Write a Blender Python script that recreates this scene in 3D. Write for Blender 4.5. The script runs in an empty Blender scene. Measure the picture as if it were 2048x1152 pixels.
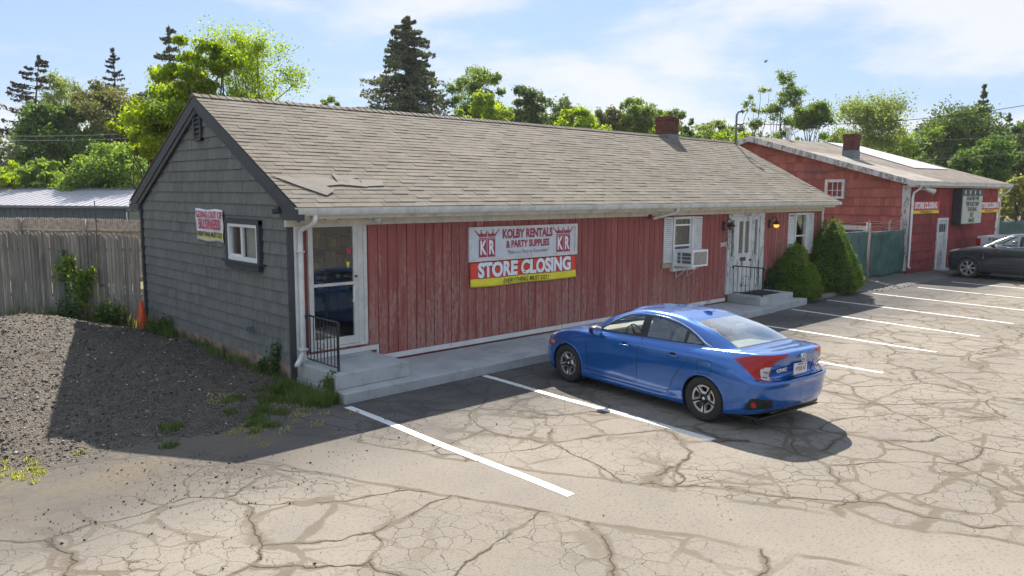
import bpy, math, random
import numpy as np
from mathutils import Vector, Matrix
PI = math.pi
SC = bpy.context.scene
COL = SC.collection
random.seed(7)

# ---------------------------------------------------------------- camera
YAW, PITCH, ROLL = math.radians(43.294), math.radians(7.124), math.radians(0.299)
CAM = np.array([-5.594, -10.504, 3.053])
FPX = 1549.0                     # focal length in pixels of a 2048 wide frame
def _axes():
    sy, cy = math.sin(YAW), math.cos(YAW)
    f = np.array([sy*math.cos(PITCH), cy*math.cos(PITCH), -math.sin(PITCH)])
    r = np.array([cy, -sy, 0.0]); u = np.cross(r, f)
    c, s = math.cos(ROLL), math.sin(ROLL)
    return c*r+s*u, -s*r+c*u, f
RGT, UPV, FWD = _axes()
cd = bpy.data.cameras.new('camera'); cam = bpy.data.objects.new('camera', cd); COL.objects.link(cam)
cd.lens = FPX/2048*36; cd.sensor_width = 36; cd.clip_end = 3000; cd.clip_start = 0.1
cam.matrix_world = Matrix(((RGT[0], UPV[0], -FWD[0], CAM[0]), (RGT[1], UPV[1], -FWD[1], CAM[1]),
                           (RGT[2], UPV[2], -FWD[2], CAM[2]), (0, 0, 0, 1)))
SC.camera = cam
# ---------------------------------------------------------------- sky, sun, exposure
SUNV = Vector((2.05, 2.27, 2.80)).normalized()
sun_az = math.atan2(SUNV.x, SUNV.y); sun_el = math.asin(SUNV.z)
world = bpy.data.worlds.new('World'); SC.world = world; world.use_nodes = True
SKY_STRENGTH = 0.064
def build_world():
    nt = world.node_tree; bg = nt.nodes['Background']
    sky = nt.nodes.new('ShaderNodeTexSky'); sky.sky_type = 'NISHITA'; sky.sun_disc = False
    sky.sun_elevation = sun_el; sky.sun_rotation = sun_az
    sky.air_density = 1.0; sky.dust_density = 0.6; sky.ozone_density = 1.6
    L = nt.links.new
    geo = nt.nodes.new('ShaderNodeTexCoord')
    sep = nt.nodes.new('ShaderNodeSeparateXYZ'); L(geo.outputs['Generated'], sep.inputs[0])
    # project the view direction on a cloud layer
    def m(op, a, b=None, c=None, clamp=False):
        n = nt.nodes.new('ShaderNodeMath'); n.operation = op; n.use_clamp = clamp
        for i, v in enumerate((a, b, c)):
            if v is None: continue
            if isinstance(v, (int, float)): n.inputs[i].default_value = v
            else: L(v, n.inputs[i])
        return n.outputs[0]
    z = m('MAXIMUM', sep.outputs[2], 0.0); z = m('ADD', z, 0.16)
    cx = m('DIVIDE', sep.outputs[0], z); cy = m('DIVIDE', sep.outputs[1], z)
    cmb = nt.nodes.new('ShaderNodeCombineXYZ'); L(cx, cmb.inputs[0]); L(cy, cmb.inputs[1])
    mp = nt.nodes.new('ShaderNodeMapping'); L(cmb.outputs[0], mp.inputs[0])
    mp.inputs['Rotation'].default_value = (0, 0, math.radians(-40)); mp.inputs['Scale'].default_value = (1.0, 1.0, 1)
    mp.inputs['Location'].default_value = (0.45, 3.2, 0)
    def noise(scale, det, rough, dist=0.0):
        n = nt.nodes.new('ShaderNodeTexNoise'); n.inputs['Scale'].default_value = scale
        n.inputs['Detail'].default_value = det; n.inputs['Roughness'].default_value = rough
        n.inputs['Distortion'].default_value = dist
        L(mp.outputs[0], n.inputs['Vector']); return n.outputs['Fac']
    a = noise(0.75, 8, 0.55, 0.4); b = noise(2.6, 6, 0.62, 0.3)
    s = m('ADD', m('MULTIPLY', a, 0.72), m('MULTIPLY', b, 0.28))
    ramp = nt.nodes.new('ShaderNodeMapRange'); ramp.interpolation_type = 'SMOOTHSTEP'
    L(s, ramp.inputs[0]); ramp.inputs[1].default_value = 0.42; ramp.inputs[2].default_value = 0.60
    fac = m('MULTIPLY', ramp.outputs[0], 0.88)
    # the sky pales towards the horizon
    hz = nt.nodes.new('ShaderNodeMapRange'); L(sep.outputs[2], hz.inputs[0])
    hz.inputs[1].default_value = 0.0; hz.inputs[2].default_value = 0.30; hz.inputs[3].default_value = 0.40; hz.inputs[4].default_value = 0.0
    tint = nt.nodes.new('ShaderNodeMix'); tint.data_type = 'RGBA'; tint.blend_type = 'MULTIPLY'; tint.inputs[0].default_value = 1
    L(sky.outputs[0], tint.inputs[6]); tint.inputs[7].default_value = (0.80, 0.90, 1.08, 1)
    base = nt.nodes.new('ShaderNodeMix'); base.data_type = 'RGBA'; base.inputs[0].default_value = 0.66     # bright hazy veil over the whole dome
    L(tint.outputs[2], base.inputs[6]); base.inputs[7].default_value = (3.25, 4.75, 6.9, 1)
    m1 = nt.nodes.new('ShaderNodeMix'); m1.data_type = 'RGBA'
    L(hz.outputs[0], m1.inputs[0]); L(base.outputs[2], m1.inputs[6]); m1.inputs[7].default_value = (5.8, 6.4, 7.4, 1)
    mx = nt.nodes.new('ShaderNodeMix'); mx.data_type = 'RGBA'
    L(fac, mx.inputs[0]); L(m1.outputs[2], mx.inputs[6]); mx.inputs[7].default_value = (7.2, 7.3, 7.6, 1)
    L(mx.outputs[2], bg.inputs[0]); bg.inputs[1].default_value = SKY_STRENGTH
build_world()
sl = bpy.data.lights.new('sun', 'SUN'); sl.energy = 4.7; sl.angle = math.radians(0.5); sl.color = (1.0, 0.93, 0.83)
so = bpy.data.objects.new('sun', sl); COL.objects.link(so)
so.rotation_euler = (-SUNV).to_track_quat('-Z', 'Y').to_euler(); so.location = (20, 20, 40)
SC.view_settings.view_transform = 'Standard'; SC.view_settings.look = 'None'
SC.view_settings.gamma = 1.0; SC.view_settings.use_curve_mapping = False
SC.view_settings.exposure = 1.04
SC.cycles.max_bounces = 8; SC.cycles.transparent_max_bounces = 16
SC.cycles.use_denoising = True

# ---------------------------------------------------------------- measuring: rays through the photograph's pixels
def ray(px, py): return FWD + RGT*(px-1024)/FPX - UPV*(py-576)/FPX
def on_plane(px, py, p0, n):
    d = ray(px, py); n = np.array(n, float); t = ((np.array(p0, float)-CAM)@n)/(d@n); return CAM+t*d
def GR(px, py, z=0.0): return on_plane(px, py, (0, 0, z), (0, 0, 1))
def at_depth(px, d, z=0.0, py=382):
    dr = ray(px, py); X = CAM+dr*d/(dr@FWD); return np.array([X[0], X[1], z])
def z_at(py, px, d): return (CAM+ray(px, py)*d)[2]

# ---------------------------------------------------------------- objects
def tag(o, label=None, cat=None, group=None, kind=None):
    if label: o['label'] = label
    if cat: o['category'] = cat
    if group: o['group'] = group
    if kind: o['kind'] = kind
    return o
def link(name, me, parent=None):
    o = bpy.data.objects.new(name, me); COL.objects.link(o)
    if parent is not None: o.parent = parent
    return o
def thing(name, label, cat, loc=(0, 0, 0), rz=0.0, group=None):
    o = bpy.data.objects.new(name, None); COL.objects.link(o)
    o.location = loc; o.rotation_euler = (0, 0, rz); o.empty_display_size = 0.1
    return tag(o, label, cat, group)
def copy_tree(o, parent=None):
    kids = list(o.children); c = o.copy(); COL.objects.link(c)
    if parent is not None: c.parent = parent
    for k in kids: copy_tree(k, c)
    return c

class MB:
    """collects polygons; build() links them as ONE mesh object"""
    def __init__(s): s.v = []; s.f = []; s.mi = []; s.m = 0
    def add(s, vs, fs):
        b = len(s.v); s.v.extend([tuple(map(float, p)) for p in vs])
        for f in fs: s.f.append([b+i for i in f]); s.mi.append(s.m)
        return s
    def box(s, x0, x1, y0, y1, z0, z1, M=None):
        vs = [(x, y, z) for z in (z0, z1) for y in (y0, y1) for x in (x0, x1)]
        if M is not None: vs = [M @ Vector(p) for p in vs]
        return s.add(vs, [(0, 2, 3, 1), (4, 5, 7, 6), (0, 1, 5, 4), (2, 6, 7, 3), (0, 4, 6, 2), (1, 3, 7, 5)])
    def poly(s, pts): return s.add(pts, [list(range(len(pts)))])
    def prism(s, pts, off):
        """closed solid: polygon pts (3D) extruded by the vector off"""
        n = len(pts); off = np.array(off, float)
        vs = [np.array(p, float) for p in pts]+[np.array(p, float)+off for p in pts]
        fs = [list(range(n))[::-1], list(range(n, 2*n))]+[(i, (i+1) % n, n+(i+1) % n, n+i) for i in range(n)]
        return s.add(vs, fs)
    def tube(s, pts, r, n=8, caps=True):
        pts = [Vector(p) for p in pts]; rs = r if isinstance(r, (list, tuple)) else [r]*len(pts)
        t0 = (pts[1]-pts[0]).normalized(); a = Vector((0, 0, 1)) if abs(t0.z) < .9 else Vector((1, 0, 0))
        u = t0.cross(a).normalized(); vs = []
        for i, p in enumerate(pts):
            t = (pts[min(i+1, len(pts)-1)]-pts[max(i-1, 0)]).normalized()
            u = (u-t*u.dot(t)).normalized(); w = t.cross(u)
            for k in range(n):
                an = 2*PI*k/n; vs.append(p+(u*math.cos(an)+w*math.sin(an))*rs[i])
        fs = []
        for i in range(len(pts)-1):
            for k in range(n):
                a_, b_ = i*n+k, i*n+(k+1) % n; fs.append((a_, b_, b_+n, a_+n))
        if caps: fs.append(list(range(n))[::-1]); fs.append([(len(pts)-1)*n+k for k in range(n)])
        return s.add(vs, fs)
    def lathe(s, prof, n=24, M=None):
        """profile of (radius, z) turned about z"""
        vs = []
        for r, z in prof:
            for k in range(n):
                a = 2*PI*k/n; p = Vector((r*math.cos(a), r*math.sin(a), z)); vs.append(M @ p if M is not None else p)
        fs = [(i*n+k, i*n+(k+1) % n, (i+1)*n+(k+1) % n, (i+1)*n+k) for i in range(len(prof)-1) for k in range(n)]
        return s.add(vs, fs)
    def mesh(s, name, mats, smooth=False):
        me = bpy.data.meshes.new(name); me.from_pydata(s.v, [], s.f)
        for m in (mats if isinstance(mats, (list, tuple)) else [mats]): me.materials.append(m)
        if len(me.materials) > 1: me.polygons.foreach_set('material_index', s.mi)
        if smooth: me.shade_smooth()
        me.update(); return me
    def build(s, name, mats, parent=None, smooth=False, loc=None):
        o = link(name, s.mesh(name, mats, smooth), parent)
        if loc is not None: o.location = loc
        return o
def np_mesh(name, V, F, mats, smooth=False, mi=None):
    """fast mesh from numpy arrays; F is (n,3) or (n,4)"""
    me = bpy.data.meshes.new(name); V = np.asarray(V, np.float32); F = np.asarray(F, np.int32); k = F.shape[1]
    me.vertices.add(len(V)); me.vertices.foreach_set('co', V.ravel())
    me.loops.add(F.size); me.loops.foreach_set('vertex_index', F.ravel())
    me.polygons.add(len(F)); me.polygons.foreach_set('loop_start', np.arange(0, F.size, k, dtype=np.int32))
    for m in (mats if isinstance(mats, (list, tuple)) else [mats]): me.materials.append(m)
    if mi is not None: me.polygons.foreach_set('material_index', np.asarray(mi, np.int32))
    me.update(calc_edges=True)
    if smooth: me.shade_smooth()
    return me
def bevel(o, w=0.01, seg=2):
    b = o.modifiers.new('bevel', 'BEVEL'); b.width = w; b.segments = seg; b.limit_method = 'ANGLE'; b.angle_limit = math.radians(40)
    return o

# ---------------------------------------------------------------- materials
class MT:
    """small builder of procedural materials in world coordinates"""
    def __init__(s, name, rough=0.8, metal=0.0, spec=0.5, coat=0.0, offset=True):
        s.m = bpy.data.materials.new(name); s.m.use_nodes = True; s.nt = s.m.node_tree
        s.b = s.nt.nodes['Principled BSDF']; s.b.inputs['Roughness'].default_value = rough
        s.b.inputs['Metallic'].default_value = metal; s.b.inputs['Specular IOR Level'].default_value = spec
        if coat: s.b.inputs['Coat Weight'].default_value = coat; s.b.inputs['Coat Roughness'].default_value = 0.03
        g = s.nt.nodes.new('ShaderNodeNewGeometry'); s.geo = g; s.P = g.outputs['Position']
        oi = s.nt.nodes.new('ShaderNodeObjectInfo')
        s.rnd = s.math('FRACT', s.math('ADD', oi.outputs['Random'], g.outputs['Random Per Island']))
    def L(s, a, b): s.nt.links.new(a, b)
    def _set(s, sock, v):
        if isinstance(v, (int, float)): sock.default_value = v
        elif isinstance(v, tuple): sock.default_value = v if len(v) == 4 or len(sock.default_value) == 3 else v+(1,)
        else: s.L(v, sock)
    def math(s, op, a, b=None, clamp=False):
        n = s.nt.nodes.new('ShaderNodeMath'); n.operation = op; n.use_clamp = clamp; s._set(n.inputs[0], a)
        if b is not None: s._set(n.inputs[1], b)
        return n.outputs[0]
    def map(s, scale=(1, 1, 1), rot=(0, 0, 0), loc=(0, 0, 0), jitter=0.0, src=None):
        n = s.nt.nodes.new('ShaderNodeMapping'); s.L(src or s.P, n.inputs[0])
        n.inputs['Scale'].default_value = scale; n.inputs['Rotation'].default_value = rot
        n.inputs['Location'].default_value = loc
        if jitter:
            c = s.nt.nodes.new('ShaderNodeCombineXYZ')
            for i in range(3): s.L(s.math('MULTIPLY', s.rnd, jitter*(1+i*.7)), c.inputs[i])
            s.L(c.outputs[0], n.inputs['Location'])
        return n.outputs[0]
    def noise(s, scale=5, detail=5, rough=.55, vec=None, dist=0.0):
        n = s.nt.nodes.new('ShaderNodeTexNoise'); s.L(vec or s.P, n.inputs['Vector'])
        n.inputs['Scale'].default_value = scale; n.inputs['Detail'].default_value = detail
        n.inputs['Roughness'].default_value = rough; n.inputs['Distortion'].default_value = dist
        return n.outputs['Fac']
    def noisec(s, scale=5, detail=3, vec=None):
        n = s.nt.nodes.new('ShaderNodeTexNoise'); s.L(vec or s.P, n.inputs['Vector'])
        n.inputs['Scale'].default_value = scale; n.inputs['Detail'].default_value = detail
        return n.outputs['Color']
    def warp(s, amount, scale, vec=None, detail=3):
        c = s.noisec(scale, detail, vec); n = s.nt.nodes.new('ShaderNodeVectorMath'); n.operation = 'MULTIPLY_ADD'
        s.L(c, n.inputs[0]); n.inputs[1].default_value = (amount,)*3; s.L(vec or s.P, n.inputs[2]); return n.outputs[0]
    def voro(s, scale, vec=None, feature='DISTANCE_TO_EDGE', rand=1.0):
        n = s.nt.nodes.new('ShaderNodeTexVoronoi'); n.feature = feature; s.L(vec or s.P, n.inputs['Vector'])
        n.inputs['Scale'].default_value = scale; n.inputs['Randomness'].default_value = rand
        return n.outputs['Color'] if feature == 'COLOR' else n.outputs[0]
    def ramp(s, f, lo, hi, a=0.0, b=1.0, smooth=True):
        n = s.nt.nodes.new('ShaderNodeMapRange'); n.interpolation_type = 'SMOOTHSTEP' if smooth else 'LINEAR'
        s._set(n.inputs[0], f)
        for i, v in enumerate((lo, hi, a, b)): s._set(n.inputs[1+i], v)
        return n.outputs[0]
    def mix(s, f, a, b, mode='MIX'):
        n = s.nt.nodes.new('ShaderNodeMix'); n.data_type = 'RGBA'; n.blend_type = mode
        s._set(n.inputs[0], f); s._set(n.inputs[6], a); s._set(n.inputs[7], b); return n.outputs[2]
    def vary(s, c, amt=0.25):
        """per piece brightness variation"""
        n = s.nt.nodes.new('ShaderNodeHueSaturation'); s._set(n.inputs['Color'], c)
        s.L(s.ramp(s.rnd, 0, 1, 1-amt, 1+amt, False), n.inputs['Value']); return n.outputs[0]
    def color(s, c): s._set(s.b.inputs['Base Color'], c); return s
    def rough(s, r): s._set(s.b.inputs['Roughness'], r); return s
    def bump(s, h, strength=.3, dist=.01):
        n = s.nt.nodes.new('ShaderNodeBump'); s.L(h, n.inputs['Height']); n.inputs['Strength'].default_value = strength
        n.inputs['Distance'].default_value = dist; s.L(n.outputs[0], s.b.inputs['Normal']); return s
def plain(name, c, rough=.6, metal=0.0, var=.12, scale=6, bump=.1, spec=.5, dirt=0.0, emit=None):
    t = MT(name, rough, metal, spec); n = t.noise(scale, 5); c2 = tuple(x*(1-var*1.6) for x in c)
    col = t.mix(t.ramp(n, .3, .7), c2, c)
    if dirt:
        d = t.noise(2.2, 6, .65, t.map((1, 1, .35)))
        col = t.mix(t.math('MULTIPLY', t.ramp(d, .5, .72), dirt), col, (.12, .105, .085))
    t.color(col)
    if bump: t.bump(t.noise(scale*8, 3), bump, .004)
    if emit: t.b.inputs['Emission Color'].default_value = emit[0]+(1,); t.b.inputs['Emission Strength'].default_value = emit[1]
    return t.m
# ---------------------------------------------------------------- material set
A_ = {}
def mk_asphalt():
    t = MT('weathered_asphalt', .93, spec=.25)
    P = t.P
    big = t.noise(.22, 4); mid = t.noise(1.3, 5, .6); grit = t.noise(85, 3, .7); grit2 = t.noise(28, 3)
    base = t.mix(t.ramp(big, .35, .65), (.195, .168, .136), (.255, .222, .180))
    base = t.mix(t.ramp(mid, .42, .68, 0, .55), base, (.155, .14, .12))
    base = t.mix(t.ramp(grit, .35, .75, 0, .55), base, (.37, .335, .29))
    base = t.mix(t.ramp(grit2, .52, .7, 0, .5), base, (.11, .10, .088))
    # repair strip that stays whole: distance from a line in the lot
    a, b = GR(1200, 1000)[:2], GR(2000, 1130)[:2]; d = (b-a)/np.linalg.norm(b-a); nrm = (-d[1], d[0])
    sep = t.nt.nodes.new('ShaderNodeSeparateXYZ'); t.L(P, sep.inputs[0])
    dist = t.math('ADD', t.math('MULTIPLY', sep.outputs[0], nrm[0]), t.math('MULTIPLY', sep.outputs[1], nrm[1]))
    dist = t.math('SUBTRACT', dist, float(a@np.array(nrm)))
    dist = t.math('ADD', dist, t.math('MULTIPLY', t.math('SUBTRACT', t.noise(.9, 3), .5), .45))
    adist = t.math('ABSOLUTE', dist)
    strip = t.ramp(adist, .44, .50, 1, 0)
    open_ = t.math('SUBTRACT', 1.0, strip)
    # zones: cracks are few in some places and crowded in others
    zone = t.ramp(t.noise(.33, 2), .34, .52)
    w1 = t.warp(.75, 1.0, detail=6)
    c1 = t.voro(.70, w1); c2 = t.voro(1.35, t.warp(.42, 1.8, detail=5)); c3 = t.voro(4.2, t.warp(.22, 4.0, detail=4))
    wid = t.ramp(t.noise(1.3, 3), .3, .7, .008, .050)
    s1 = t.math('MULTIPLY', t.ramp(t.math('DIVIDE', c1, wid), .35, 1.0, 1, 0), t.ramp(t.noise(.6, 2), .24, .32))
    s2 = t.math('MULTIPLY', t.ramp(t.math('DIVIDE', c2, t.math('MULTIPLY', wid, 2.0)), .4, 1.0, 1, 0), t.math('MULTIPLY', zone, t.ramp(t.noise(.9, 2, .5, t.map(loc=(7, 3, 0))), .34, .44)))
    s3 = t.math('MULTIPLY', t.ramp(c3, .0, .055, 1, 0), t.math('MULTIPLY', zone, t.ramp(t.noise(.55, 3, .5, t.map(loc=(17, 9, 0))), .44, .54)))
    edge = t.math('MULTIPLY', t.ramp(t.math('ABSOLUTE', t.math('SUBTRACT', adist, .50)), .015, .055, 1, 0), t.ramp(t.noise(.8, 2), .35, .5))
    seam = t.math('MAXIMUM', t.math('MULTIPLY', t.math('MAXIMUM', s1, s2), open_), edge)
    seam = t.math('MAXIMUM', seam, t.math('MULTIPLY', t.math('MULTIPLY', s3, open_), .7))
    seamcol = t.mix(t.noise(9, 4), (.112, .088, .060), (.172, .140, .100))
    col = t.mix(t.math('MULTIPLY', seam, .82), base, seamcol)
    # open dark hairlines in the middle of a seam
    hair = t.math('MULTIPLY', t.ramp(c1, .0, .010, 1, 0), t.ramp(t.noise(1.7, 3, .6, t.map(loc=(3, 31, 0))), .42, .50))
    hair2 = t.math('MULTIPLY', t.ramp(c3, .0, .014, 1, 0), t.ramp(t.noise(.8, 3, .6, t.map(loc=(13, 1, 0))), .44, .54))
    hair = t.math('MULTIPLY', t.math('MAXIMUM', hair, hair2), open_)
    col = t.mix(t.math('MULTIPLY', hair, .8), col, (.045, .038, .03))
    # dark loose grit washed along the seams
    gr = t.math('MULTIPLY', t.ramp(t.noise(14, 5, .7), .60, .68), t.ramp(t.noise(.5, 2, .5, t.map(loc=(5, 5, 0))), .5, .62))
    col = t.mix(t.math('MULTIPLY', gr, .6), col, (.08, .07, .06))
    # building's shade over the bays by the walk, painted in as mottled dark asphalt
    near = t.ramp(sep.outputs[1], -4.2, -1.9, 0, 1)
    bay_shade = t.math('MULTIPLY', near, t.ramp(t.noise(.7, 4), .3, .7, .62, .92))
    col = t.mix(bay_shade, col, (.062, .061, .061))
    # brown dirt washed out of the gravel heap
    dm = t.math('MULTIPLY', t.ramp(sep.outputs[0], -.2, -1.6, 0, 1), t.ramp(sep.outputs[1], -3.4, -1.6, 0, 1)); dm = t.math('MULTIPLY', dm, t.ramp(t.noise(1.1, 5, .6, t.map(loc=(1, 2, 0))), .36, .60, .15, .95))
    col = t.mix(dm, col, t.mix(t.noise(18, 4), (.085, .07, .052), (.20, .165, .125)))
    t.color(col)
    h = t.math('SUBTRACT', t.math('MULTIPLY', grit, .25), t.math('ADD', t.math('MULTIPLY', seam, .5), hair))
    t.bump(h, .55, .02); return t.m
def mk_boards():
    t = MT('weathered_red_board', .75, spec=.3)
    v = t.map((9, 9, .9), jitter=13); v2 = t.map((30, 30, 1.1), jitter=9)
    g = t.noise(1, 6, .6, v, .6); g2 = t.noise(1, 5, .6, v2)
    base = t.mix(t.ramp(g2, .3, .7), (.255, .070, .060), (.33, .102, .086))
    base = t.vary(base, .09)
    sep = t.nt.nodes.new('ShaderNodeSeparateXYZ'); t.L(t.P, sep.inputs[0])
    low = t.ramp(sep.outputs[2], .5, 2.6, .13, -.13, False)
    reg = t.ramp(t.noise(.55, 3, .5, t.map((1, 1, .4))), .32, .62, -.10, .10, False)
    w = t.math('ADD', t.math('ADD', g, low), t.math('ADD', reg, t.ramp(t.rnd, 0, 1, -.05, .05, False)))
    f = t.math('MULTIPLY', t.ramp(w, .45, .66), t.ramp(t.noise(24, 5, .7, t.map((1, 1, .38), jitter=5)), .36, .66))
    col = t.mix(t.math('MULTIPLY', f, .75), base, (.44, .25, .20))
    f2 = t.math('MULTIPLY', t.ramp(w, .63, .74), t.ramp(g2, .42, .6))
    col = t.mix(t.math('MULTIPLY', f2, .6), col, (.30, .24, .20))
    t.color(col); t.bump(t.math('ADD', g2, t.math('MULTIPLY', f, -.6)), .35, .006); return t.m
def mk_wall_shingle(name, c1, c2, cw, amt=.5, var=.18):
    t = MT(name, .85, spec=.25)
    v = t.map((26, 26, 2.2), jitter=11); g = t.noise(1, 5, .6, v, .3); big = t.noise(.9, 4, .6, t.map((1, 1, 1.0)))
    col = t.mix(t.ramp(g, .3, .7), c1, c2); col = t.vary(col, var)
    f = t.math('MULTIPLY', t.ramp(big, .47, .68), t.ramp(t.noise(9, 5, .7, t.map((1, 1, .35), jitter=4)), .5, .64))
    col = t.mix(t.math('MULTIPLY', f, amt), col, cw)
    t.color(col); t.bump(g, .6, .006); return t.m
def mk_roof():
    t = MT('faded_asphalt_shingle', .95, spec=.15)
    col = t.mix(t.ramp(t.noise(1.1, 4), .3, .7), (.180, .158, .128), (.232, .204, .166))
    col = t.vary(col, .12)
    col = t.mix(t.ramp(t.noise(120, 2, .7), .35, .7, 0, .5), col, (.20, .17, .14))
    lich = t.math('MULTIPLY', t.ramp(t.noise(.5, 3, .5, t.map(loc=(3, 3, 3))), .5, .65), t.ramp(t.noise(6, 5, .7), .5, .66))
    col = t.mix(t.math('MULTIPLY', lich, .45), col, (.13, .11, .09))
    t.color(col); t.bump(t.noise(150, 2), .5, .003); return t.m
def mk_gravel(name='black_gravel', light=False):
    t = MT(name, .8, spec=.4)
    v = t.voro(48, feature='F1'); n = t.noise(7, 5, .65); fine = t.noise(60, 3)
    col = t.mix(t.ramp(fine, .35, .65), (.030, .026, .022), (.20, .163, .122))
    col = t.mix(t.ramp(n, .45, .7, 0, .5), col, (.22, .19, .155))
    if light: col = t.mix(t.ramp(fine, .3, .7), (.13, .12, .105), (.26, .24, .21))
    t.color(col); t.bump(t.math('ADD', v, fine), 1.0, .03); return t.m
def mk_stone():
    t = MT('stone_chip', .75, spec=.4)
    c = t.mix(t.ramp(t.rnd, .0, .9, 0, 1, False), (.02, .018, .016), (.21, .18, .145))
    c = t.mix(t.ramp(t.rnd, .972, .978), c, (.60, .57, .52)); t.color(c); return t.m
def mk_concrete():
    t = MT('painted_concrete', .85, spec=.3)
    c = t.mix(t.ramp(t.noise(1.6, 5), .35, .65), (.34, .35, .35), (.43, .44, .435))
    c = t.mix(t.ramp(t.noise(2.3, 7, .72), .50, .68, 0, .6), c, (.21, .205, .19))
    c = t.mix(t.ramp(t.noise(50, 3), .5, .75, 0, .3), c, (.52, .52, .51)); t.color(c)
    t.bump(t.noise(40, 4), .25, .006); return t.m
def mk_peel(name='peeling_white_paint', amt=.5, base=(.66, .66, .63)):
    t = MT(name, .6, spec=.4)
    g = t.noise(1, 6, .65, t.map((5, 5, 1.1)), .8); f = t.ramp(g, .62-amt*.12, .67-amt*.12)
    f = t.math('MULTIPLY', f, t.ramp(t.noise(26, 4, .6, t.map((1, 1, .4))), .40, .52))
    c = t.mix(t.ramp(t.noise(3, 4), .3, .7), tuple(x*.86 for x in base), base)
    c = t.mix(t.math('MULTIPLY', f, .85), c, (.17, .15, .13)); t.color(c); t.bump(f, .4, .003); return t.m
def mk_fence():
    t = MT('weathered_grey_wood', .9, spec=.2)
    g = t.noise(1, 6, .6, t.map((38, 38, 1.6), jitter=7))
    c = t.mix(t.ramp(g, .3, .7), (.17, .15, .125), (.33, .30, .26)); c = t.vary(c, .25)
    c = t.mix(t.math('MULTIPLY', t.ramp(t.noise(2.0, 5, .6, t.map((1, 1, .3))), .55, .7), .5), c, (.075, .072, .06)); t.color(c); t.bump(g, .5, .006); return t.m
def leafmat(name, dark, lite, trans=.45, rough=.55, hue=.06):
    m = bpy.data.materials.new(name); m.use_nodes = True; nt = m.node_tree; N = nt.nodes; L = nt.links.new
    b = N['Principled BSDF']; b.inputs['Roughness'].default_value = rough; b.inputs['Specular IOR Level'].default_value = .25
    g = N.new('ShaderNodeNewGeometry'); mx = N.new('ShaderNodeMix'); mx.data_type = 'RGBA'
    nz = N.new('ShaderNodeTexNoise'); nz.inputs['Scale'].default_value = .55; nz.inputs['Detail'].default_value = 3; L(g.outputs['Position'], nz.inputs['Vector'])
    ad = N.new('ShaderNodeMath'); ad.operation = 'MULTIPLY_ADD'; L(nz.outputs['Fac'], ad.inputs[0]); ad.inputs[1].default_value = 1.4; ad.inputs[2].default_value = -.7
    a2 = N.new('ShaderNodeMath'); a2.operation = 'ADD'; a2.use_clamp = True; L(ad.outputs[0], a2.inputs[0]); L(g.outputs['Random Per Island'], a2.inputs[1])
    L(a2.outputs[0], mx.inputs[0]); mx.inputs[6].default_value = dark+(1,); mx.inputs[7].default_value = lite+(1,)
    L(mx.outputs[2], b.inputs['Base Color'])
    tr = N.new('ShaderNodeBsdfTranslucent'); hs = N.new('ShaderNodeMix'); hs.data_type = 'RGBA'; hs.blend_type = 'MULTIPLY'; hs.inputs[0].default_value = 1
    L(mx.outputs[2], hs.inputs[6]); hs.inputs[7].default_value = (1.55, 1.6, .9, 1); L(hs.outputs[2], tr.inputs[0])
    ms = N.new('ShaderNodeMixShader'); ms.inputs[0].default_value = trans; L(b.outputs[0], ms.inputs[1]); L(tr.outputs[0], ms.inputs[2])
    L(ms.outputs[0], N['Material Output'].inputs['Surface']); return m
def glassmat(name, tint=(.75, .82, .8), refl=1.0, rough=.02, dark=0.0):
    """thin pane: clear or tinted transmission with Fresnel reflection"""
    m = bpy.data.materials.new(name); m.use_nodes = True; nt = m.node_tree; N = nt.nodes; L = nt.links.new
    N.remove(N['Principled BSDF'])
    tb = N.new('ShaderNodeBsdfTransparent'); tb.inputs[0].default_value = tuple(x*(1-dark) for x in tint)+(1,)
    gl = N.new('ShaderNodeBsdfGlossy'); gl.inputs['Roughness'].default_value = rough; gl.inputs[0].default_value = (.95, .97, 1, 1)
    fr = N.new('ShaderNodeLayerWeight'); pw = N.new('ShaderNodeMath'); pw.operation = 'POWER'; L(fr.outputs['Facing'], pw.inputs[0]); pw.inputs[1].default_value = 4.2
    mu = N.new('ShaderNodeMath'); mu.operation = 'MULTIPLY_ADD'; mu.use_clamp = True; L(pw.outputs[0], mu.inputs[0]); mu.inputs[1].default_value = refl; mu.inputs[2].default_value = .06*refl
    ms = N.new('ShaderNodeMixShader'); L(mu.outputs[0], ms.inputs[0]); L(tb.outputs[0], ms.inputs[1]); L(gl.outputs[0], ms.inputs[2])
    L(ms.outputs[0], N['Material Output'].inputs['Surface']); return m
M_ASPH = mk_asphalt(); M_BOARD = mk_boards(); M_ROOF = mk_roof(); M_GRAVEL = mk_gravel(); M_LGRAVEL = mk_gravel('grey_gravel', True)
M_STONE = mk_stone(); M_CONC = mk_concrete(); M_PEEL = mk_peel('peeling_white_paint', .9); M_PEEL2 = mk_peel('worn_white_paint', .1, (.70, .70, .67)); M_FENCE = mk_fence()
M_GREYSH = mk_wall_shingle('grey_painted_shingle', (.145, .149, .136), (.19, .195, .178), (.08, .083, .08), .6, .10)
M_REDSH = mk_wall_shingle('red_painted_shingle', (.33, .10, .075), (.42, .14, .108), (.24, .14, .11), .5)
M_REDSH2 = mk_wall_shingle('maroon_painted_shingle', (.235, .042, .04), (.30, .06, .055), (.30, .17, .15), .5)
M_WHITE = plain('white_paint', (.74, .74, .71), .5, dirt=.25)
M_VINYL = plain('white_vinyl', (.80, .81, .81), .35, var=.05)
M_CREAM = plain('cream_paint', (.66, .60, .47), .6, dirt=.45)
M_GUTTER = plain('gutter_enamel', (.66, .66, .60), .45, dirt=.4)
M_CHAR = plain('charcoal_trim', (.045, .05, .056), .6)
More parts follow.
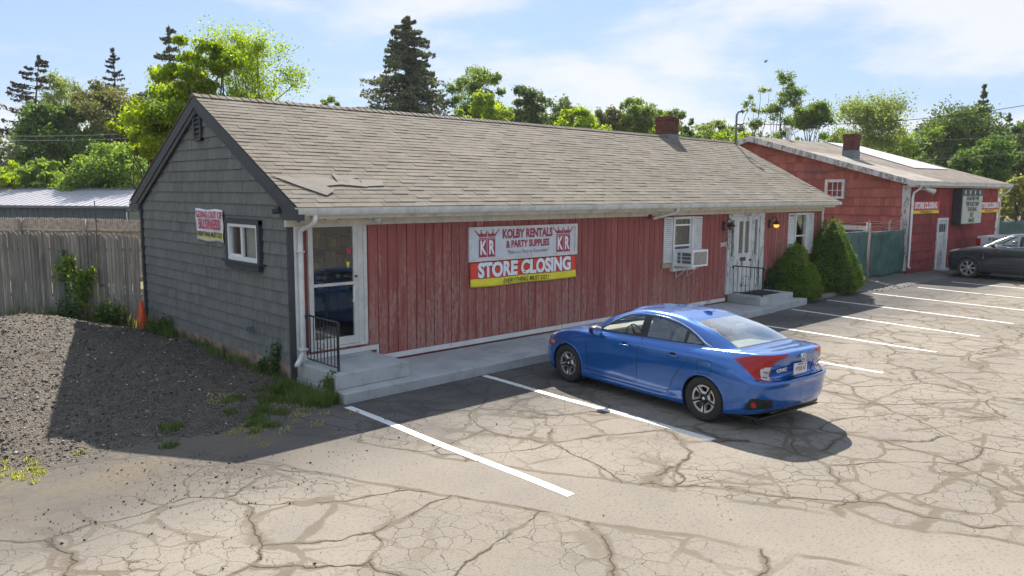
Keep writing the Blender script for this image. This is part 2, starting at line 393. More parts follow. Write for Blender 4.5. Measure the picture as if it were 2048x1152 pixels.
M_BLACK = plain('black_iron', (.02, .02, .022), .45)
M_DARK = plain('dark_void', (.012, .012, .013), .9, bump=0)
M_REDTR = plain('red_trim', (.28, .045, .042), .6, dirt=.3)
M_BRICK = MT('red_brick', .9)
M_BRICK.color(M_BRICK.vary(M_BRICK.mix(M_BRICK.ramp(M_BRICK.noise(20, 4), .3, .7), (.085, .030, .024), (.15, .048, .036)), .35)); M_BRICK.bump(M_BRICK.noise(60, 3), .5, .005); M_BRICK = M_BRICK.m
M_MORTAR = plain('old_mortar', (.16, .10, .08), .95)
M_LEAD = plain('lead_flashing', (.16, .18, .20), .5, dirt=.3)
M_METAL = plain('galvanised_steel', (.42, .43, .44), .4, .8)
M_RUST = plain('rusty_white_steel', (.42, .36, .32), .7, dirt=.9)
M_FOUND = plain('pink_foundation', (.36, .25, .20), .95, var=.3, scale=3, bump=.6, dirt=.5)
M_PANE = glassmat('window_pane', (.92, .95, .94), .75)
M_LINE = mk_peel('road_paint', .35, (.74, .74, .72))
M_LETR = plain('sign_red_ink', (.38, .035, .07), .5, bump=0)
M_LETK = plain('black_ink', (.03, .03, .03), .5, bump=0)
M_LETW = plain('white_ink', (.85, .84, .86), .5, bump=0, var=.04)
M_SIGNW = plain('sign_white_board', (.62, .66, .68), .55, var=.06, dirt=.15)
M_BANR = plain('banner_red', (.78, .05, .02), .45, bump=0, var=.08)
M_BANY = plain('banner_yellow', (.82, .72, .03), .45, bump=0, var=.06)
M_BANW = plain('banner_white', (.78, .76, .78), .5, bump=0, var=.06)
# ================================================================= THE GROUND
def sheet(name, pts, z, mat, n=1):
    o = MB().poly([(x, y, z) for x, y in pts]).build(name, mat); tag(o, kind='structure'); return o
t = MT('dry_grass_ground', .95)
t.color(t.mix(t.ramp(t.noise(.8, 6), .35, .65), (.10, .105, .045), (.20, .17, .10))); t.bump(t.noise(20, 4), .6, .03)
sheet('ground', [(-500, -500), (900, -500), (900, 900), (-500, 900)], -.012, t.m)
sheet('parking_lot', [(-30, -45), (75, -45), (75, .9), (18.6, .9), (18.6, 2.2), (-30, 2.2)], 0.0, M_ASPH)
rd = plain('street_asphalt', (.06, .06, .062), .9); sheet('road', [(-120, -58), (160, -58), (160, -47), (-120, -47)], -.004, rd)
# gravel verge at the chain link fence and second building
def rough_sheet(name, pts, z, mat, amp=.02, step=.12, lift=.03):
    """irregular low bed of loose material inside a polygon"""
    P = np.array(pts); x0, y0 = P.min(0); x1, y1 = P.max(0)
    xs = np.arange(x0, x1+step, step); ys = np.arange(y0, y1+step, step); X, Y = np.meshgrid(xs, ys)
    rs = np.random.RandomState(3); Z = z+lift*rs.rand(*X.shape)
    def inside(x, y):
        c = False; j = len(P)-1
        for i in range(len(P)):
            if (P[i][1] > y) != (P[j][1] > y) and x < (P[j][0]-P[i][0])*(y-P[i][1])/(P[j][1]-P[i][1])+P[i][0]: c = not c
            j = i
        return c
    ok = np.array([[inside(a+rs.randn()*.05, b+rs.randn()*.05) for a in xs] for b in ys])
    Z[~ok] = -.03; n = len(xs); F = []
    for j in range(len(ys)-1):
        for i in range(n-1):
            if ok[j, i] or ok[j+1, i] or ok[j, i+1]: F.append((j*n+i, j*n+i+1, (j+1)*n+i+1, (j+1)*n+i))
    return link(name, np_mesh(name, np.column_stack([X.ravel(), Y.ravel(), Z.ravel()]), F, mat, True))
tag(rough_sheet('gravel_verge', [(18.5, -.45), (19.5, -.9), (22, -1.0), (25, -.95), (27.5, -.5), (27.5, .3), (25.4, .6), (25.4, 1.6), (18.5, 1.6)], .01, M_LGRAVEL),
    'grey gravel strip along the green screened fence', 'gravel', kind='stuff')
# painted bay lines
LINES = [(0.05, -1.12, .0, -5.45), (2.72, -1.0, 2.62, -5.45), (5.30, -1.0, 5.26, -5.40), (8.0, -1.2, 7.93, -5.42), (10.82, -1.1, 10.5, -5.42), (13.65, -.85, 13.0, -5.45), (16.1, -.68, 15.45, -5.48), (18.6, -.92, 18.1, -5.1), (21.3, -1.3, 20.8, -5.4), (23.9, -1.5, 23.4, -5.5)]
LBL = ['nearest the grass at the left end of the walk', 'just left of the blue sedan', 'hidden behind the blue sedan', 'first right of the blue sedan, short piece showing', 'second right of the blue sedan',
       'starting beside the front stoop', 'starting at the small conical shrub', 'starting beyond the tall conical shrub', 'near the gravel by the screened fence', 'nearest the grey crossover']
for i, (x0, y0, x1, y1) in enumerate(LINES):
    w = .058; m = MB(); n = 36; rs = random.Random(i); vs = []
    for k in range(n+1):
        f = k/n; x = x0+(x1-x0)*f+.012*math.sin(f*9+i); y = y0+(y1-y0)*f; ww = w*(1+.10*(rs.random()-.5))
        vs += [(x-ww, y, .004), (x+ww, y, .004)]
    m.add(vs, [(2*k, 2*k+1, 2*k+3, 2*k+2) for k in range(n)])
    tag(m.build('bay_line', M_LINE), 'white painted parking line ' + LBL[i], 'parking line', 'parking lines on the lot', kind='structure')

# ================================================================= GRAVEL HEAP
def heap_h(x, y):
    g = lambda cx, cy, sx, sy, a: a*np.exp(-((x-cx)/sx)**2-((y-cy)/sy)**2)
    h = g(-2.5, 6.0, 1.75, 2.2, .58)+g(-5.2, 4.6, 2.2, 2.2, .30)+g(-1.5, 3.6, 1.5, 1.6, .22)+g(-3.0, 1.8, 2.8, 1.6, .13)+.05
    front = -.95-.25*np.sin(x*1.3+.5)-.12*np.sin(x*3.1)+np.where(x > -.9, (x+.9)*1.2, 0)-.75*np.exp(-((x+1.9)/1.25)**2)
    e = np.clip((y-front)/1.1, 0, 1); h = h*e*e*(3-2*e)
    e = np.clip((9.6-y)/2.0, 0, 1); h = h*e
    e = np.clip((x+10.5)/2.0, 0, 1); h = h*e
    return h-.02
def vnoise(x, y, seed=0, f=1.0):
    """smooth value noise on arrays"""
    rs = np.random.RandomState(seed); T = rs.rand(256, 256); x = x*f+50; y = y*f+50
    xi = np.floor(x).astype(int); yi = np.floor(y).astype(int); fx = x-xi; fy = y-yi; fx = fx*fx*(3-2*fx); fy = fy*fy*(3-2*fy)
    g = lambda a, b: T[(a) % 256, (b) % 256]
    return (g(xi, yi)*(1-fx)+g(xi+1, yi)*fx)*(1-fy)+(g(xi, yi+1)*(1-fx)+g(xi+1, yi+1)*fx)*fy
xs = np.arange(-10.6, .30, .035); ys = np.arange(-1.7, 9.7, .035); X, Y = np.meshgrid(xs, ys)
def heap_z(X, Y):
    H = heap_h(X, Y)
    return H+(vnoise(X, Y, 1, 1.6)-.5)*.10*np.clip(H*4, 0, 1)+(vnoise(X, Y, 2, 5)-.5)*.05*np.clip(H*8+.1, 0, 1)+(vnoise(X, Y, 3, 16)-.5)*.03+(np.random.RandomState(5).rand(*X.shape)-.5)*.012*np.clip(H*40, 0, 1)
Z = heap_z(X, Y); n = len(xs); idx = np.arange(len(ys)*n).reshape(len(ys), n)
F = np.stack([idx[:-1, :-1], idx[:-1, 1:], idx[1:, 1:], idx[1:, :-1]], -1).reshape(-1, 4)
zq = Z.ravel()[F].max(1); F = F[zq > -.005]
heap = link('gravel_heap', np_mesh('gravel_heap', np.column_stack([X.ravel(), Y.ravel(), Z.ravel()]), F, M_GRAVEL, True))
tag(heap, 'low spread heap of dark reclaimed asphalt gravel beside the grey gable wall', 'gravel heap', kind='stuff')

def stones(name, pts, sizes, mat, seed=1):
    """irregular chips joined into one mesh: pts (n,3), sizes (n,)"""
    rs = np.random.RandomState(seed); n = len(pts)
    base = np.array([(1, 0, 0), (-1, 0, 0), (0, 1, 0), (0, -1, 0), (0, 0, 1), (0, 0, -1)], float)
    fac = np.array([(0, 2, 4), (2, 1, 4), (1, 3, 4), (3, 0, 4), (2, 0, 5), (1, 2, 5), (3, 1, 5), (0, 3, 5)])
    V = base[None]*(.55+.75*rs.rand(n, 6, 1))+rs.randn(n, 6, 3)*.15; V[:, :, 2] *= .65
    a = rs.rand(n)*2*PI; c, s_ = np.cos(a)[:, None], np.sin(a)[:, None]
    V = np.stack([V[:, :, 0]*c-V[:, :, 1]*s_, V[:, :, 0]*s_+V[:, :, 1]*c, V[:, :, 2]], -1)*np.asarray(sizes)[:, None, None]*.5+np.asarray(pts)[:, None, :]
    F = fac[None]+6*np.arange(n)[:, None, None]
    return link(name, np_mesh(name, V.reshape(-1, 3), F.reshape(-1, 3), mat))
rs = np.random.RandomState(11); n = 24000
px_, py_ = rs.uniform(-7.5, .0, n), rs.uniform(-1.5, 7.4, n); hz_ = heap_z(px_[None], py_[None])[0]; keep = hz_ > .002
o = stones('gravel_chips', np.column_stack([px_, py_, hz_+.004])[keep], rs.gamma(3, .007, n)[keep]+.008, M_STONE)
tag(o, 'loose dark and pale stone chips strewn over the gravel heap', 'gravel', kind='stuff')
# chips scattered on the lot: clusters like in the photograph
pts = []
for cx, cy, sx, sy, k in [(230, 940, 260, 30, 300), (450, 950, 230, 50, 330), (150, 1050, 130, 25, 170), (700, 900, 70, 30, 120), (280, 1010, 150, 40, 160), (1110, 790, 60, 18, 60), (480, 1000, 200, 60, 170), (900, 880, 300, 60, 70), (1200, 1000, 300, 60, 40), (640, 1130, 120, 20, 60)]:
    for _ in range(k):
        q = GR(rs.normal(cx, sx*.6), rs.normal(cy, sy*.6)); pts.append((q[0], q[1], .008))
pts = np.array(pts)[::2]; pts = pts[(pts[:, 1] < -1.1) | (pts[:, 0] < 0)]
o = stones('scattered_chips', pts, rs.gamma(1.8, .0045, len(pts))+.006, plain('tar_chip', (.03, .03, .03), .8), 5)
tag(o, 'small black asphalt crumbs scattered over the pale lot', 'gravel crumbs', kind='stuff')

# ================================================================= SHOP BUILDING
EZ = 2.797; RY, RZ = 3.76, 4.741; DY = 7.53; LX = 18.05; XG = .04; YW = .45; YR = 7.06; SL = (RZ-EZ)/RY
shop = thing('shop_building', 'long low shop with grey shingle roof, charcoal gable wall and worn red board front', 'building', (0, 0, 0))
# structural walls behind the cladding (openings for the door and windows)
OPEN = [(.36, 1.33, .50, 2.52), (10.02, 10.90, 1.25, 2.42), (12.50, 14.30, .36, 2.46), (16.15, 16.85, 1.2, 2.42)]
w = MB()
x = XG+.03
for a, b, z0, z1 in OPEN:
    w.box(x, a, YW+.03, YW+.15, .02, 2.66); w.box(a, b, YW+.03, YW+.15, .02, z0); w.box(a, b, YW+.03, YW+.15, z1, 2.66); x = b
w.box(x, 17.95, YW+.03, YW+.15, .02, 2.66)
wy0, wy1, wz0, wz1 = 1.44, 2.62, 1.87, 2.50
gx = XG+.03
for pl in ([(gx, YW+.15, .1), (gx, wy0, .1), (gx, wy0, 3.3), (gx, YW+.15, EZ-.12)], [(gx, wy1, .1), (gx, YR, .1), (gx, YR, EZ-.1), (gx, RY, RZ-.12), (gx, wy1, 4.05)],
           [(gx, wy0, .1), (gx, wy1, .1), (gx, wy1, wz0), (gx, wy0, wz0)], [(gx, wy0, wz1), (gx, wy1, wz1), (gx, wy1, 4.05), (gx, wy0, 3.3)]):
    w.prism(pl, (.12, 0, 0))
w.prism([(17.83, YW+.15, .1), (17.83, YR, .1), (17.83, YR, EZ-.1), (17.83, RY, RZ-.12), (17.83, YW+.15, EZ-.12)], (.12, 0, 0))
w.box(gx+.12, 17.83, YR-.12, YR, .02, EZ-.1)
w.build('wall', M_REDTR, shop)
# foundation strip under the gable
MB().box(XG-.005, XG+.028, YW+.0, YR, -.02, .315).build('foundation', M_FOUND, shop)
# rooms behind the glass
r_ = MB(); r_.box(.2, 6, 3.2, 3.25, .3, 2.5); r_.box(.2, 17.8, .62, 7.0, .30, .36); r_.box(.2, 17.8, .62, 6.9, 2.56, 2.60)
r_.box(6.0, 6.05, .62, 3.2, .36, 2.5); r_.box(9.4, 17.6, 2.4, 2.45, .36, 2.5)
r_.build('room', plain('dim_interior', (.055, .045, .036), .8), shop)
sh = MB()
for z in (.75, 1.15, 1.55, 1.95): sh.box(.5, 3.2, 2.5, 3.0, z, z+.03)
sh.box(.48, .52, 2.5, 3.0, .36, 2.2).box(1.8, 1.84, 2.5, 3.0, .36, 2.2); sh.build('shelf', plain('shelf_steel', (.20, .20, .21), .5), shop)
rr = random.Random(5); gc = [M_LETR, M_WHITE, M_BANY, plain('orange_box', (.5, .16, .04)), plain('blue_box', (.06, .12, .3)), M_CHAR]
goods = MB()
for z in (.78, 1.18, 1.58, 1.98):
    xx = .55
    while xx < 3.1:
        wd = rr.uniform(.08, .22); goods.m = rr.randrange(6); goods.box(xx, xx+wd*.9, 2.55, 2.9, z, z+rr.uniform(.12, .33)); xx += wd
goods.m = 1; goods.box(1.0, 1.5, 1.5, 1.8, .36, .62); goods.m = 5; goods.box(.5, .9, 1.6, 2.0, .36, 1.0)
tag(goods.build('merchandise', gc, shop), kind='stuff')
# siding boards, one part each (shared meshes by height class)
def board_mesh(h, wdt):
    m = MB(); m.add([(0, 0, 0), (wdt, 0, 0), (wdt, 0, h), (0, 0, h), (.006, -.016, 0), (wdt-.006, -.016, 0), (wdt-.006, -.016, h), (.006, -.016, h)],
                    [(0, 4, 7, 3), (4, 5, 6, 7), (5, 1, 2, 6), (0, 1, 5, 4), (3, 7, 6, 2)]); return m
BP = .1972; nb = 0; cache = {}
x = XG+.22
while x < 17.88:
    wdt = min(BP, 17.90-x)
    spans = [(.20 if x > 1.62 else .40, 2.49)]
    for a, b, z0, z1 in OPEN:
        if x+wdt > a-.03 and x < b+.03:
            f = min(x+wdt, b+.03)-max(x, a-.03)
            if f > wdt*.35:
                s2 = []
                for lo, hi in spans:
                    if z0-lo > .05: s2.append((lo, z0))
                    if hi-z1 > .08: s2.append((z1, hi))
                spans = s2
    for lo, hi in spans:
        key = (round(hi-lo, 2), round(wdt, 3))
        if key not in cache: cache[key] = board_mesh(hi-lo, wdt-.010).mesh('board', M_BOARD)
        o = link('siding_board', cache[key], shop); o.location = (x+.005, YW+.028+random.uniform(-.003, .003), lo)
    x += BP
MB().box(XG+.2, 17.9, YW+.029, YW+.0345, .2, 2.48).build('backing', plain('groove_shadow_board', (.07, .012, .012), .9), shop) if False else None
# white trim: skirt, corner boards, frieze
tr = MB(); tr.box(1.62, 12.49, YW-.012, YW+.03, .19, .275); tr.box(.27, 1.62, YW-.012, YW+.03, .385, .465).box(1.58, 1.62, YW-.014, YW+.03, .19, .385); tr.build('skirt_board', M_PEEL2, shop)
MB().box(.105, .262, YW-.02, YW+.03, .38, 2.66).build('corner_board', M_WHITE, shop)
MB().box(17.885, 17.97, YW-.02, YW+.03, .1, 2.5).build('corner_board', M_PEEL2, shop)
MB().box(-.02, 17.97, YW-.035, YW+.028, 2.495, 2.665).build('frieze_board', M_CREAM, shop)
MB().box(-.02, 18.0, .13, YW+.028, 2.665, 2.685).build('soffit', M_CREAM, shop)
MB().box(-.02, 18.02, .10, .13, 2.62, EZ-.01).build('fascia', M_CREAM, shop)
# gutter: K profile swept along the eave
prof = [(.10, 2.672), (.02, 2.672), (-.005, 2.70), (-.02, 2.745), (-.025, 2.792), (-.012, 2.792), (-.008, 2.75), (.006, 2.708), (.025, 2.684), (.10, 2.684)]
g = MB(); xs_ = (-.03, LX+.03)
g.add([(xx, y, z) for xx in xs_ for y, z in prof], [(i, (i+1) % 10, 10+(i+1) % 10, 10+i) for i in range(10)]+[list(range(10))[::-1], list(range(10, 20))]).poly([(-.031, y, z) for y, z in ((.10, 2.67), (.02, 2.67), (-.025, 2.793), (.1, 2.793))])
g.box(LX-.03, LX+.12, -.03, .1, 2.69, 2.78)
g.build('gutter', M_GUTTER, shop)
# downspouts
d = MB(); d.tube([(.26, .04, 2.68), (.26, .04, 2.60), (.245, .10, 2.55), (.20, .30, 2.47), (.19, .385, 2.42), (.185, .39, 2.2), (.185, .39, .62), (.17, .37, .53), (.07, .28, .44), (-.02, .22, .37)], .04, 10)
d.box(.13, .24, .34, .44, 2.10, 2.125).box(.11, .25, .33, .45, .56, .60); d.build('downspout', M_WHITE, shop, True)
d = MB(); d.tube([(9.62, .04, 2.68), (9.62, .04, 2.62), (9.60, .10, 2.57), (9.30, .34, 2.47), (9.12, .36, 2.44)], .036, 10); d.build('downspout', M_GUTTER, shop, True)
# ---- roof
SLV = np.array([0, RY, RZ-EZ]); SLN = np.array([0, -(RZ-EZ), RY])/math.hypot(RY, RZ-EZ); SLEN = math.hypot(RY, RZ-EZ); SU = SLV/SLEN
dk = MB()
dk.prism([(-.02, .02, EZ-.022), (-.02, RY, RZ-.022), (-.02, DY-.02, EZ-.022), (-.02, DY-.02, EZ-.09), (-.02, RY, RZ-.10), (-.02, .1, EZ-.05)], (18.06, 0, 0)); dk.build('roof_deck', M_CHAR, shop)
NR = 30; EXPO = SLEN/NR; TABW = .305
def shingle_vs(wd, ln, th, lift=.0):
    """a tab lying in the roof plane frame: u along the eave, v up the slope, w outward"""
    return [(0, 0, lift), (wd, 0, lift), (wd, ln, .001), (0, ln, .001), (0, 0, lift+th), (wd, 0, lift+th), (wd, ln, .004), (0, ln, .004)]
FB = [(0, 1, 5, 4), (1, 2, 6, 5), (4, 5, 6, 7), (3, 0, 4, 7)]
Mslope = Matrix(((1, 0, 0, 0), (0, SU[1], SLN[1], .0), (0, SU[2], SLN[2], EZ-.004), (0, 0, 0, 1)))
protos = []
for k, (th, li) in enumerate(((.006, .003), (.009, .003), (.014, .003), (.007, .003), (.011, .004), (.008, .004))):
    protos.append(MB().add(shingle_vs(TABW-.005, EXPO*1.18, th, li), FB).mesh('roof_shingle', M_ROOF))
tabs = []; rs2 = random.Random(3)
for r in range(NR):
    off = (r % 2)*TABW/2+(r*.037 % .09)
    x = -.04-off
    dy = .004*math.sin(r*1.7)
    while x < LX:
        x0 = max(x, -.045); x1 = min(x+TABW, LX+.03)
        if x1-x0 > .03: tabs.append((x0, x1, r, rs2.randrange(6), rs2.uniform(-.003, .003)+dy+.004*math.sin(x*.5+r*.4)))
        x += TABW
cpos = Vector(CAM)
def tabpos(tb): return Mslope @ Vector(((tb[0]+tb[1])/2, tb[2]*EXPO, 0))
tabs.sort(key=lambda q: (tabpos(q)-cpos).length)
nsep = 0; rest = MB()
for tb in tabs:
    x0, x1, r, k, jj = tb; full = abs((x1-x0)-TABW) < .01
    Mx = Mslope @ Matrix.Translation((x0, r*EXPO+jj, .0))
    if full and nsep < 295:
        o = link('roof_shingle', protos[k], shop); o.matrix_local = Mx; nsep += 1
    else:
        th = (.006, .009, .014, .007, .011, .008)[k]
        rest.add([Mx @ Vector(p) for p in shingle_vs(x1-x0-.005, EXPO*1.18, th, .003)], FB)
tag(rest.build('roof_shingles', M_ROOF, shop), kind='stuff')
# back slope and ridge caps
MB().prism([(-.04, RY, RZ+.0), (LX+.03, RY, RZ+.0), (LX+.03, DY+.02, EZ-.002), (-.04, DY+.02, EZ-.002)], (0, 0, .012)).build('back_slope', M_ROOF, shop)
rc = MB(); xx = -.045
while xx < LX:
    wd = min(.15, LX+.03-xx); h = rs2.uniform(.004, .012)
    rc.add([(xx, RY-.13, RZ-.045+h), (xx, RY, RZ+.022+h), (xx, RY+.13, RZ-.045+h), (xx+wd+.03, RY-.13, RZ-.053), (xx+wd+.03, RY, RZ+.014), (xx+wd+.03, RY+.13, RZ-.053)], [(0, 1, 4, 3), (1, 2, 5, 4), (0, 2, 1)]); xx += wd
tag(rc.build('ridge_caps', M_ROOF, shop), kind='stuff')
# slipped sheets near the near eave corner
def roofpt(px, py, lift): 
    p = on_plane(px, py, (0, 0, EZ), SLN); return p+SLN*lift
M_ROOF2 = plain('bare_roof_felt', (.25, .218, .18), .95, var=.1, scale=40, bump=.3)
for q in ([(541, 353, .02), (583, 357, .022), (640, 370, .03), (669, 384, .028), (653, 393, .018), (600, 375, .02)], [(583, 357, .016), (655, 357, .016), (683, 371, .018), (650, 374, .016)], [(662, 349, .018), (712, 361, .018), (735, 376, .018), (679, 371, .018)], [(672, 362, .02), (690, 352, .03), (697, 366, .02)], [(720, 362, .016), (762, 363, .016), (768, 373, .016), (727, 375, .016)]):
    MB().prism([roofpt(*c) for c in q], SLN*.006).build('loose_roof_sheet', M_ROOF2, shop)
# ---- gable trim
def rake(name, y0, z0, y1, z1, wd, x0, th, mat):
    MB().prism([(x0, y0, z0), (x0, y1, z1), (x0, y1, z1-wd), (x0, y0, z0-wd)], (th, 0, 0)).build(name, mat, shop)
rake('rake_board', .02, EZ-.03, RY, RZ-.03, .19, -.03, .03, M_CHAR); rake('rake_board', DY-.02, EZ-.03, RY, RZ-.03, .19, -.03, .03, M_CHAR)
rake('rake_board', .3, EZ-.08, RY-.001, RZ-.19, .10, -.006, .03, M_CHAR); rake('rake_board', DY-.3, EZ-.06, RY+.001, RZ-.19, .13, -.012, .03, M_CHAR)
MB().box(-.035, .07, .0, YW+.06, 2.60, 2.77).build('eave_return', M_CHAR, shop)
MB().box(-.035, .10, YR-.06, DY+.06, 2.615, 2.745).build('eave_return', M_CHAR, shop)
MB().box(-.02, .1, YR+.1, DY+.1, 2.75, 2.79).build('rear_gutter', M_GUTTER, shop)
MB().box(.012, .104, YW-.02, YW+.035, .02, 2.60).build('corner_board', M_CHAR, shop)
MB().box(.005, .06, YR-.06, YR+.02, .1, 2.62).build('corner_board', M_CHAR, shop)
# ---- gable shingles, clipped to the rake
def clip(poly, a, b, c):
    """keep a*y+b*z<=c"""
    out = []
    for i in range(len(poly)):
        p, q = poly[i], poly[(i+1) % len(poly)]; fp = a*p[0]+b*p[1]-c; fq = a*q[0]+b*q[1]-c
        if fp <= 0: out.append(p)
        if fp*fq < 0: t_ = fp/(fp-fq); out.append((p[0]+(q[0]-p[0])*t_, p[1]+(q[1]-p[1])*t_))
    return out
def wall_shingles(parent, mat, y0, y1, z0, step, top, wr, holes, frame, near, limit=295, name='wall_shingle', rng=4, thick=.016):
    """courses of shingles on a vertical wall; frame(y, z, out) gives the 3D point; top(y): list of half planes"""
    rr = random.Random(rng); items = []; z = z0; row = 0
    while z < top['max']:
        y = y0-rr.uniform(0, wr[1]*.6)
        while y < y1:
            wd = rr.uniform(*wr); a, b = max(y, y0), min(y+wd, y1)
            if b-a > .015:
                jz = rr.uniform(-.0015, .0015)
                polys = [[(a+.003, z+jz), (b-.003, z+jz), (b-.003, z+step), (a+.003, z+step)]]
                for h in holes:
                    np_ = []
                    for p in polys:
                        ys_, zs_ = [q[0] for q in p], [q[1] for q in p]
                        if max(ys_) <= h[0] or min(ys_) >= h[1] or max(zs_) <= h[2] or min(zs_) >= h[3]: np_.append(p); continue
                        l = clip(p, 1, 0, h[0]); r = clip(p, -1, 0, -h[1]); mid = clip(clip(p, -1, 0, -h[0]), 1, 0, h[1])
                        if len(l) > 2: np_.append(l)
                        if len(r) > 2: np_.append(r)
                        if len(mid) > 2:
                            d_ = clip(mid, 0, 1, h[2]); u_ = clip(mid, 0, -1, -h[3])
                            if len(d_) > 2: np_.append(d_)
                            if len(u_) > 2: np_.append(u_)
                    polys = np_
                for p in polys:
                    for hp in top['planes']:
                        p = clip(p, *hp)
                        if len(p) < 3: break
                    if len(p) >= 3: items.append((p, z+jz, rr.uniform(.9, 1.12)))
            y += wd
        z += step; row += 1
    def cen(it): p = it[0]; return Vector(frame(sum(q[0] for q in p)/len(p), sum(q[1] for q in p)/len(p), 0))
    items.sort(key=lambda it: (cen(it)-near).length)
    rest = MB()
    for k, (p, zb, tf) in enumerate(items):
        n = len(p)
        th = [thick*tf*(1-(q[1]-zb)/step)+.003 for q in p]
        vs = [frame(q[0], q[1], th[i]) for i, q in enumerate(p)]+[frame(q[0], q[1], 0) for q in p]
        fs = [list(range(n))]+[(i, n+i, n+(i+1) % n, (i+1) % n) for i in range(n)]
        if k < limit: MB().add(vs, fs).build(name, mat, parent)
        else: rest.add(vs, fs)
    if rest.f: tag(rest.build(name+'s', mat, parent), kind='stuff')
sl2 = SL; topG = {'max': 4.65, 'planes': [(-sl2, 1, EZ-.09), (sl2, 1, EZ-.09+sl2*DY)]}
wall_shingles(shop, M_GREYSH, YW+.03, YR-.02, 2.567-.193*12+.06, .193, topG, (.10, .36), [(1.37, 2.70, 1.84, 2.57), (3.60, 3.93, 3.93, 4.45)],
              lambda y, z, o_: (gx-o_, y, z), cpos, thick=.022)
# gable vent
v = MB(); y0, y1, z0, z1 = 3.60, 3.93, 3.93, 4.45
v.box(.0, .07, y0, y0+.045, z0, z1).box(.0, .07, y1-.045, y1, z0, z1).box(.0, .07, y0, y1, z1-.045, z1).box(-.004, .07, y0, y1, z0, z0+.045)
vent = v.build('gable_vent', M_CHAR, shop); MB().box(.06, .068, y0, y1, z0, z1).build('vent_back', M_DARK, vent)
for k in range(5):
    z = z0+.06+k*.082; s_ = MB().prism([(.008, y0+.045, z), (.008, y1-.045, z), (.055, y1-.045, z+.07), (.055, y0+.045, z+.07)], (0, 0, .012)).build('louver', M_CHAR, vent)
# gable window
wt = MB(); y0, y1, z0, z1 = 1.38, 2.69, 1.86, 2.56
wt.box(-.01, .07, y0, y0+.085, z0, z1).box(-.01, .07, y1-.085, y1, z0, z1).box(-.012, .07, y0, y1, z1-.075, z1).build('window_casing', M_CHAR, shop)
MB().box(-.06, .07, y0-.07, y1+.07, z0-.035, z0+.0).box(-.03, .05, y0-.0, y1+.0, z0-.13, z0-.036).build('window_sill', M_CHAR, shop)
wf = MB(); a, b, c, d_ = y0+.086, y1-.086, z0+.002, z1-.076
wf.box(.0, .08, a, b, c, c+.07).box(.0, .08, a, b, d_-.05, d_).box(.0, .08, a, a+.05, c+.07, d_-.05).box(.0, .08, b-.05, b, c+.07, d_-.05)
my = (a+b)/2+.04
wf.box(.012, .06, my-.02, my+.03, c+.07, d_-.05).box(.04, .09, my+.03, my+.06, c+.07, d_-.05).box(.03, .07, my+.06, b-.05, c+.07, c+.10)
win = wf.build('window_frame', M_VINYL, shop)
MB().box(.030, .034, a+.05, my-.02, c+.07, d_-.05).build('pane', M_PANE, win); MB().box(.055, .059, my+.06, b-.05, c+.10, d_-.05).build('pane', M_PANE, win)
MB().box(.10, .11, a+.02, my, c, d_).build('blind', plain('beige_blind', (.50, .46, .40), .8), win); 
MB().box(.4, .41, my, b+.6, c-.3, d_+.2).build('curtain', plain('blue_grey_curtain', (.10, .12, .14), .9), win)
MB().box(.15, .16, b-.28, b-.18, c, d_).build('curtain', plain('olive_curtain', (.20, .20, .14), .9), win)
MB().box(-.05, .04, 1.80, 1.92, .70, .78).tube([(-.02, 1.86, .74), (-.075, 1.86, .74)], .035, 10).build('dryer_vent', M_LEAD, shop)
MB().box(-.03, .03, .65, .76, 2.69, 2.80).tube([(-.0, .70, 2.74), (-.08, .74, 2.72)], .045, 10).build('gable_lamp', M_CHAR, shop)
# ---- left glass door
M_DOORF = plain('off_white_aluminium', (.62, .60, .55), .4, dirt=.3)
jm = MB(); jm.box(.34, .385, YW-.03, YW+.13, .53, 2.56).box(1.235, 1.335, YW-.02, YW+.13, .53, 2.56).box(.385, 1.235, YW-.03, YW+.13, 2.51, 2.60).box(.34, 1.38, YW-.045, YW+.12, .515, .55)
jm.box(1.335, 1.40, YW-.035, YW+.03, .53, 2.50); jm.build('door_jamb', M_DOORF, shop)
dl = MB(); dl.box(.385, .43, YW-.012, YW+.03, .555, 2.51).box(1.155, 1.235, YW-.012, YW+.03, .555, 2.51).box(.43, 1.155, YW-.012, YW+.03, 2.475, 2.51).box(.43, 1.155, YW-.012, YW+.03, .555, .68).box(.43, 1.155, YW-.02, YW+.03, 1.53, 1.575)
door = dl.build('glass_door', M_DOORF, shop)
MB().box(.43, 1.155, YW+.008, YW+.014, .68, 1.53).build('pane', M_PANE, door); MB().box(.43, 1.155, YW+.008, YW+.014, 1.575, 2.475).build('pane', M_PANE, door)
MB().tube([(1.13, YW-.05, 1.50), (1.13, YW-.05, 1.24)], .011, 8).box(1.12, 1.14, YW-.05, YW, 1.25, 1.27).build('handle', M_VINYL, door)
MB().tube([(1.195, YW-.03, 1.66), (1.195, YW, 1.66)], .02, 10).build('lock', M_BLACK, door)
MB().poly([(1.03, YW+.006, 1.90), (1.10, YW+.006, 1.90), (1.065, YW+.006, 1.79)]).build('sticker', M_BANY, door)
MB().box(1.04, 1.12, YW+.003, YW+.007, 2.03, 2.12).build('sticker', M_LETR, door)
MB().box(.52, .72, .17, .24, 2.595, 2.64).build('door_lamp', M_CREAM, shop); MB().tube([(.78, .21, 2.66), (.78, .21, 2.60)], .035, 10).build('amber_lamp', plain('amber_plastic', (.5, .2, .04)), shop)
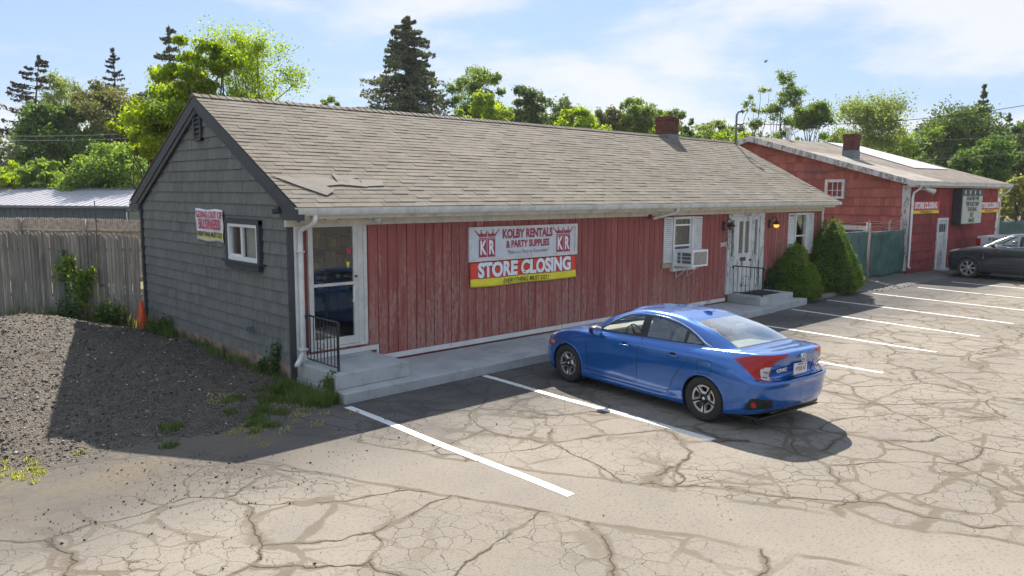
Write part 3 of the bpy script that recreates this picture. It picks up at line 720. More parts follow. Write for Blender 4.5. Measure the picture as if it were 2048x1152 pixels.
# flood light heads
def flood(x, y, z, name='flood_light'):
    MB().box(x-.05, x+.05, y-.02, y+.03, z-.04, z+.04).tube([(x+.02, y-.02, z), (x+.10, y-.16, z-.05)], [.045, .06], 10).tube([(x-.03, y-.02, z), (x-.05, y-.10, z-.02)], .02, 8).build(name, M_GUTTER, shop, True)
flood(1.42, .33, 2.62)
MB().tube([(9.05, .40, 2.52), (9.05, .36, 2.45)], .05, 10).build('red_lamp_cup', M_REDTR, shop)
# ---- front windows with shutters
def shutter(x0, x1, z0, z1, name='shutter'):
    f = MB(); y = YW-.03
    f.box(x0, x0+.035, y, y+.03, z0, z1).box(x1-.035, x1, y, y+.03, z0, z1).box(x0+.035, x1-.035, y, y+.03, z1-.04, z1).box(x0+.035, x1-.035, y, y+.03, z0, z0+.05)
    s = f.build(name, M_WHITE, shop); MB().box(x0+.035, x1-.035, y+.024, y+.03, z0+.05, z1-.04).build('back_panel', M_LEAD, s)
    n = int((z1-z0-.1)/.047); me = MB().prism([(0, 0, 0), (x1-x0-.07, 0, 0), (x1-x0-.07, .018, .032), (0, .018, .032)], (0, 0, .006)).mesh('slat', M_WHITE)
    for k in range(n):
        o = link('slat', me, s); o.location = (x0+.035, y+.003, z0+.055+k*.047)
shutter(9.66, 9.99, 1.36, 2.45); shutter(10.93, 11.25, 1.36, 2.45)
MB().box(9.62, 9.99, YW-.03, YW+.0, 1.24, 1.345).build('shutter_rail', plain('bare_wood', (.45, .36, .25)), shop)
wf = MB(); x0, x1, z0, z1 = 10.02, 10.90, 1.22, 2.46
wf.box(x0, x0+.07, YW-.04, YW+.06, z0, z1).box(x1-.09, x1, YW-.04, YW+.06, z0, z1).box(x0+.07, x1-.09, YW-.04, YW+.06, z1-.04, z1).box(x0-.05, x1+.05, YW-.09, YW+.06, z0-.07, z0)
wn = wf.build('window_frame', M_PEEL2, shop)
sash = MB()
for za, zb in ((z1-.22, z1-.04), (1.74, z1-.22), (z0, 1.74)):
    sash.box(x0+.07, x1-.09, YW+.0, YW+.04, za, za+.035).box(x0+.07, x0+.10, YW+.0, YW+.04, za+.035, zb).box(x1-.12, x1-.09, YW+.0, YW+.04, za+.035, zb)
sash.box(x0+.10, x1-.12, YW+.001, YW+.041, z1-.06, z1-.04).build('sash', M_VINYL, wn)
MB().box(x0+.1, x1-.12, YW+.02, YW+.025, z0+.03, z1-.06).build('pane', M_PANE, wn)
MB().box(x0-.1, x1+.1, YW+.35, YW+.36, z0, z1).build('curtain', plain('grey_sheer_curtain', (.26, .245, .23), .9, var=.35, scale=4), wn)
# right window
shutter(15.74, 16.10, 1.28, 2.45); shutter(16.92, 17.32, 1.22, 2.45)
wf = MB(); x0, x1, z0, z1 = 16.13, 16.88, 1.15, 2.46
wf.box(x0, x0+.07, YW-.04, YW+.06, z0, z1).box(x1-.07, x1, YW-.04, YW+.06, z0, z1).box(x0+.07, x1-.07, YW-.04, YW+.06, z1-.06, z1).box(x0-.05, x1+.05, YW-.08, YW+.06, z0-.05, z0).box(x0+.07, x1-.07, YW-.0, YW+.04, 1.76, 1.80)
wn = wf.build('window_frame', M_PEEL2, shop); MB().box(x0+.07, x1-.07, YW+.02, YW+.025, z0, z1-.06).build('pane', M_PANE, wn)
MB().prism([(x0+.05, YW+.10, z1-.04), (x1-.05, YW+.10, z1-.04), (x1-.05, YW+.10, 2.02), (x1-.12, YW+.10, 1.95), (x1-.22, YW+.10, 2.10), (x0+.2, YW+.10, 2.34), (x0+.05, YW+.10, 2.42)], (0, .01, 0)).build('curtain', plain('cream_curtain', (.58, .50, .36), .9), wn)
MB().box(x0-.1, x1+.1, YW+.4, YW+.41, z0, z1).build('blind', plain('dull_blind', (.30, .29, .27), .9), wn)
# ---- front entrance: peeling white surround with sidelights
M_PEELH = mk_peel('heavily_peeling_paint', 1.0, (.62, .62, .60))
x0, x1, zb, zt = 12.50, 14.33, .365, 2.50
e = MB(); y = YW
e.box(x0-.02, x0+.09, y-.035, y+.10, zb, zt).box(x1-.20, x1+.03, y-.035, y+.10, zb, zt).box(x0+.09, x1-.20, y-.035, y+.10, zt-.08, zt).build('door_surround', M_PEELH, shop)
for (a, b) in ((x0+.09, 12.93), (13.79, x1-.20)):
    m = MB(); g0, g1 = a+.10, b-.10
    m.box(a, g0, y, y+.07, zb, zt-.08).box(g1, b, y, y+.07, zb, zt-.08).box(g0, g1, y, y+.07, zb, 1.35).box(g0, g1, y, y+.07, 2.32, zt-.08)
    m.box(g0-.03, g1+.03, y-.02, y, 1.30, 1.35).box(a+.04, b-.04, y-.014, y, .55, 1.15)
    sd = m.build('sidelight', M_PEELH, shop); MB().box(g0, g1, y+.03, y+.035, 1.35, 2.32).build('pane', M_PANE, sd)
a, b = 12.97, 13.75
m = MB(); m.box(a, a+.13, y+.012, y+.055, zb, zt-.08).box(b-.13, b, y+.012, y+.055, zb, zt-.08).box(a+.13, b-.13, y+.012, y+.055, zb, 1.42).box(a+.13, b-.13, y+.012, y+.055, 2.28, zt-.08).box((a+b)/2-.05, (a+b)/2+.05, y+.012, y+.055, 1.42, 2.28)
m.box(a+.10, b-.10, y-.004, y+.012, 1.37, 1.42).box(a+.16, a+.36, y+.002, y+.012, .60, 1.05).box(b-.36, b-.16, y+.002, y+.012, .60, 1.05)
fd = m.build('front_door', mk_peel('peeling_door_paint', .7), shop)
MB().box(12.93, 12.97, y, y+.05, zb, zt-.08).box(13.75, 13.79, y, y+.05, zb, zt-.08).build('door_stop', M_PEELH, shop)
MB().box(a+.13, b-.13, y+.03, y+.035, 1.42, 2.28).build('pane', M_PANE, fd)
MB().box((a+b)/2-.17, (a+b)/2+.10, y-.004, y+.012, 1.21, 1.31).build('mail_slot', plain('tarnished_brass', (.10, .09, .07), .5, .4), fd)
MB().box((a+b)/2-.11, (a+b)/2-.03, y+.004, y+.0115, .50, 1.2).build('rust_streak', plain('rust_stain', (.36, .22, .12), .8, var=.4), fd)
MB().tube([(b-.06, y-.03, 1.22), (b-.06, y+.02, 1.22)], .03, 10).build('door_knob', M_BLACK, fd)
# house number and small wall pieces
def text(s, name, mat, size, M, parent=None, extrude=.002, offset=0.0, sx=1.0, align='CENTER', shear=0.0, sp=1.0):
    c = bpy.data.curves.new(name, 'FONT'); c.body = s; c.size = size; c.extrude = extrude; c.offset = offset
    c.align_x = align; c.align_y = 'CENTER'; c.shear = shear; c.space_character = sp; c.resolution_u = 3
    o = bpy.data.objects.new(name, c); COL.objects.link(o)
    bpy.context.view_layer.update()
    me = bpy.data.meshes.new_from_object(o.evaluated_get(bpy.context.evaluated_depsgraph_get()))
    bpy.data.objects.remove(o); bpy.data.curves.remove(c); me.name = name
    me.transform(M @ Matrix.Diagonal((sx, 1, 1, 1))); me.materials.clear(); me.materials.append(mat)
    return link(name, me, parent)
def MF(x, z, y=YW): return Matrix(((1, 0, 0, x), (0, 0, -1, y), (0, 1, 0, z), (0, 0, 0, 1)))      # text plane facing -y
text('2472', 'house_number', M_LETW, .15, MF(12.32, 1.69, YW-.004), shop, offset=.002)
# ---- chimney on the shop ridge, brick by brick
def chimney(parent, cx, cy, w, z0, z1, zflash, rzm=None, cap=2, steps=True):
    M0 = rzm or Matrix.Identity(4); M0 = M0 @ Matrix.Translation((cx, cy, 0))
    c = MB(); c.box(-w/2+.012, w/2-.012, -w/2+.012, w/2-.012, z0, z1-.02); o = c.build('chimney', M_MORTAR, parent); o.matrix_local = M0
    bh, bl, bd = .062, .195, .09; rows = int((z1-zflash)/.075); me1 = MB().box(-bl/2, bl/2, 0, bd, 0, bh).mesh('brick', M_BRICK); me2 = MB().box(-bd/2, bd/2, 0, bd, 0, bh).mesh('brick', M_BRICK)
    top = z1-rows*.075
    for r in range(rows):
        z = top+r*.075; out = .0 if r < rows-cap-1 or not steps else .016
        hw = w/2+out
        for side in range(4):
            R = Matrix.Rotation(side*PI/2, 4, 'Z'); x = -hw+(.0 if r % 2 else .0975/2)
            n = max(2, round(2*hw/.205)); pitch = 2*hw/n
            for k in range(n):
                b = link('brick', me1, o); b.matrix_local = R @ Matrix.Translation((-hw+pitch*(k+.5)+(.03 if r % 2 else -.03)*0, -hw+random.uniform(-.003, .003), z)) @ Matrix.Diagonal((pitch/.205, 1, 1, 1))
    MB().box(-w/2+.05, w/2-.05, -w/2+.05, w/2-.05, z1-.02, z1+.012).build('chimney_cap', M_MORTAR, o)
    MB().box(-w/2-.012, w/2+.012, -w/2-.012, w/2+.012, z0, top-.004).build('flashing', M_LEAD, o)
    return o
chimney(shop, 14.45, 3.88, .50, 4.35, 5.33, 4.80)
# ---- vent mast at the far ridge end
m = MB(); m.tube([(17.98, 3.60, 4.5), (17.98, 3.60, 5.62), (18.02, 3.56, 5.72), (18.10, 3.48, 5.76), (18.14, 3.44, 5.70)], [.035]*3+[.055, .06], 10); m.tube([(17.98, 3.6, 4.6), (17.98, 3.6, 4.66)], .07, 10)
m.tube([(17.98, 3.6, 5.33), (18.12, 3.5, 5.30), (18.2, 3.45, 5.38)], .03, 8); m.build('service_mast', M_LEAD, shop, True)

# ================================================================= WALK, LANDING, STOOP
def slab(name, label, pts, z0, z1, mat=M_CONC, cat='concrete step', b=.012, kind=None):
    o = MB().prism([(x, y, z0) for x, y in pts], (0, 0, z1-z0)).build(name, mat); bevel(o, b, 2)
    if kind: tag(o, kind=kind)
    else: tag(o, label, cat)
    return o
slab('walkway', '', [(.09, -.99), (12.80, -.83), (12.80, YW+.02), (.09, YW+.02)], -.03, .15, kind='structure')
slab('concrete_landing', 'raised grey concrete landing under the glass door at the left end', [(.10, -.73), (1.44, -.70), (1.44, YW-.015), (.10, YW-.015)], .152, .385)
slab('concrete_stoop', 'upper concrete stoop with black mat at the peeling front door', [(12.58, -.52), (14.38, -.50), (14.38, YW-.015), (12.58, YW-.015)], .152, .36)
slab('concrete_step', 'lower concrete step below the front door stoop', [(12.802, -.78), (14.82, -.70), (14.82, -.1), (14.40, -.05), (12.802, -.05)], -.03, .175)
MB().box(13.0, 14.0, -.32, .32, .361, .375).build('door_mat', plain('black_rubber_mat', (.015, .015, .016), .9)); tag(bpy.data.objects['door_mat'], 'thin black rubber door mat on the front stoop', 'door mat')
MB().box(9.3, 10.6, .02, .16, .151, .22).build('wood_beam', M_REDTR); tag(bpy.data.objects['wood_beam'], 'red painted timber lying on the walk behind the blue car', 'timber')
MB().box(14.9, 18.75, -.42, -.30, -.02, .10).build('kerb_stone', plain('stained_kerb', (.26, .24, .20), .95, dirt=.6)); tag(bpy.data.objects['kerb_stone'], 'low weathered concrete kerb in front of the two conical shrubs', 'kerb')
# railings
def railing(name, label, x, y0, y1, zb, htop, bars, drop=.0, scroll=None):
    t = thing(name, label, 'railing', (x, y0, zb)); L = y1-y0; s = 1 if L > 0 else -1; A = abs(L)
    n = bars
    zt = lambda f: htop-drop*f
    MB().tube([(0, 0, zt(0)), (0, s*A, zt(1)), (0, s*(A+.03), zt(1)-.02), (0, s*(A+.035), zt(1)-.07)], .016, 8).tube([(0, 0, zt(0)), (0, -s*.02, zt(0)), (0, -s*.03, zt(0)-.06)], .016, 8).build('top_rail', M_BLACK, t)
    MB().tube([(0, 0, .05), (0, s*A, .05)], .011, 6).build('bottom_rail', M_BLACK, t)
    MB().box(-.015, .015, s*A-.015, s*A+.015, 0, zt(1)).build('post', M_BLACK, t)
    for k in range(n):
        f = k/(n); b = MB()
        if k == n//2-0 and scroll:
            pts = [(0, 0, zt(f)), (0, 0, .05)]; b.tube([(0, s*A*f, zt(f)), (0, s*A*f, .05)], .008, 6)
            for q in range(2):
                for sg in (-1, 1):
                    arc = [(0, s*A*f+sg*(.045-.045*math.cos(a_)), .30+q*.16+.05*math.sin(a_)*(1 if q else -1)) for a_ in np.linspace(0, 4.6, 12)]; b.tube(arc, .005, 5)
            b.build('scroll_bar', M_BLACK, t)
        else: b.tube([(0, s*A*f, zt(f)), (0, s*A*f, .05)], .008, 6).build('bar', M_BLACK, t)
    return t
railing('iron_railing', 'black iron railing on the left landing by the white downspout', .25, .36, -.56, .385, .74, 9, .0, True)
railing('iron_railing', 'black iron railing on the stoop of the peeling front door', 12.80, .40, -.45, .36, .75, 7, .0, True)

# ================================================================= SIGNS
sg = thing('shop_sign', 'white framed sign reading KOLBY RENTALS & PARTY SUPPLIES on the red wall', 'sign', (5.083, YW, 2.065))
def S(mb, name, mat): return mb.build(name, mat, sg)
hw, hh = 1.485, .322
S(MB().box(-hw, hw, -.03, 0, -hh, hh), 'board', M_SIGNW)
fr = MB(); fr.box(-hw, hw, -.045, -.031, hh-.055, hh).box(-hw, hw, -.045, -.031, -hh, -hh+.07).box(-hw, -hw+.07, -.045, -.031, -hh+.07, hh-.055).box(hw-.07, hw, -.045, -.031, -hh+.07, hh-.055); S(fr, 'frame', plain('sign_frame', (.68, .66, .62), .6))
Mt = lambda x, z, y=-.033: Matrix(((1, 0, 0, x), (0, 0, -1, y), (0, 1, 0, z), (0, 0, 0, 1)))
text('KOLBY RENTALS', 'sign_text', M_LETR, .23, Mt(.045, .165), sg, .001, .011, .80)
text('& PARTY SUPPLIES', 'sign_text', M_LETR, .185, Mt(.05, -.035), sg, .001, .008, .80)
text('"Make it a Party to Remember"', 'sign_text', plain('faded_ink', (.25, .12, .18)), .115, Mt(.05, -.185), sg, .001, -.0005, .80, shear=.25)
for s_ in (-1.035, 1.06):
    cw = MB()
    P = [(-.2, .04)]
    up_ = [(-.20, .055), (-.30, .17), (-.27, .165), (-.22, .12), (-.175, .105), (-.15, .165), (-.12, .12), (-.07, .105), (-.03, .13), (0, .19), (.03, .13), (.07, .105), (.12, .12), (.15, .165), (.175, .105), (.22, .12), (.27, .165), (.30, .17), (.20, .055)]
    cw.prism([(x+s_, -.031, z+.08) for x, z in up_][::-1], (0, -.003, 0)); cw.box(s_-.205, s_+.205, -.034, -.031, .10, .120)
    for bx, bz in ((-.295, .255), (.295, .255), (0, .285), (-.15, .255), (.15, .255)): cw.box(s_+bx-.013, s_+bx+.013, -.034, -.031, bz-.013, bz+.013) if False else cw.tube([(s_+bx, -.031, bz), (s_+bx, -.034, bz)], .016, 10)
    S(cw, 'crown_emblem', M_LETR)
    S(MB().box(s_-.205, s_-.008, -.034, -.031, -.245, .09).box(s_+.008, s_+.205, -.034, -.031, -.245, .09), 'initial_panel', M_LETR)
    S(MB().box(s_-.006, s_+.006, -.0355, -.0345, .125, .26), 'crown_line', M_SIGNW)
    text('K', 'initial', M_LETW, .36, Mt(s_-.106, -.08, -.0355), sg, .001, .012, .62); text('R', 'initial', M_LETW, .36, Mt(s_+.106, -.08, -.0355), sg, .001, .012, .62)
def banner(name, label, w, h, yel, loc, rz, big, small, group=None, ripple=.01, seed=1, bigsize=.37, smallsize=.125, bsx=.92):
    """cloth banner with ripples; text follows the cloth"""
    t = thing(name, label, 'banner', loc, rz, group); nx, nz = 60, 12; rr = random.Random(seed); ph = [rr.uniform(0, 6) for _ in range(4)]
    def depth(x, z): return -.012-ripple*(1+math.sin(x*5.2+ph[0]+z*3))*.5-ripple*.6*math.sin(x*13+ph[1]-z*4)-ripple*.6*math.cos(x*2.3+ph[2]+z*7)
    def sag(x, z): return -.035*(1-(2*x/w)**2)*0+.012*math.sin(x*4+ph[3])*(.5-(z/h))*.6
    V = [(w*(i/nx-.5), depth(w*(i/nx-.5), h*(k/nz-.5)), h*(k/nz-.5)+sag(w*(i/nx-.5), h*(k/nz-.5))) for k in range(nz+1) for i in range(nx+1)]
    F, mi = [], []
    for k in range(nz):
        for i in range(nx): F.append((k*(nx+1)+i, k*(nx+1)+i+1, (k+1)*(nx+1)+i+1, (k+1)*(nx+1)+i)); mi.append(1 if (k+.5)/nz < yel else 0)
    o = link('cloth', np_mesh('cloth', V, F, [M_BANR, M_BANY], True, mi), t)
    sd = o.modifiers.new('thick', 'SOLIDIFY'); sd.thickness = .003; sd.offset = 1
    def put(s, nm, mat, size, x, z, y, **k):
        q = text(s, nm, mat, size, Matrix(((1, 0, 0, x), (0, 0, -1, 0), (0, 1, 0, z), (0, 0, 0, 1))), t, .0005, **k)
        for v in q.data.vertices: c = v.co; v.co.z += sag(c.x, c.z); v.co.y = depth(c.x, c.z)-y+c.y
        return q
    zc = h*(.5-(1-yel)/2); 
    put(big, 'banner_text', M_LETK, bigsize, .012, zc-.010, .011, offset=.020*bigsize/.3, sx=bsx)
    put(big, 'banner_text', M_LETW, bigsize, 0, zc, .015, offset=.015*bigsize/.3, sx=bsx)
    put(small, 'banner_text', M_LETK, smallsize, 0, -h/2+h*yel/2, .012, offset=.001, sx=.9, shear=.25)
    return t
banner('closing_banner', 'red and yellow STORE CLOSING banner hung under the white shop sign', 2.90, .46, .30, (5.09, YW-.01, 1.49), 0, 'STORE CLOSING', 'EVERYTHING MUST GO !', None, .012, 1)
# GOING OUT OF BUSINESS banner on the gable
gb = thing('gable_banner', 'white GOING OUT OF BUSINESS banner with yellow strip on the grey gable', 'banner', (gx-.03, 3.41, 2.415), -PI/2)
n_ = 14; V = []; F = []; mi = []; w, h = 1.20, .575
for k in range(n_+1):
    for i in range(n_+1):
        u, v = i/n_, k/n_; xx = w*(u-.5)+(.03*math.sin(v*8) if i == 0 else 0)-(.04 if (i == 0 and k == n_) else 0); zz = h*(v-.5)+.012*math.sin(u*9+1)
        V.append((xx, -.012-.012*math.sin(u*7+v*2)-.008*math.sin(v*9), zz))
for k in range(n_):
    for i in range(n_): F.append((k*(n_+1)+i, k*(n_+1)+i+1, (k+1)*(n_+1)+i+1, (k+1)*(n_+1)+i)); mi.append(1 if 1 <= k <= 3 and 0 < i < n_-0 else 0)
o = link('cloth', np_mesh('cloth', V, F, [M_BANW, plain('pale_yellow_cloth', (.72, .70, .25), .5, bump=0)], True, mi), gb); sd = o.modifiers.new('thick', 'SOLIDIFY'); sd.thickness = .003; sd.offset = 1
M_PINK = plain('crimson_ink', (.60, .03, .10), .5, bump=0)
text('GOING OUT OF', 'banner_text', M_PINK, .175, Mt(0.02, .185, -.040), gb, .001, .002, .90)
text('BUSINESS', 'banner_text', M_PINK, .25, Mt(0.02, .01, -.040), gb, .001, .005, .92)
text('EVERYTHING MUST GO!', 'banner_text', M_LETK, .125, Mt(0.02, -.165, -.040), gb, .001, .002, .80)
# ================================================================= AIR CONDITIONER
ac = thing('window_air_conditioner', 'white window air conditioner on angled brackets under the left shuttered window', 'air conditioner', (10.42, YW-.02, 1.28))
c = MB(); W_, D_, H_ = .66, .52, .40
c.box(-W_/2, W_/2, -D_, -.0, H_-.02, H_).box(-W_/2, W_/2, -D_, 0, 0, .03).box(-W_/2+.02, W_/2-.02, -.08, 0, .03, H_-.02)
for sx in (-1, 1):
    x_ = sx*(W_/2-.012); c.box(x_-.012, x_+.012, -D_, -D_+.035, .03, H_-.02).box(x_-.012, x_+.012, -.05, 0, .03, H_-.02).box(x_-.012, x_+.012, -D_+.035, -.05, H_-.07, H_-.02).box(x_-.012, x_+.012, -D_+.035, -.05, .03, .07)
    c.box(x_-.010, x_+.010, -.22, -.19, .07, H_-.07)
    for q in (1, 2): c.box(x_-.010, x_+.010, -D_+.035, -.05, .07+q*.088-.01, .07+q*.088+.004)
c.box(-W_/2, W_/2, -D_-.008, -D_, .0, .04).box(-W_/2, W_/2, -D_-.008, -D_, H_-.05, H_).box(-W_/2, -W_/2+.05, -D_-.008, -D_, .04, H_-.05).box(W_/2-.05, W_/2, -D_-.008, -D_, .04, H_-.05)
c.build('case', M_VINYL, ac)
MB().box(-W_/2+.03, W_/2-.03, -D_+.005, -D_+.012, .03, H_-.03).build('condenser_grille', plain('aluminium_fins', (.40, .36, .31), .6, .3, var=.2, scale=30), ac)
MB().box(-W_/2+.035, W_/2-.035, -D_+.03, -.09, .03, H_-.03).build('inner_box', plain('grey_louvre', (.17, .18, .19), .7), ac)
for sx in (-.22, .24):
    MB().tube([(sx, -.0, -.02), (sx, -.0, -.30)], .012, 6).tube([(sx, -.01, -.29), (sx, -.36, -.015)], .010, 6).tube([(sx, 0, -.012), (sx, -.42, -.012)], .010, 6).build('bracket', M_WHITE, ac)
# ================================================================= WALL LANTERNS
M_BULB = plain('amber_lantern_glass', (.55, .35, .08), .3, bump=0, emit=((1.0, .55, .08), .6)); M_GLOFF = plain('smoked_lantern_glass', (.22, .13, .07), .3, bump=0)
for xx, lab, mt in ((12.30, 'black wall lantern left of the front door, unlit', M_GLOFF), (14.66, 'black wall lantern right of the front door with glowing amber lamp', M_BULB)):
    l = thing('wall_lantern', lab, 'lantern', (xx, YW-.01, 2.22), group='lanterns beside the front door')
    MB().box(-.045, .045, -.02, .0, -.16, .08).build('back_plate', M_BLACK, l)
    MB().tube([(0, -.02, .0), (0, -.06, .10), (0, -.13, .15), (0, -.20, .12), (0, -.21, .05)], .009, 8).tube([(0, -.02, -.12), (0, -.07, -.13), (0, -.09, -.09)], .008, 6).build('arm', M_BLACK, l)
    MB().lathe([(.012, .07), (.03, .06), (.075, .015), (.105, -.02), (.11, -.045), (.09, -.05), (.0, -.05)], 16, Matrix.Translation((0, -.21, 0))).build('hood', M_BLACK, l, True)
    MB().lathe([(.078, -.05), (.074, -.09), (.055, -.13), (.0, -.145)], 16, Matrix.Translation((0, -.21, 0))).build('glass_globe', mt, l, True)
# traffic cone
cn = thing('traffic_cone', 'orange traffic cone standing at the far corner of the grey gable', 'traffic cone', (-.20, 6.62, .0))
M_OR = plain('orange_plastic', (.85, .10, .02), .45, bump=0)
MB().lathe([(.135, .03), (.125, .06), (.035, .70), (.03, .72), (.0, .72)], 24).build('cone', M_OR, cn, True); bevel(MB().box(-.17, .17, -.17, .17, 0, .03).build('base', M_OR, cn), .008)
# ================================================================= VEHICLES
def carpaint(name, c, metal=.35, rough=.28, flake=True):
    t = MT(name, rough, metal, .5, coat=1.0)
    t.b.inputs['Coat IOR'].default_value = 1.65
    if flake: t.color(t.mix(t.ramp(t.noise(700, 1), .4, .7, 0, .22), c, tuple(min(1, x*1.8+.01) for x in c)))
    else: t.color(c)
    return t.m
M_BLUE = carpaint('blue_car_paint', (.0004, .105, .41), .45, .22); M_GREY = carpaint('dark_grey_car_paint', (.035, .045, .055), .5)
M_TYRE = plain('tyre_rubber', (.028, .027, .026), .8, scale=20); M_SILVER = plain('silver_wheel', (.58, .57, .55), .32, .75, bump=0)
M_CHROME = plain('chrome', (.75, .75, .75), .12, 1.0, bump=0, var=0); M_TRIMB = plain('black_plastic', (.018, .018, .02), .45)
M_CARG = glassmat('car_glass', (.90, .95, .92), 1.2, .01); M_CARG2 = glassmat('rear_car_glass', (.62, .70, .68), 2.0, .02); M_CARG3 = glassmat('rear_window_glass', (.80, .88, .84), 2.4, .04)
def lens(name, c, rough=.08, coat=1.0):
    t = MT(name, rough, 0, .4, coat=coat); t.color(c); return t.m
M_TAIL = lens('red_lamp_lens', (.34, .0005, .002), .3, .35); M_CLEAR = lens('clear_lamp_lens', (.55, .57, .60)); M_AMBER = lens('amber_lamp_lens', (.80, .22, .02)); M_SEAT = plain('grey_cloth', (.46, .44, .40), .9); M_GAP = plain('panel_gap', (.004, .006, .012), .8, bump=0)
M_INT = plain('light_interior', (.40, .385, .36), .8)
def catmull(P, t):
    """P (n,...) control values, t float array in [0,n-1]"""
    P = np.asarray(P, float); n = len(P); Pe = np.concatenate([2*P[:1]-P[1:2], P, 2*P[-1:]-P[-2:-1]])
    i = np.clip(np.floor(t).astype(int), 0, n-2); f = (t-i)
    f = f.reshape(f.shape+(1,)*(P.ndim-1)); a, b, c, d = Pe[i], Pe[i+1], Pe[i+2], Pe[i+3]
    return .5*(2*b+(c-a)*f+(2*a-5*b+4*c-d)*f*f+(3*b-a-3*c+d)*f**3)
SED = dict(L=4.63, ax=(.88, 3.58), R=.335, arch=.350)
SED['rows'] = [  # each row: x, y, z for 17 columns from front centre round the side to rear centre
 ([.16,.20,.32,.44,.56,.88,1.25,1.75,2.25,2.75,3.2,3.58,3.92,4.20,4.38,4.47,4.49], [0,.38,.60,.70,.74,.74,.74,.74,.74,.74,.74,.74,.72,.68,.58,.36,0], [.20]*5+[.20]*8+[.27,.29,.30,.30]),
 ([.10,.14,.27,.42,.54,.88,1.25,1.75,2.25,2.75,3.2,3.58,3.95,4.25,4.43,4.53,4.55], [0,.40,.66,.80,.855,.87,.868,.862,.862,.862,.865,.87,.86,.80,.68,.40,0], [.17,.17,.17,.18,.18,.18,.17,.165,.165,.165,.17,.18,.20,.24,.27,.28,.28]),
 ([.03,.08,.22,.39,.52,.88,1.25,1.75,2.25,2.75,3.2,3.58,3.97,4.30,4.49,4.60,4.625], [0,.42,.71,.835,.878,.893,.885,.874,.874,.874,.884,.895,.885,.835,.70,.42,0], [.34,.34,.34,.34,.34,.33,.32,.30,.30,.30,.32,.34,.37,.40,.42,.43,.43]),
 ([.0,.055,.21,.40,.53,.88,1.25,1.75,2.25,2.75,3.2,3.58,3.99,4.33,4.52,4.615,4.635], [0,.42,.71,.845,.886,.90,.892,.884,.884,.884,.894,.905,.895,.845,.71,.42,0], [.50,.50,.51,.52,.52,.52,.50,.48,.48,.48,.50,.52,.55,.58,.60,.61,.61]),
 ([.015,.07,.24,.44,.57,.88,1.25,1.75,2.25,2.75,3.2,3.58,3.98,4.32,4.53,4.645,4.67], [0,.42,.705,.838,.880,.898,.895,.893,.894,.895,.90,.908,.896,.846,.71,.42,0], [.61,.61,.63,.65,.66,.66,.655,.655,.665,.675,.69,.70,.70,.70,.705,.71,.71]),
 ([.04,.10,.28,.48,.60,.88,1.25,1.75,2.25,2.75,3.2,3.58,3.96,4.27,4.41,4.47,4.485], [0,.42,.70,.82,.868,.888,.888,.886,.886,.888,.894,.90,.885,.835,.695,.42,0], [.68,.685,.70,.74,.77,.79,.79,.785,.79,.80,.82,.83,.81,.78,.745,.735,.735]),
 ([.10,.16,.35,.54,.66,.90,1.25,1.75,2.25,2.75,3.2,3.58,3.95,4.25,4.44,4.52,4.545], [0,.41,.67,.775,.825,.856,.868,.868,.868,.868,.872,.874,.852,.80,.69,.42,0], [.73,.735,.76,.81,.845,.88,.90,.905,.91,.92,.935,.95,.945,.925,.92,.915,.915]),
 ([.20,.26,.47,.64,.80,1.02,1.3,1.75,2.25,2.75,3.2,3.58,3.92,4.22,4.43,4.545,4.575], [0,.38,.61,.71,.765,.79,.81,.815,.815,.815,.81,.795,.765,.72,.64,.40,0], [.775,.78,.81,.855,.885,.925,.945,.96,.97,.985,1.0,1.02,1.035,1.045,1.055,1.06,1.065]),
 ([.62,.66,.78,.90,1.03,1.18,1.38,1.76,2.25,2.75,3.2,3.57,3.86,4.06,4.20,4.27,4.29], [0,.35,.54,.645,.70,.745,.785,.80,.80,.80,.785,.76,.725,.68,.60,.37,0], [.895,.893,.89,.90,.92,.945,.96,.968,.98,.995,1.012,1.036,1.052,1.062,1.07,1.078,1.08]),
 ([1.10,1.13,1.20,1.27,1.33,1.41,1.52,1.80,2.25,2.75,3.2,3.53,3.77,3.90,3.97,4.00,4.01], [0,.36,.56,.66,.71,.745,.772,.785,.787,.782,.765,.735,.695,.65,.58,.36,0], [1.005,1.0,.99,.985,.98,.975,.975,.978,.99,1.005,1.022,1.046,1.062,1.072,1.082,1.09,1.092]),
 ([1.50,1.515,1.57,1.62,1.66,1.73,1.83,2.0,2.3,2.70,3.05,3.30,3.44,3.52,3.57,3.60,3.61], [0,.335,.52,.605,.64,.662,.68,.695,.705,.70,.682,.652,.62,.58,.525,.33,0], [1.225,1.22,1.20,1.195,1.19,1.19,1.19,1.19,1.195,1.205,1.21,1.215,1.22,1.225,1.235,1.245,1.247]),
 ([1.90,1.91,1.95,1.98,2.02,2.08,2.16,2.28,2.46,2.70,2.90,3.02,3.09,3.13,3.16,3.18,3.19], [0,.31,.47,.525,.55,.57,.585,.598,.605,.60,.582,.562,.54,.515,.47,.30,0], [1.375,1.37,1.35,1.342,1.342,1.345,1.352,1.362,1.368,1.365,1.355,1.345,1.338,1.335,1.338,1.352,1.355]),
 ([2.04,2.045,2.07,2.09,2.12,2.17,2.24,2.34,2.49,2.68,2.84,2.93,2.98,3.01,3.03,3.045,3.05], [0,.21,.33,.375,.40,.42,.43,.44,.445,.44,.425,.41,.39,.365,.33,.20,0], [1.398,1.395,1.388,1.385,1.386,1.39,1.396,1.402,1.405,1.403,1.395,1.387,1.382,1.379,1.378,1.382,1.383]),
 ([2.22,2.225,2.23,2.24,2.26,2.30,2.35,2.42,2.52,2.62,2.72,2.78,2.82,2.84,2.86,2.865,2.87], [0]*17, [1.411,1.411,1.411,1.412,1.412,1.413,1.414,1.415,1.416,1.415,1.412,1.409,1.406,1.404,1.402,1.402,1.402])]
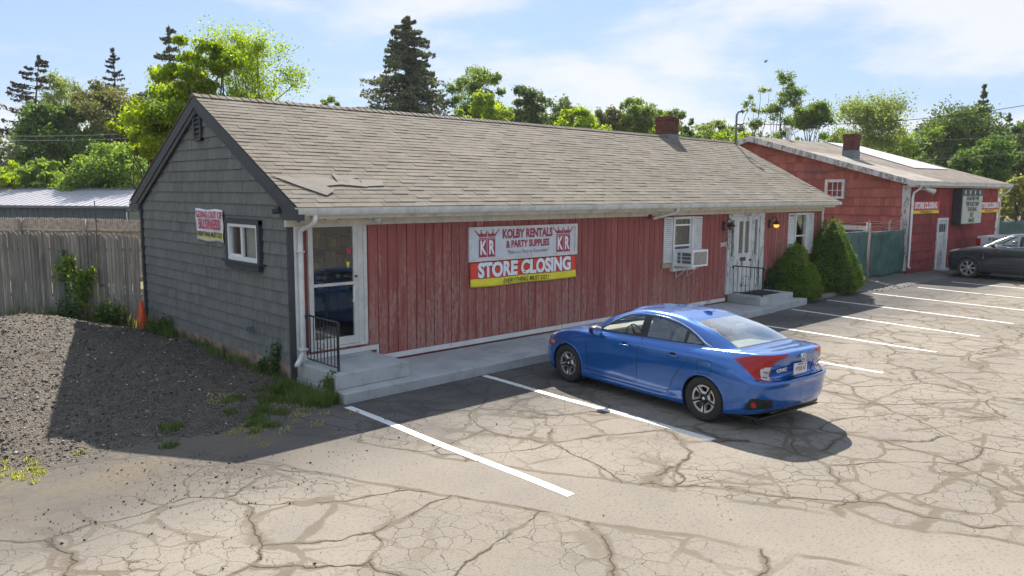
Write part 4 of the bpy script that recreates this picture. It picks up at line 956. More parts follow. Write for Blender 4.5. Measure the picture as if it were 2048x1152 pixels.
TX = lambda x: np.where(np.asarray(x) > 3.9, 3.9+(np.asarray(x)-3.9)*.87, x)
SED['rows'] = [(list(TX(np.array(r[0], float))), r[1], r[2]) for r in SED['rows']]
def loft(spec, q=1.0):
    R = np.array([np.column_stack(r) for r in spec['rows']]); nr, nc, _ = R.shape
    seg = [8, 9, 8, 5, 10, 12, 30, 30, 30, 30, 26, 26, 22, 16, 14, 12]
    us = np.concatenate([np.linspace(i, i+1, max(3, int(s*q)), endpoint=False) for i, s in enumerate(seg)]+[[nc-1.0]])
    vseg = [3, 9, 11, 9, 9, 10, 8, 14, 8, 22, 20, 10, 10]
    vs = np.concatenate([np.linspace(i, i+1, max(2, int(s*q)), endpoint=False) for i, s in enumerate(vseg)]+[[nr-1.0]])
    A = catmull(R, vs); B = catmull(A.transpose(1, 0, 2), us)            # (nu, nv, 3)
    B[:, :, 1] = np.maximum(B[:, :, 1], 0); B[0, :, 1] = 0; B[-1, :, 1] = 0; B[:, -1, 1] = 0
    return B, us, vs
def inpoly(x, y, P):
    c = np.zeros(x.shape, bool); j = len(P)-1
    for i in range(len(P)):
        xi, yi, xj, yj = P[i][0], P[i][1], P[j][0], P[j][1]
        if yi != yj: c ^= ((yi > y) != (yj > y)) & (x < (xj-xi)*(y-yi)/(yj-yi)+xi)
        j = i
    return c
def dseg(x, y, P):
    """distance to a polyline"""
    d = np.full(x.shape, 9.0)
    for (ax, ay), (bx, by) in zip(P[:-1], P[1:]):
        t = np.clip(((x-ax)*(bx-ax)+(y-ay)*(by-ay))/((bx-ax)**2+(by-ay)**2+1e-9), 0, 1); d = np.minimum(d, np.hypot(x-ax-t*(bx-ax), y-ay-t*(by-ay)))
    return d
def car_shell(spec, root, regions, paint, q=1.0):
    """regions(cx,cy,cz,u,v) -> integer id per face; spec['parts'][id] = (name, material)"""
    B, us, vs = loft(spec, q); nu, nv, _ = B.shape; V = B.reshape(-1, 3)
    idx = np.arange(nu*nv).reshape(nu, nv); F = np.stack([idx[:-1, :-1], idx[1:, :-1], idx[1:, 1:], idx[:-1, 1:]], -1).reshape(-1, 4)
    uc = ((us[:-1]+us[1:])/2)[:, None]+0*vs[None, :-1]; vc = ((vs[:-1]+vs[1:])/2)[None]+0*us[:-1, None]
    C = V[F].mean(1); rid = regions(C[:, 0], C[:, 1], C[:, 2], uc.ravel(), vc.ravel())
    e1 = V[F[:, 2]]-V[F[:, 0]]; e2 = V[F[:, 3]]-V[F[:, 1]]; fn = np.cross(e1, e2); N = np.zeros_like(V)
    for k in range(4): np.add.at(N, F[:, k], fn)
    for arr in (idx[0], idx[-1], idx[:, -1]): N[arr, 1] = 0
    N /= np.linalg.norm(N, axis=1)[:, None]+1e-12
    if N[idx[nu//2, 4], 1] < 0: N = -N; F = F[:, ::-1]
    out = {}
    for pid, (name, mat, side) in spec['parts'].items():
        sel = F[rid == pid]
        if not len(sel): continue
        def emit(sets, nm):
            Vs, Fs, Ns, b = [], [], [], 0
            for sgn, inset in sets:
                used, inv = np.unique(sel, return_inverse=True); f = inv.reshape(sel.shape)
                v = V[used]-N[used]*inset; v = v*np.array([1, sgn, 1]); n_ = N[used]*np.array([1, sgn, 1])
                if sgn < 0: f = f[:, ::-1]
                Vs.append(v); Ns.append(n_); Fs.append(f+b); b += len(v)
            me = np_mesh(nm, np.concatenate(Vs), np.concatenate(Fs), mat, True); me.normals_split_custom_set_from_vertices(np.concatenate(Ns).tolist()); return link(nm, me, root)
        ins = {'panel_gap': .006, 'plate_recess': .006, 'wheel_arch': .0}.get(name, 0.0)
        if side == 'both': out[pid] = [emit([(1, ins), (-1, ins)], name)]; (name == 'panel_gap') and tag(out[pid][0], kind='stuff')
        else: out[pid] = [emit([(1, ins)], name), emit([(-1, ins)], name)]
    return out, (V.reshape(nu, nv, 3), us, vs)
def wheel(root, x, y, R, Rr, side, wmat, style='petal', W=.205, wsx=1.0):
    """side=+1: outer face towards +y"""
    w = thing('wheel', None, None, (x, y, R)); w.parent = root; w.scale = (wsx, 1, 1)
    X = Matrix.Rotation(-PI/2*side, 4, 'X')
    h = W/2
    MB().lathe([(Rr-.01, -h*.8), (Rr+.02, -h), (R-.035, -h*1.02), (R-.008, -h*.85), (R, -h*.5), (R, h*.5), (R-.008, h*.85), (R-.035, h*1.02), (Rr+.03, h*1.0), (Rr+.005, h*.92), (Rr-.005, h*.80)], 48, X).build('tyre', M_TYRE, w, True)
    MB().lathe([(0, -.02), (Rr*.6, -.02), (Rr*.62, h*.2), (Rr, h*.2)], 32, X).lathe([(Rr-.003, h*.82), (Rr-.012, h*.80), (Rr-.014, h*.2), (Rr-.01, -h*.8)], 40, X).build('wheel_barrel', M_TRIMB, w, True)
    m = MB()
    z0 = h*.74
    if style == 'petal':
        for k in range(5):
            a0 = k*2*PI/5+.35; span = .57; outer, inner = [], []
            n = 12
            for i in range(n+1):
                a = a0-span+2*span*i/n; e = 1-.03*abs(2*i/n-1)**6; outer.append((a, (Rr-.006)*e, z0))
            # closed ring: outer boundary (arc, two sides to the hub) and the opening
            hub = [(a0+.42, .075, z0-.012), (a0-.42, .075, z0-.012)]
            ob = [(r*math.cos(a), r*math.sin(a), z) for a, r, z in outer+hub]
            ia = [(a0-span*.70+1.32*span*i/n+.0, (Rr-.038)*(1-.05*abs(2*i/n-1)**3), z0-.004) for i in range(n+1)]
            ih = [(a0+.30, .105, z0-.03), (a0-.34, .098, z0-.03)]
            ib = [(r*math.cos(a), r*math.sin(a), z) for a, r, z in ia+ih]
            N_ = len(ob); vs_ = ob+ib+[(p[0], p[1], p[2]-.03) for p in ob]+[(p[0], p[1], p[2]-.03) for p in ib]
            fs_ = []
            for i in range(N_): j = (i+1) % N_; fs_ += [(i, j, N_+j, N_+i), (i, 2*N_+i, 2*N_+j, j), (N_+i, N_+j, 3*N_+j, 3*N_+i)]
            m.add([X @ Vector(p) for p in vs_], fs_)
    else:
        for k in range(7):
            a0 = k*2*PI/7
            for i, (ra, wa, rb, wb) in enumerate(((.05, .03, Rr*.55, .026), (Rr*.55, .026, Rr-.012, .050))):
                c, s = math.cos(a0), math.sin(a0); q = lambda r, t, z: X @ Vector((r*c-t*s, r*s+t*c, z))
                m.add([q(ra, -wa, z0), q(ra, wa, z0), q(rb, wb, z0-.005), q(rb, -wb, z0-.005), q(ra, -wa, z0-.03), q(ra, wa, z0-.03), q(rb, wb, z0-.035), q(rb, -wb, z0-.035)], [(0, 1, 2, 3), (0, 4, 5, 1), (2, 6, 7, 3), (1, 5, 6, 2), (3, 7, 4, 0)])
        m.lathe([(Rr+.004, h*.85), (Rr-.016, h*.82), (Rr-.02, h*.5)], 40, X)
    m.build('rim', wmat, w)
    MB().lathe([(.075, z0-.045), (.06, z0-.01), (.035, z0+.002), (0, z0+.004)], 20, X).build('hub_cap', M_TRIMB if style == 'petal' else wmat, w, True)
    MB().lathe([(.026, z0+.003), (.02, z0+.009), (0, z0+.009)], 16, X).build('hub_badge', M_CHROME, w, True)
    return w
def strip(root, name, pts, r, mat, n=8): return MB().tube(pts, r, n).build(name, mat, root, True)
def surf(B, us, vs, u, v, sgn=1, out=0.0):
    i = np.searchsorted(us, u); j = np.searchsorted(vs, v); i = min(max(i, 1), len(us)-2); j = min(max(j, 1), len(vs)-2)
    # bilinear
    fu = np.clip((u-us[i-1])/(us[i]-us[i-1]), 0, 1); fv = np.clip((v-vs[j-1])/(vs[j]-vs[j-1]), 0, 1)
    p = (B[i-1, j-1]*(1-fu)+B[i, j-1]*fu)*(1-fv)+(B[i-1, j]*(1-fu)+B[i, j]*fu)*fv
    n = np.cross(B[i, j]-B[i-1, j], B[i, j]-B[i, j-1]); n /= np.linalg.norm(n)+1e-9
    if n[1] < 0 and abs(n[1]) > .05: n = -n
    elif abs(n[1]) <= .05 and n[2] < 0: n = -n
    p = p+n*out; return np.array([p[0], p[1]*sgn, p[2]])
def common_interior(root, belt, seatcol, xs=(2.05, 2.95), wy=.36, top=1.18, dash=1.45, roofz=1.33, floorz=.25):
    d = MB()
    d.prism([(dash-.25, -.72, belt-.02), (dash+.12, -.72, belt-.0), (dash+.25, -.72, belt-.12), (dash+.28, -.72, belt-.38), (dash-.25, -.72, belt-.38)], (0, 1.44, 0)); bevel(d.build('dashboard', plain('dark_dash', (.05, .05, .05), .6), root), .03)
    MB().box(.7, 4.0, -.72, .72, floorz, floorz+.03).build('floor_pan', M_TRIMB, root)
    for x in xs:
        for y in ((-wy, wy) if x == xs[0] else (-.0,)):
            w = .25 if x == xs[0] else .62
            s = MB(); s.box(x-.35, x+.15, y-w, y+w, belt-.55, belt-.38)
            s.prism([(x+.05, y-w, belt-.42), (x+.22, y-w, belt-.42), (x+.36, y-w, top-.12), (x+.26, y-w, top-.12)], (0, 2*w, 0))
            for hy in ((y,) if x == xs[0] else (-.36, .36)): s.box(x+.27, x+.37, hy-.13, hy+.13, top-.11, top+.05)
            bevel(s.build('seat', seatcol, root), .03)
    X = Matrix.Translation((dash+.42, -wy, belt-.08)) @ Matrix.Rotation(math.radians(66), 4, 'Y')
    st = MB(); st.tube([X @ Vector((.18*math.cos(a), .18*math.sin(a), 0)) for a in np.linspace(0, 2*PI, 25)], .014, 6, False); st.tube([X @ Vector((-.17, 0, 0)), X @ Vector((.17, 0, 0))], .018, 6).tube([X @ Vector((0, 0, 0)), X @ Vector((0, 0, -.25))], .03, 6)
    st.build('steering_wheel', M_TRIMB, root, True)
CS = .95
SEAMS = []
def build_sedan():
    root = thing('parked_car', 'blue four-door sedan parked in the bay before the red wall', 'car')
    DLO = [(1.50, .995), (1.60, 1.065), (1.75, 1.155), (1.90, 1.235), (2.05, 1.293), (2.25, 1.325), (2.5, 1.338), (2.72, 1.328), (2.95, 1.292), (3.15, 1.232), (3.30, 1.165), (3.44, 1.085), (3.50, 1.055), (3.2, 1.04), (2.75, 1.020), (2.25, 1.005), (1.8, .995)]
    front_seam = [(1.36, .975), (1.335, .80), (1.31, .60), (1.34, .36), (1.40, .255)]
    mid_seam = [(2.40, 1.36), (2.405, 1.0), (2.39, .6), (2.37, .255)]
    rear_seam = [(3.38, 1.03), (3.37, .95), (3.28, .80), (3.17, .68), (3.06, .50), (3.00, .34), (2.93, .255)]
    sill = [(1.40, .255), (2.0, .25), (2.93, .255)]
    sh = SED
    sh['parts'] = {0: ('body', M_BLUE, 'both'), 1: ('front_window', M_CARG, 'each'), 2: ('rear_side_window', M_CARG2, 'each'), 3: ('windscreen', M_CARG, 'both'), 4: ('rear_window', M_CARG3, 'both'), 5: ('front_door', M_BLUE, 'each'), 6: ('rear_door', M_BLUE, 'each'),
                   7: ('taillight', M_TAIL, 'each'), 8: ('reverse_lamp', M_CLEAR, 'each'), 9: ('headlight', M_CLEAR, 'each'), 10: ('panel_gap', M_GAP, 'both'), 11: ('window_pillar', M_TRIMB, 'each'), 12: ('lower_valance', M_TRIMB, 'both'),
                   13: ('reflector_recess', M_TRIMB, 'each'), 14: ('hood', M_BLUE, 'both'), 15: ('trunk_lid', M_BLUE, 'both'), 16: ('side_marker', M_AMBER, 'each'), 17: ('fuel_flap', M_BLUE, 'both'), 18: ('quarter_window', M_CARG2, 'each'), 19: ('grille', M_TRIMB, 'both'), 20: ('roof', M_BLUE, 'both'), 21: ('plate_recess', M_BLUE, 'both'), 22: ('cowl', M_TRIMB, 'both')}
    def reg(x, y, z, u, v):
        r = np.zeros(x.shape, int)
        side = (u > 2.6) & (u < 13.5)
        fd = inpoly(x, z, [(1.36, 1.36)]+front_seam+[(2.37, .255), (2.39, .6), (2.405, 1.0), (2.40, 1.40)]) & side & (v < 11.4) & (v > 1)
        fd &= ~((v > 8.95) & (x < 1.45)); rd_ = inpoly(x, z, [(2.40, 1.40)]+mid_seam[1:]+[(2.93, .255)]+rear_seam[::-1][1:]+[(3.38, 1.05), (3.3, 1.4)]) & side & (v < 11.4)
        dlo = inpoly(x, z, DLO) & side & (v > 8.3) & (v < 11.6)
        top = (v > 10.95); r[top] = 20
        hood = (v > 7.0) & (v < 8.93) & (u < 5.6); r[hood] = 14
        r[fd & ~top] = 5; r[rd_ & ~top] = 6
        tl_top = (v > 6.95) & (v < 9.0) & (u > 13.0) & (y < .66); r[tl_top] = 15
        rf = (u > 14.45) & (v > 4.25) & (v <= 7.0); r[rf] = 15
        r[(u > 15.0) & (v > 4.75) & (v < 5.95) & (y < .46)] = 21
        r[(v > 9.08) & (v < 10.95) & (u < 3.05)] = 3
        r[(v > 9.10) & (v < 10.93) & (u > 13.75)] = 4
        frame = (v > 8.95) & (v < 9.08) & (u < 3.1); r[frame] = 22
        r[(v > 9.0) & (v < 10.97) & (((u > 13.60) & (u <= 13.75)))] = 11
        r[(v > 9.0) & (v <= 9.10) & (u > 13.6)] = 11
        r[dlo] = 11
        d_edge = dseg(x, z, DLO+DLO[:1])
        gl = dlo & (d_edge > .018)
        r[gl & (x < 2.33)] = 1; r[gl & (x > 2.475) & (x < 3.13)] = 2; r[gl & (x > 3.185)] = 18
        # lamps
        tail = inpoly(u, v, [(12.25, 6.30), (12.7, 6.72), (13.3, 6.95), (14.3, 7.0), (15.25, 6.98), (15.2, 6.66), (14.75, 6.35), (14.5, 6.0), (14.62, 5.0), (14.66, 4.38), (14.1, 4.42), (13.5, 4.95), (12.9, 5.60)]); r[tail] = 7
        r[inpoly(u, v, [(13.85, 5.80), (14.46, 5.95), (14.56, 5.0), (14.58, 4.62), (14.05, 4.90)])] = 8
        r[inpoly(u, v, [(1.4, 5.3), (2.4, 5.2), (3.4, 5.55), (4.25, 6.25), (4.3, 6.55), (3.2, 6.6), (2.2, 6.5), (1.4, 6.3)])] = 9
        r[inpoly(x, z, [(.40, .66), (.58, .68), (.56, .62), (.42, .62)]) & side] = 16
        r[(v < 1.35) & (u > 13.9)] = 12
        r[inpoly(u, v, [(12.85, 1.60), (14.55, 1.50), (14.40, 2.25), (13.15, 2.50)])] = 13
        r[(u < 1.6) & (v > 2.4) & (v < 4.9)] = 19
        r[(u < 1.9) & (v > 1.3) & (v < 2.1)] = 19
        # gaps
        g = .0042
        def gap(P, m): 
            SEAMS.append(P)
        low = (v < 9.3) & (v > 1)
        gap(front_seam, low); gap(mid_seam, low); gap(rear_seam, low); gap([(1.40, .255), (2.37, .252), (2.93, .255)], low)
        r[(np.abs(v-7.0) < .055) & (u < 5.6) & (u > .0)] = 10
        fl = [(3.50, .87), (3.70, .88), (3.72, .85), (3.71, .72), (3.68, .70), (3.52, .69), (3.49, .72), (3.48, .85), (3.50, .87)]
        r[inpoly(x, z, fl) & side] = 17; SEAMS.append(fl)
        r[(np.abs(u-14.45) < .05) & (v > 4.25) & (v < 4.38)] = 10; r[(u > 14.45) & (np.abs(v-4.30) < .09)] = 10
        r[(np.abs(v-7.1) < .04) & (u > 12.2) & (u < 13.0)] = 10
        r[(np.abs(u-13.0) < .03) & (v > 7.1) & (v < 9.0)] = 10
        # wheel arches open
        for ax in SED['ax']: r[(np.hypot(x-ax, z-.325) < SED['arch']) & (v > .0) & (v < 6)] = -1
        return r
    parts, (B, us, vs) = car_shell(SED, root, reg, M_BLUE)
    for ax in SED['ax']:
        for sg in (1, -1):
            wheel(root, ax, sg*.785, .325, .212, sg, M_SILVER, wsx=CS)
            arc = []; 
            well = MB(); n = 26; pr = []
            for k in range(n+1):
                a = -.35+(PI+.70)*k/n; px, pz = ax+SED['arch']*math.cos(a), .325+SED['arch']*math.sin(a)
                # side surface depth at this height: sample nearest surface point
                d = (B[:, :60, 0]-px)**2+(B[:, :60, 2]-pz)**2; ij = np.unravel_index(d.argmin(), d.shape); yy = B[ij[0], ij[1], 1]
                arc.append((px, sg*(yy-.003), max(pz, .15))); pr += [(px, sg*(yy-.006), max(pz, .15)), (px, sg*.55, max(pz, .15))]
            strip(root, 'arch_lip', arc, .0115, M_BLUE, 6)
            well.add(pr, [(2*k, 2*k+1, 2*k+3, 2*k+2) for k in range(n)]).poly([(ax+.36*math.cos(a), sg*.56, max(.15, .325+.36*math.sin(a))) for a in np.linspace(-.3, PI+.3, 20)]); well.build('wheel_well', M_TRIMB, root)
    zmask = np.where((us > 3.2)[:, None] & (us < 13.4)[:, None] & (vs > 1)[None] & (vs < 11)[None], 0, 9)
    for P in SEAMS:
        for sg in (1, -1):
            pts = []
            for (x0, z0), (x1, z1) in zip(P[:-1], P[1:]):
                for f in np.linspace(0, 1, max(2, int(math.hypot(x1-x0, z1-z0)/.06)), endpoint=False):
                    x, z = x0+(x1-x0)*f, z0+(z1-z0)*f
                    if z > 1.02: continue
                    d = (B[:, :, 0]-x)**2+(B[:, :, 2]-z)**2+zmask; q = np.argpartition(d.ravel(), 3)[:3]; w_ = 1/(d.ravel()[q]+1e-6); yy = (B[:, :, 1].ravel()[q]*w_).sum()/w_.sum()
                    pts.append((x, sg*(yy-.0005), z))
            if P[0] == P[-1]: pts.append(pts[0])
            if len(pts) > 2: MB().tube(pts, .0042, 5).build('door_seam', M_GAP, root)
    # chrome line over the side windows
    for sg in (1, -1):
        pts = []
        for (x, z) in [(1.43, .985), (1.55, 1.055), (1.75, 1.178), (1.90, 1.255), (2.05, 1.31), (2.25, 1.343), (2.5, 1.353), (2.75, 1.343), (2.98, 1.302), (3.18, 1.238), (3.34, 1.165), (3.48, 1.088), (3.60, 1.05)]:
            m_ = (us > 5)[:, None] & (us < 13)[:, None] & (vs > 8.5)[None] & (vs < 12)[None]
            d = (B[:, :, 0]-x)**2+(B[:, :, 2]-z)**2+np.where(m_, 0, 9); ij = np.unravel_index(d.argmin(), d.shape); yy = B[ij[0], ij[1], 1]
            pts.append((x, sg*(yy+.003), z))
        rr_ = [.006]+[.0085]*9+[.010, .015, .006]
        MB().tube(pts, rr_, 6).build('chrome_strip', M_CHROME, root, True)
        # handles
        for hx in (2.14, 3.06):
            p = np.array([hx, sg*.897, .862]); h = MB(); h.tube([(hx-.10, sg*.885, .850), (hx-.09, sg*.912, .853), (hx, sg*.922, .857), (hx+.08, sg*.914, .860), (hx+.095, sg*.888, .860)], [.012, .014, .0145, .014, .012], 8); h.build('door_handle', M_BLUE, root, True)
            MB().lathe([(0, .0), (.035, .0), (.038, -.002)], 14, Matrix.Translation((hx-.01, sg*.889, .872)) @ Matrix.Rotation(-sg*PI/2, 4, 'X') @ Matrix.Diagonal((1.5, .8, 1, 1))).build('handle_cup', M_GAP, root, True)
        # mirrors
        mr = MB(); cx, cy, cz = 1.60, sg*.975, 1.015
        sec = [(-.085, .055, .03), (-.05, .095, .062), (.0, .105, .072), (.045, .10, .068)]
        vs_ = []
        for dx, ry_, rz_ in sec:
            for k in range(14): a = 2*PI*k/14; vs_.append((cx+dx, cy+ry_*math.copysign(abs(math.cos(a))**.8, math.cos(a)), cz+rz_*math.copysign(abs(math.sin(a))**.8, math.sin(a))))
        fs_ = [(i*14+k, i*14+(k+1) % 14, (i+1)*14+(k+1) % 14, (i+1)*14+k) for i in range(3) for k in range(14)]+[list(range(14))]
        mr.add(vs_, fs_); mh = mr.build('mirror', M_TRIMB, root, True)
        MB().poly([vs_[42+k] for k in range(14)]).build('mirror_glass', M_CHROME, mh)
        MB().tube([(cx-.02, cy-sg*.06, cz-.04), (cx-.05, sg*.80, .965)], .026, 8).build('mirror_foot', M_TRIMB, mh, True)
        # lower rear reflector
        p = surf(B, us, vs, 13.25, 1.95, sg, .004); q2 = surf(B, us, vs, 13.5, 1.9, sg, .004)
        t_ = (q2-p)/np.linalg.norm(q2-p); MB().prism([p-t_*.0+np.array([0, 0, -.035]), p+t_*.06+np.array([0, 0, -.03]), p+t_*.05+np.array([0, 0, .04]), p-t_*.0+np.array([0, 0, .035])], (0, sg*.006, 0)).build('red_reflector', M_TAIL, root)
        # light guides in the tail lamp
        for vv in (5.55, 5.15): MB().tube([surf(B, us, vs, uu, vv+(uu-14.2)*-.3, sg, .003) for uu in (14.08, 14.2, 14.32, 14.42)], .006, 5).build('lamp_rib', M_TRIMB, root)
    xr = 4.565
    # badge, plate and lettering on the trunk face
    def rear(x, z, y): return Matrix(((0, 0, 1, x), (1, 0, 0, y), (0, 1, 0, z), (0, 0, 0, 1)))       # text plane facing +x
    b = MB(); bx = 4.60-.085
    ring = [(bx, .060*math.copysign(abs(math.cos(a))**.6, math.cos(a))*(1+.10*math.sin(a)), .985+.048*math.copysign(abs(math.sin(a))**.6, math.sin(a))) for a in np.linspace(0, 2*PI, 28)]
    b.tube(ring, .006, 6, False).tube([(bx, -.030, 1.027), (bx, -.022, .985), (bx, -.030, .945)], .008, 6).tube([(bx, .030, 1.027), (bx, .022, .985), (bx, .030, .945)], .008, 6).tube([(bx, -.022, .985), (bx, .022, .985)], .007, 6)
    b.build('badge', M_CHROME, root, True)
    MB().tube([(bx-.03, 0, .985), (bx-.001, 0, .985)], .01, 6).build('badge_mount', M_BLUE, root)
    text('CIVIC', 'badge_text', M_CHROME, .06, rear(4.560-.083, .855, -.44) , root, .004, .002, 1.55)
    pl = MB().box(4.47, 4.484, -.152, .152, .755, .905).build('licence_plate', plain('plate_white', (.74, .75, .76), .4, bump=0), root)
    text('4YLB 65', 'plate_text', plain('plate_red', (.42, .10, .10), .5, bump=0), .085, rear(4.4855, .825, 0), pl, .0006, .002, .85)
    MB().box(4.4845, 4.4852, -.08, .06, .877, .893).build('plate_band', plain('plate_blue', (.08, .13, .3), .5, bump=0), pl)
    MB().box(4.4845, 4.4853, .10, .14, .865, .895).build('plate_sticker', M_AMBER, pl)
    MB().prism([(2.86, -.012, 1.39), (2.98, -.012, 1.43), (3.04, -.012, 1.425), (3.05, -.012, 1.37), (2.87, -.012, 1.37)], (0, .024, 0)).build('antenna_fin', M_BLUE, root)
    MB().tube([(1.15, .45, .985), (1.22, .1, 1.03), (1.16, -.25, 1.0)], .010, 5).build('wiper', M_TRIMB, root)
    # front lower body closure and underside
    MB().box(.35, 4.35, -.72, .72, .175, .20).build('underside', M_TRIMB, root)
    MB().box(3.95, 4.43, -.56, .56, .262, .30).build('rear_underside', M_TRIMB, root)
    MB().box(3.2, 4.0, -.60, .60, 1.02, 1.035).build('parcel_shelf', M_SEAT, root)
    MB().box(2.1, 3.0, -.42, .42, 1.345, 1.35).build('headliner', M_INT, root)
    common_interior(root, .99, M_SEAT)
    return root
def place_car(root, nose, heading, k=1.0):
    """heading: angle of the direction the nose points, world XY"""
    hx, hy = math.cos(heading), math.sin(heading)
    root.matrix_world = Matrix(((-hx, hy, 0, nose[0]), (-hy, -hx, 0, nose[1]), (0, 0, 1, 0.0), (0, 0, 0, 1))) @ Matrix.Diagonal((1, k, k, 1))
sedan = build_sedan()
hd = math.atan2(.9954, .0957)
place_car(sedan, (4.407-.045, -1.425), hd, CS)
# ---------------------------------------------------------------- grey crossover parked at the second building
def morph(rows, fx, fz, fy=lambda x, y, z: y):
    out = []
    for X, Y, Z in rows:
        X, Y, Z = (np.array(a, float) for a in (X, Y, Z)); out.append((list(fx(X, Z)), list(fy(X, Y, Z)), list(fz(X, Z))))
    return out
def zmap(z): return np.interp(z, [.16, .5, .78, 1.0, 1.10, 1.42], [.22, .66, 1.02, 1.20, 1.26, 1.66])
SUV = dict(L=4.83, ax=(.95, 3.76), arch=.41)
BASE = SED['rows']
def suv_x(X, Z):
    Xs = X*1.055
    rearf = np.clip((X-3.1)/1.4, 0, 1); up = np.clip((Z-.98)/.35, 0, 1)
    return Xs+up*.75*np.clip((X-2.2)/1.0, 0, 1)
rows = morph(BASE, suv_x, lambda X, Z: zmap(Z), lambda x, y, z: y*1.05+np.where(z > 1.1, y*.06, 0))
SUV['rows'] = rows
def build_suv():
    root = thing('parked_crossover', 'dark grey crossover nosed in beside the maroon shingled wall', 'car')
    SUV['parts'] = {0: ('body', M_GREY, 'both'), 1: ('front_window', M_CARG, 'each'), 2: ('rear_side_window', M_CARG2, 'each'), 3: ('windscreen', M_CARG, 'both'), 4: ('rear_window', M_CARG2, 'both'), 5: ('front_door', M_GREY, 'each'), 6: ('rear_door', M_GREY, 'each'), 7: ('taillight', M_TAIL, 'each'),
                    9: ('headlight', M_CLEAR, 'each'), 10: ('panel_gap', M_GAP, 'both'), 11: ('window_pillar', M_TRIMB, 'each'), 12: ('lower_cladding', M_TRIMB, 'both'), 14: ('hood', M_GREY, 'both'), 16: ('turn_signal', M_AMBER, 'each'), 19: ('grille', M_CHROME, 'both'), 20: ('roof', M_GREY, 'both'), 21: ('fender_vent', M_CHROME, 'each'), 24: ('quarter_panel', M_GREY, 'both')}
    B0, us0, vs0 = loft(SUV, .6)
    def line(v): return v
    def reg(x, y, z, u, v):
        r = np.zeros(x.shape, int); side = (u > 2.6) & (u < 13.6)
        r[v > 10.95] = 20; r[(v > 7) & (v < 8.93) & (u < 5.6)] = 14
        fd = side & (x > 1.45) & (x < 2.55) & (v < 10.95) & (v > 1.2); rd_ = side & (x >= 2.55) & (x < 3.55) & (v < 10.95) & (v > 1.2)
        r[fd] = 5; r[rd_] = 6
        r[(v > 9.08) & (v < 10.95) & (u < 3.05)] = 3; r[(v > 9.1) & (v < 10.93) & (u > 13.75)] = 4
        dlo = side & (v > 9.02) & (v < 10.9) & (u > 4.2) & (u < 12.9); r[dlo] = 11
        gl = dlo & (v > 9.10) & (v < 10.78) & (u > 4.5); r[gl & (x < 2.50)] = 1; r[gl & (x > 2.62) & (x < 3.6)] = 2; r[gl & (x > 3.70)] = 2
        r[inpoly(u, v, [(12.8, 5), (13.2, 8.5), (14.2, 8.5), (14.2, 5)])] = 7
        r[inpoly(u, v, [(1.6, 5.0), (3.0, 5.2), (4.5, 6.55), (4.4, 6.75), (2.8, 6.75), (1.6, 6.5)])] = 9
        r[inpoly(u, v, [(2.9, 4.9), (3.5, 4.9), (3.9, 6.1), (3.4, 6.1)])] = 16
        r[(u < 1.2) & (v > 2.5) & (v < 6)] = 19
        r[(v < 1.75)] = 12
        r[inpoly(x, z, [(1.40, .92), (1.46, .92), (1.46, .74), (1.40, .72)]) & side] = 21
        for xs in (1.45, 2.55, 3.55): r[(np.abs(x-xs) < .006) & side & (v < 9.02) & (v > 1.6)] = 10
        r[(np.abs(v-7.0) < .05) & (u < 5.6)] = 10
        r[(r == 0) & (u > 8)] = 24
        for ax in SUV['ax']: r[(np.hypot(x-ax, z-.375) < SUV['arch']) & (v < 6.5)] = -1
        return r
    parts, (B, us, vs) = car_shell(SUV, root, reg, M_GREY, .6)
    for ax in SUV['ax']:
        for sg in (1, -1):
            wheel(root, ax, sg*.83, .375, .262, sg, M_SILVER, 'spoke', .235)
            n = 24; pr = []; arc = []
            for k in range(n+1):
                a = -.3+(PI+.6)*k/n; px, pz = ax+SUV['arch']*math.cos(a), .375+SUV['arch']*math.sin(a)
                d = (B[:, :, 0]-px)**2+(B[:, :, 2]-pz)**2+np.where((vs > 6.5)[None]+0*us[:, None] > 0, 9, 0); ij = np.unravel_index(d.argmin(), d.shape); yy = B[ij[0], ij[1], 1]
                arc.append((px, sg*(yy+.002), max(pz, .2))); pr += [(px, sg*(yy-.003), max(pz, .2)), (px, sg*.58, max(pz, .2))]
            MB().add(pr, [(2*k, 2*k+1, 2*k+3, 2*k+2) for k in range(n)]).poly([(ax+.43*math.cos(a), sg*.60, max(.2, .375+.43*math.sin(a))) for a in np.linspace(-.3, PI+.3, 20)]).build('wheel_well', M_TRIMB, root)
            strip(root, 'arch_lip', arc, .016, M_GREY, 6)
    for sg in (1, -1):
        strip(root, 'chrome_strip', [surf(B, us, vs, uu, 9.04, sg, .004) for uu in np.linspace(4.3, 12.8, 30)], .011, M_CHROME, 6)
        strip(root, 'chrome_strip', [surf(B, us, vs, uu, 10.85, sg, .004) for uu in np.linspace(3.6, 12.8, 30)], .010, M_CHROME, 6)
        strip(root, 'roof_rail', [surf(B, us, vs, uu, 11.35, sg, .03) for uu in np.linspace(4.6, 12.6, 24)], .018, M_CHROME, 6)
        strip(root, 'door_moulding', [surf(B, us, vs, uu, 2.35, sg, .004) for uu in np.linspace(6.35, 10.6, 20)], .012, M_GREY, 6)
        for uu in (7.75, 9.8): strip(root, 'door_handle', [surf(B, us, vs, uu+q, 6.45, sg, .02) for q in (-.22, 0, .2)], .013, M_CHROME, 6)
        p = surf(B, us, vs, 5.6, 9.25, sg, .0); m = MB(); vs_ = []
        for dx, ry_, rz_ in [(-.10, .05, .04), (-.06, .10, .08), (.0, .115, .09), (.05, .105, .085)]:
            for k in range(12): a = 2*PI*k/12; vs_.append((1.80+dx, sg*1.075+ry_*math.cos(a), 1.24+rz_*math.sin(a)))
        m.add(vs_, [(i*12+k, i*12+(k+1) % 12, (i+1)*12+(k+1) % 12, (i+1)*12+k) for i in range(3) for k in range(12)]+[list(range(12))]); mh = m.build('mirror', M_GREY, root, True)
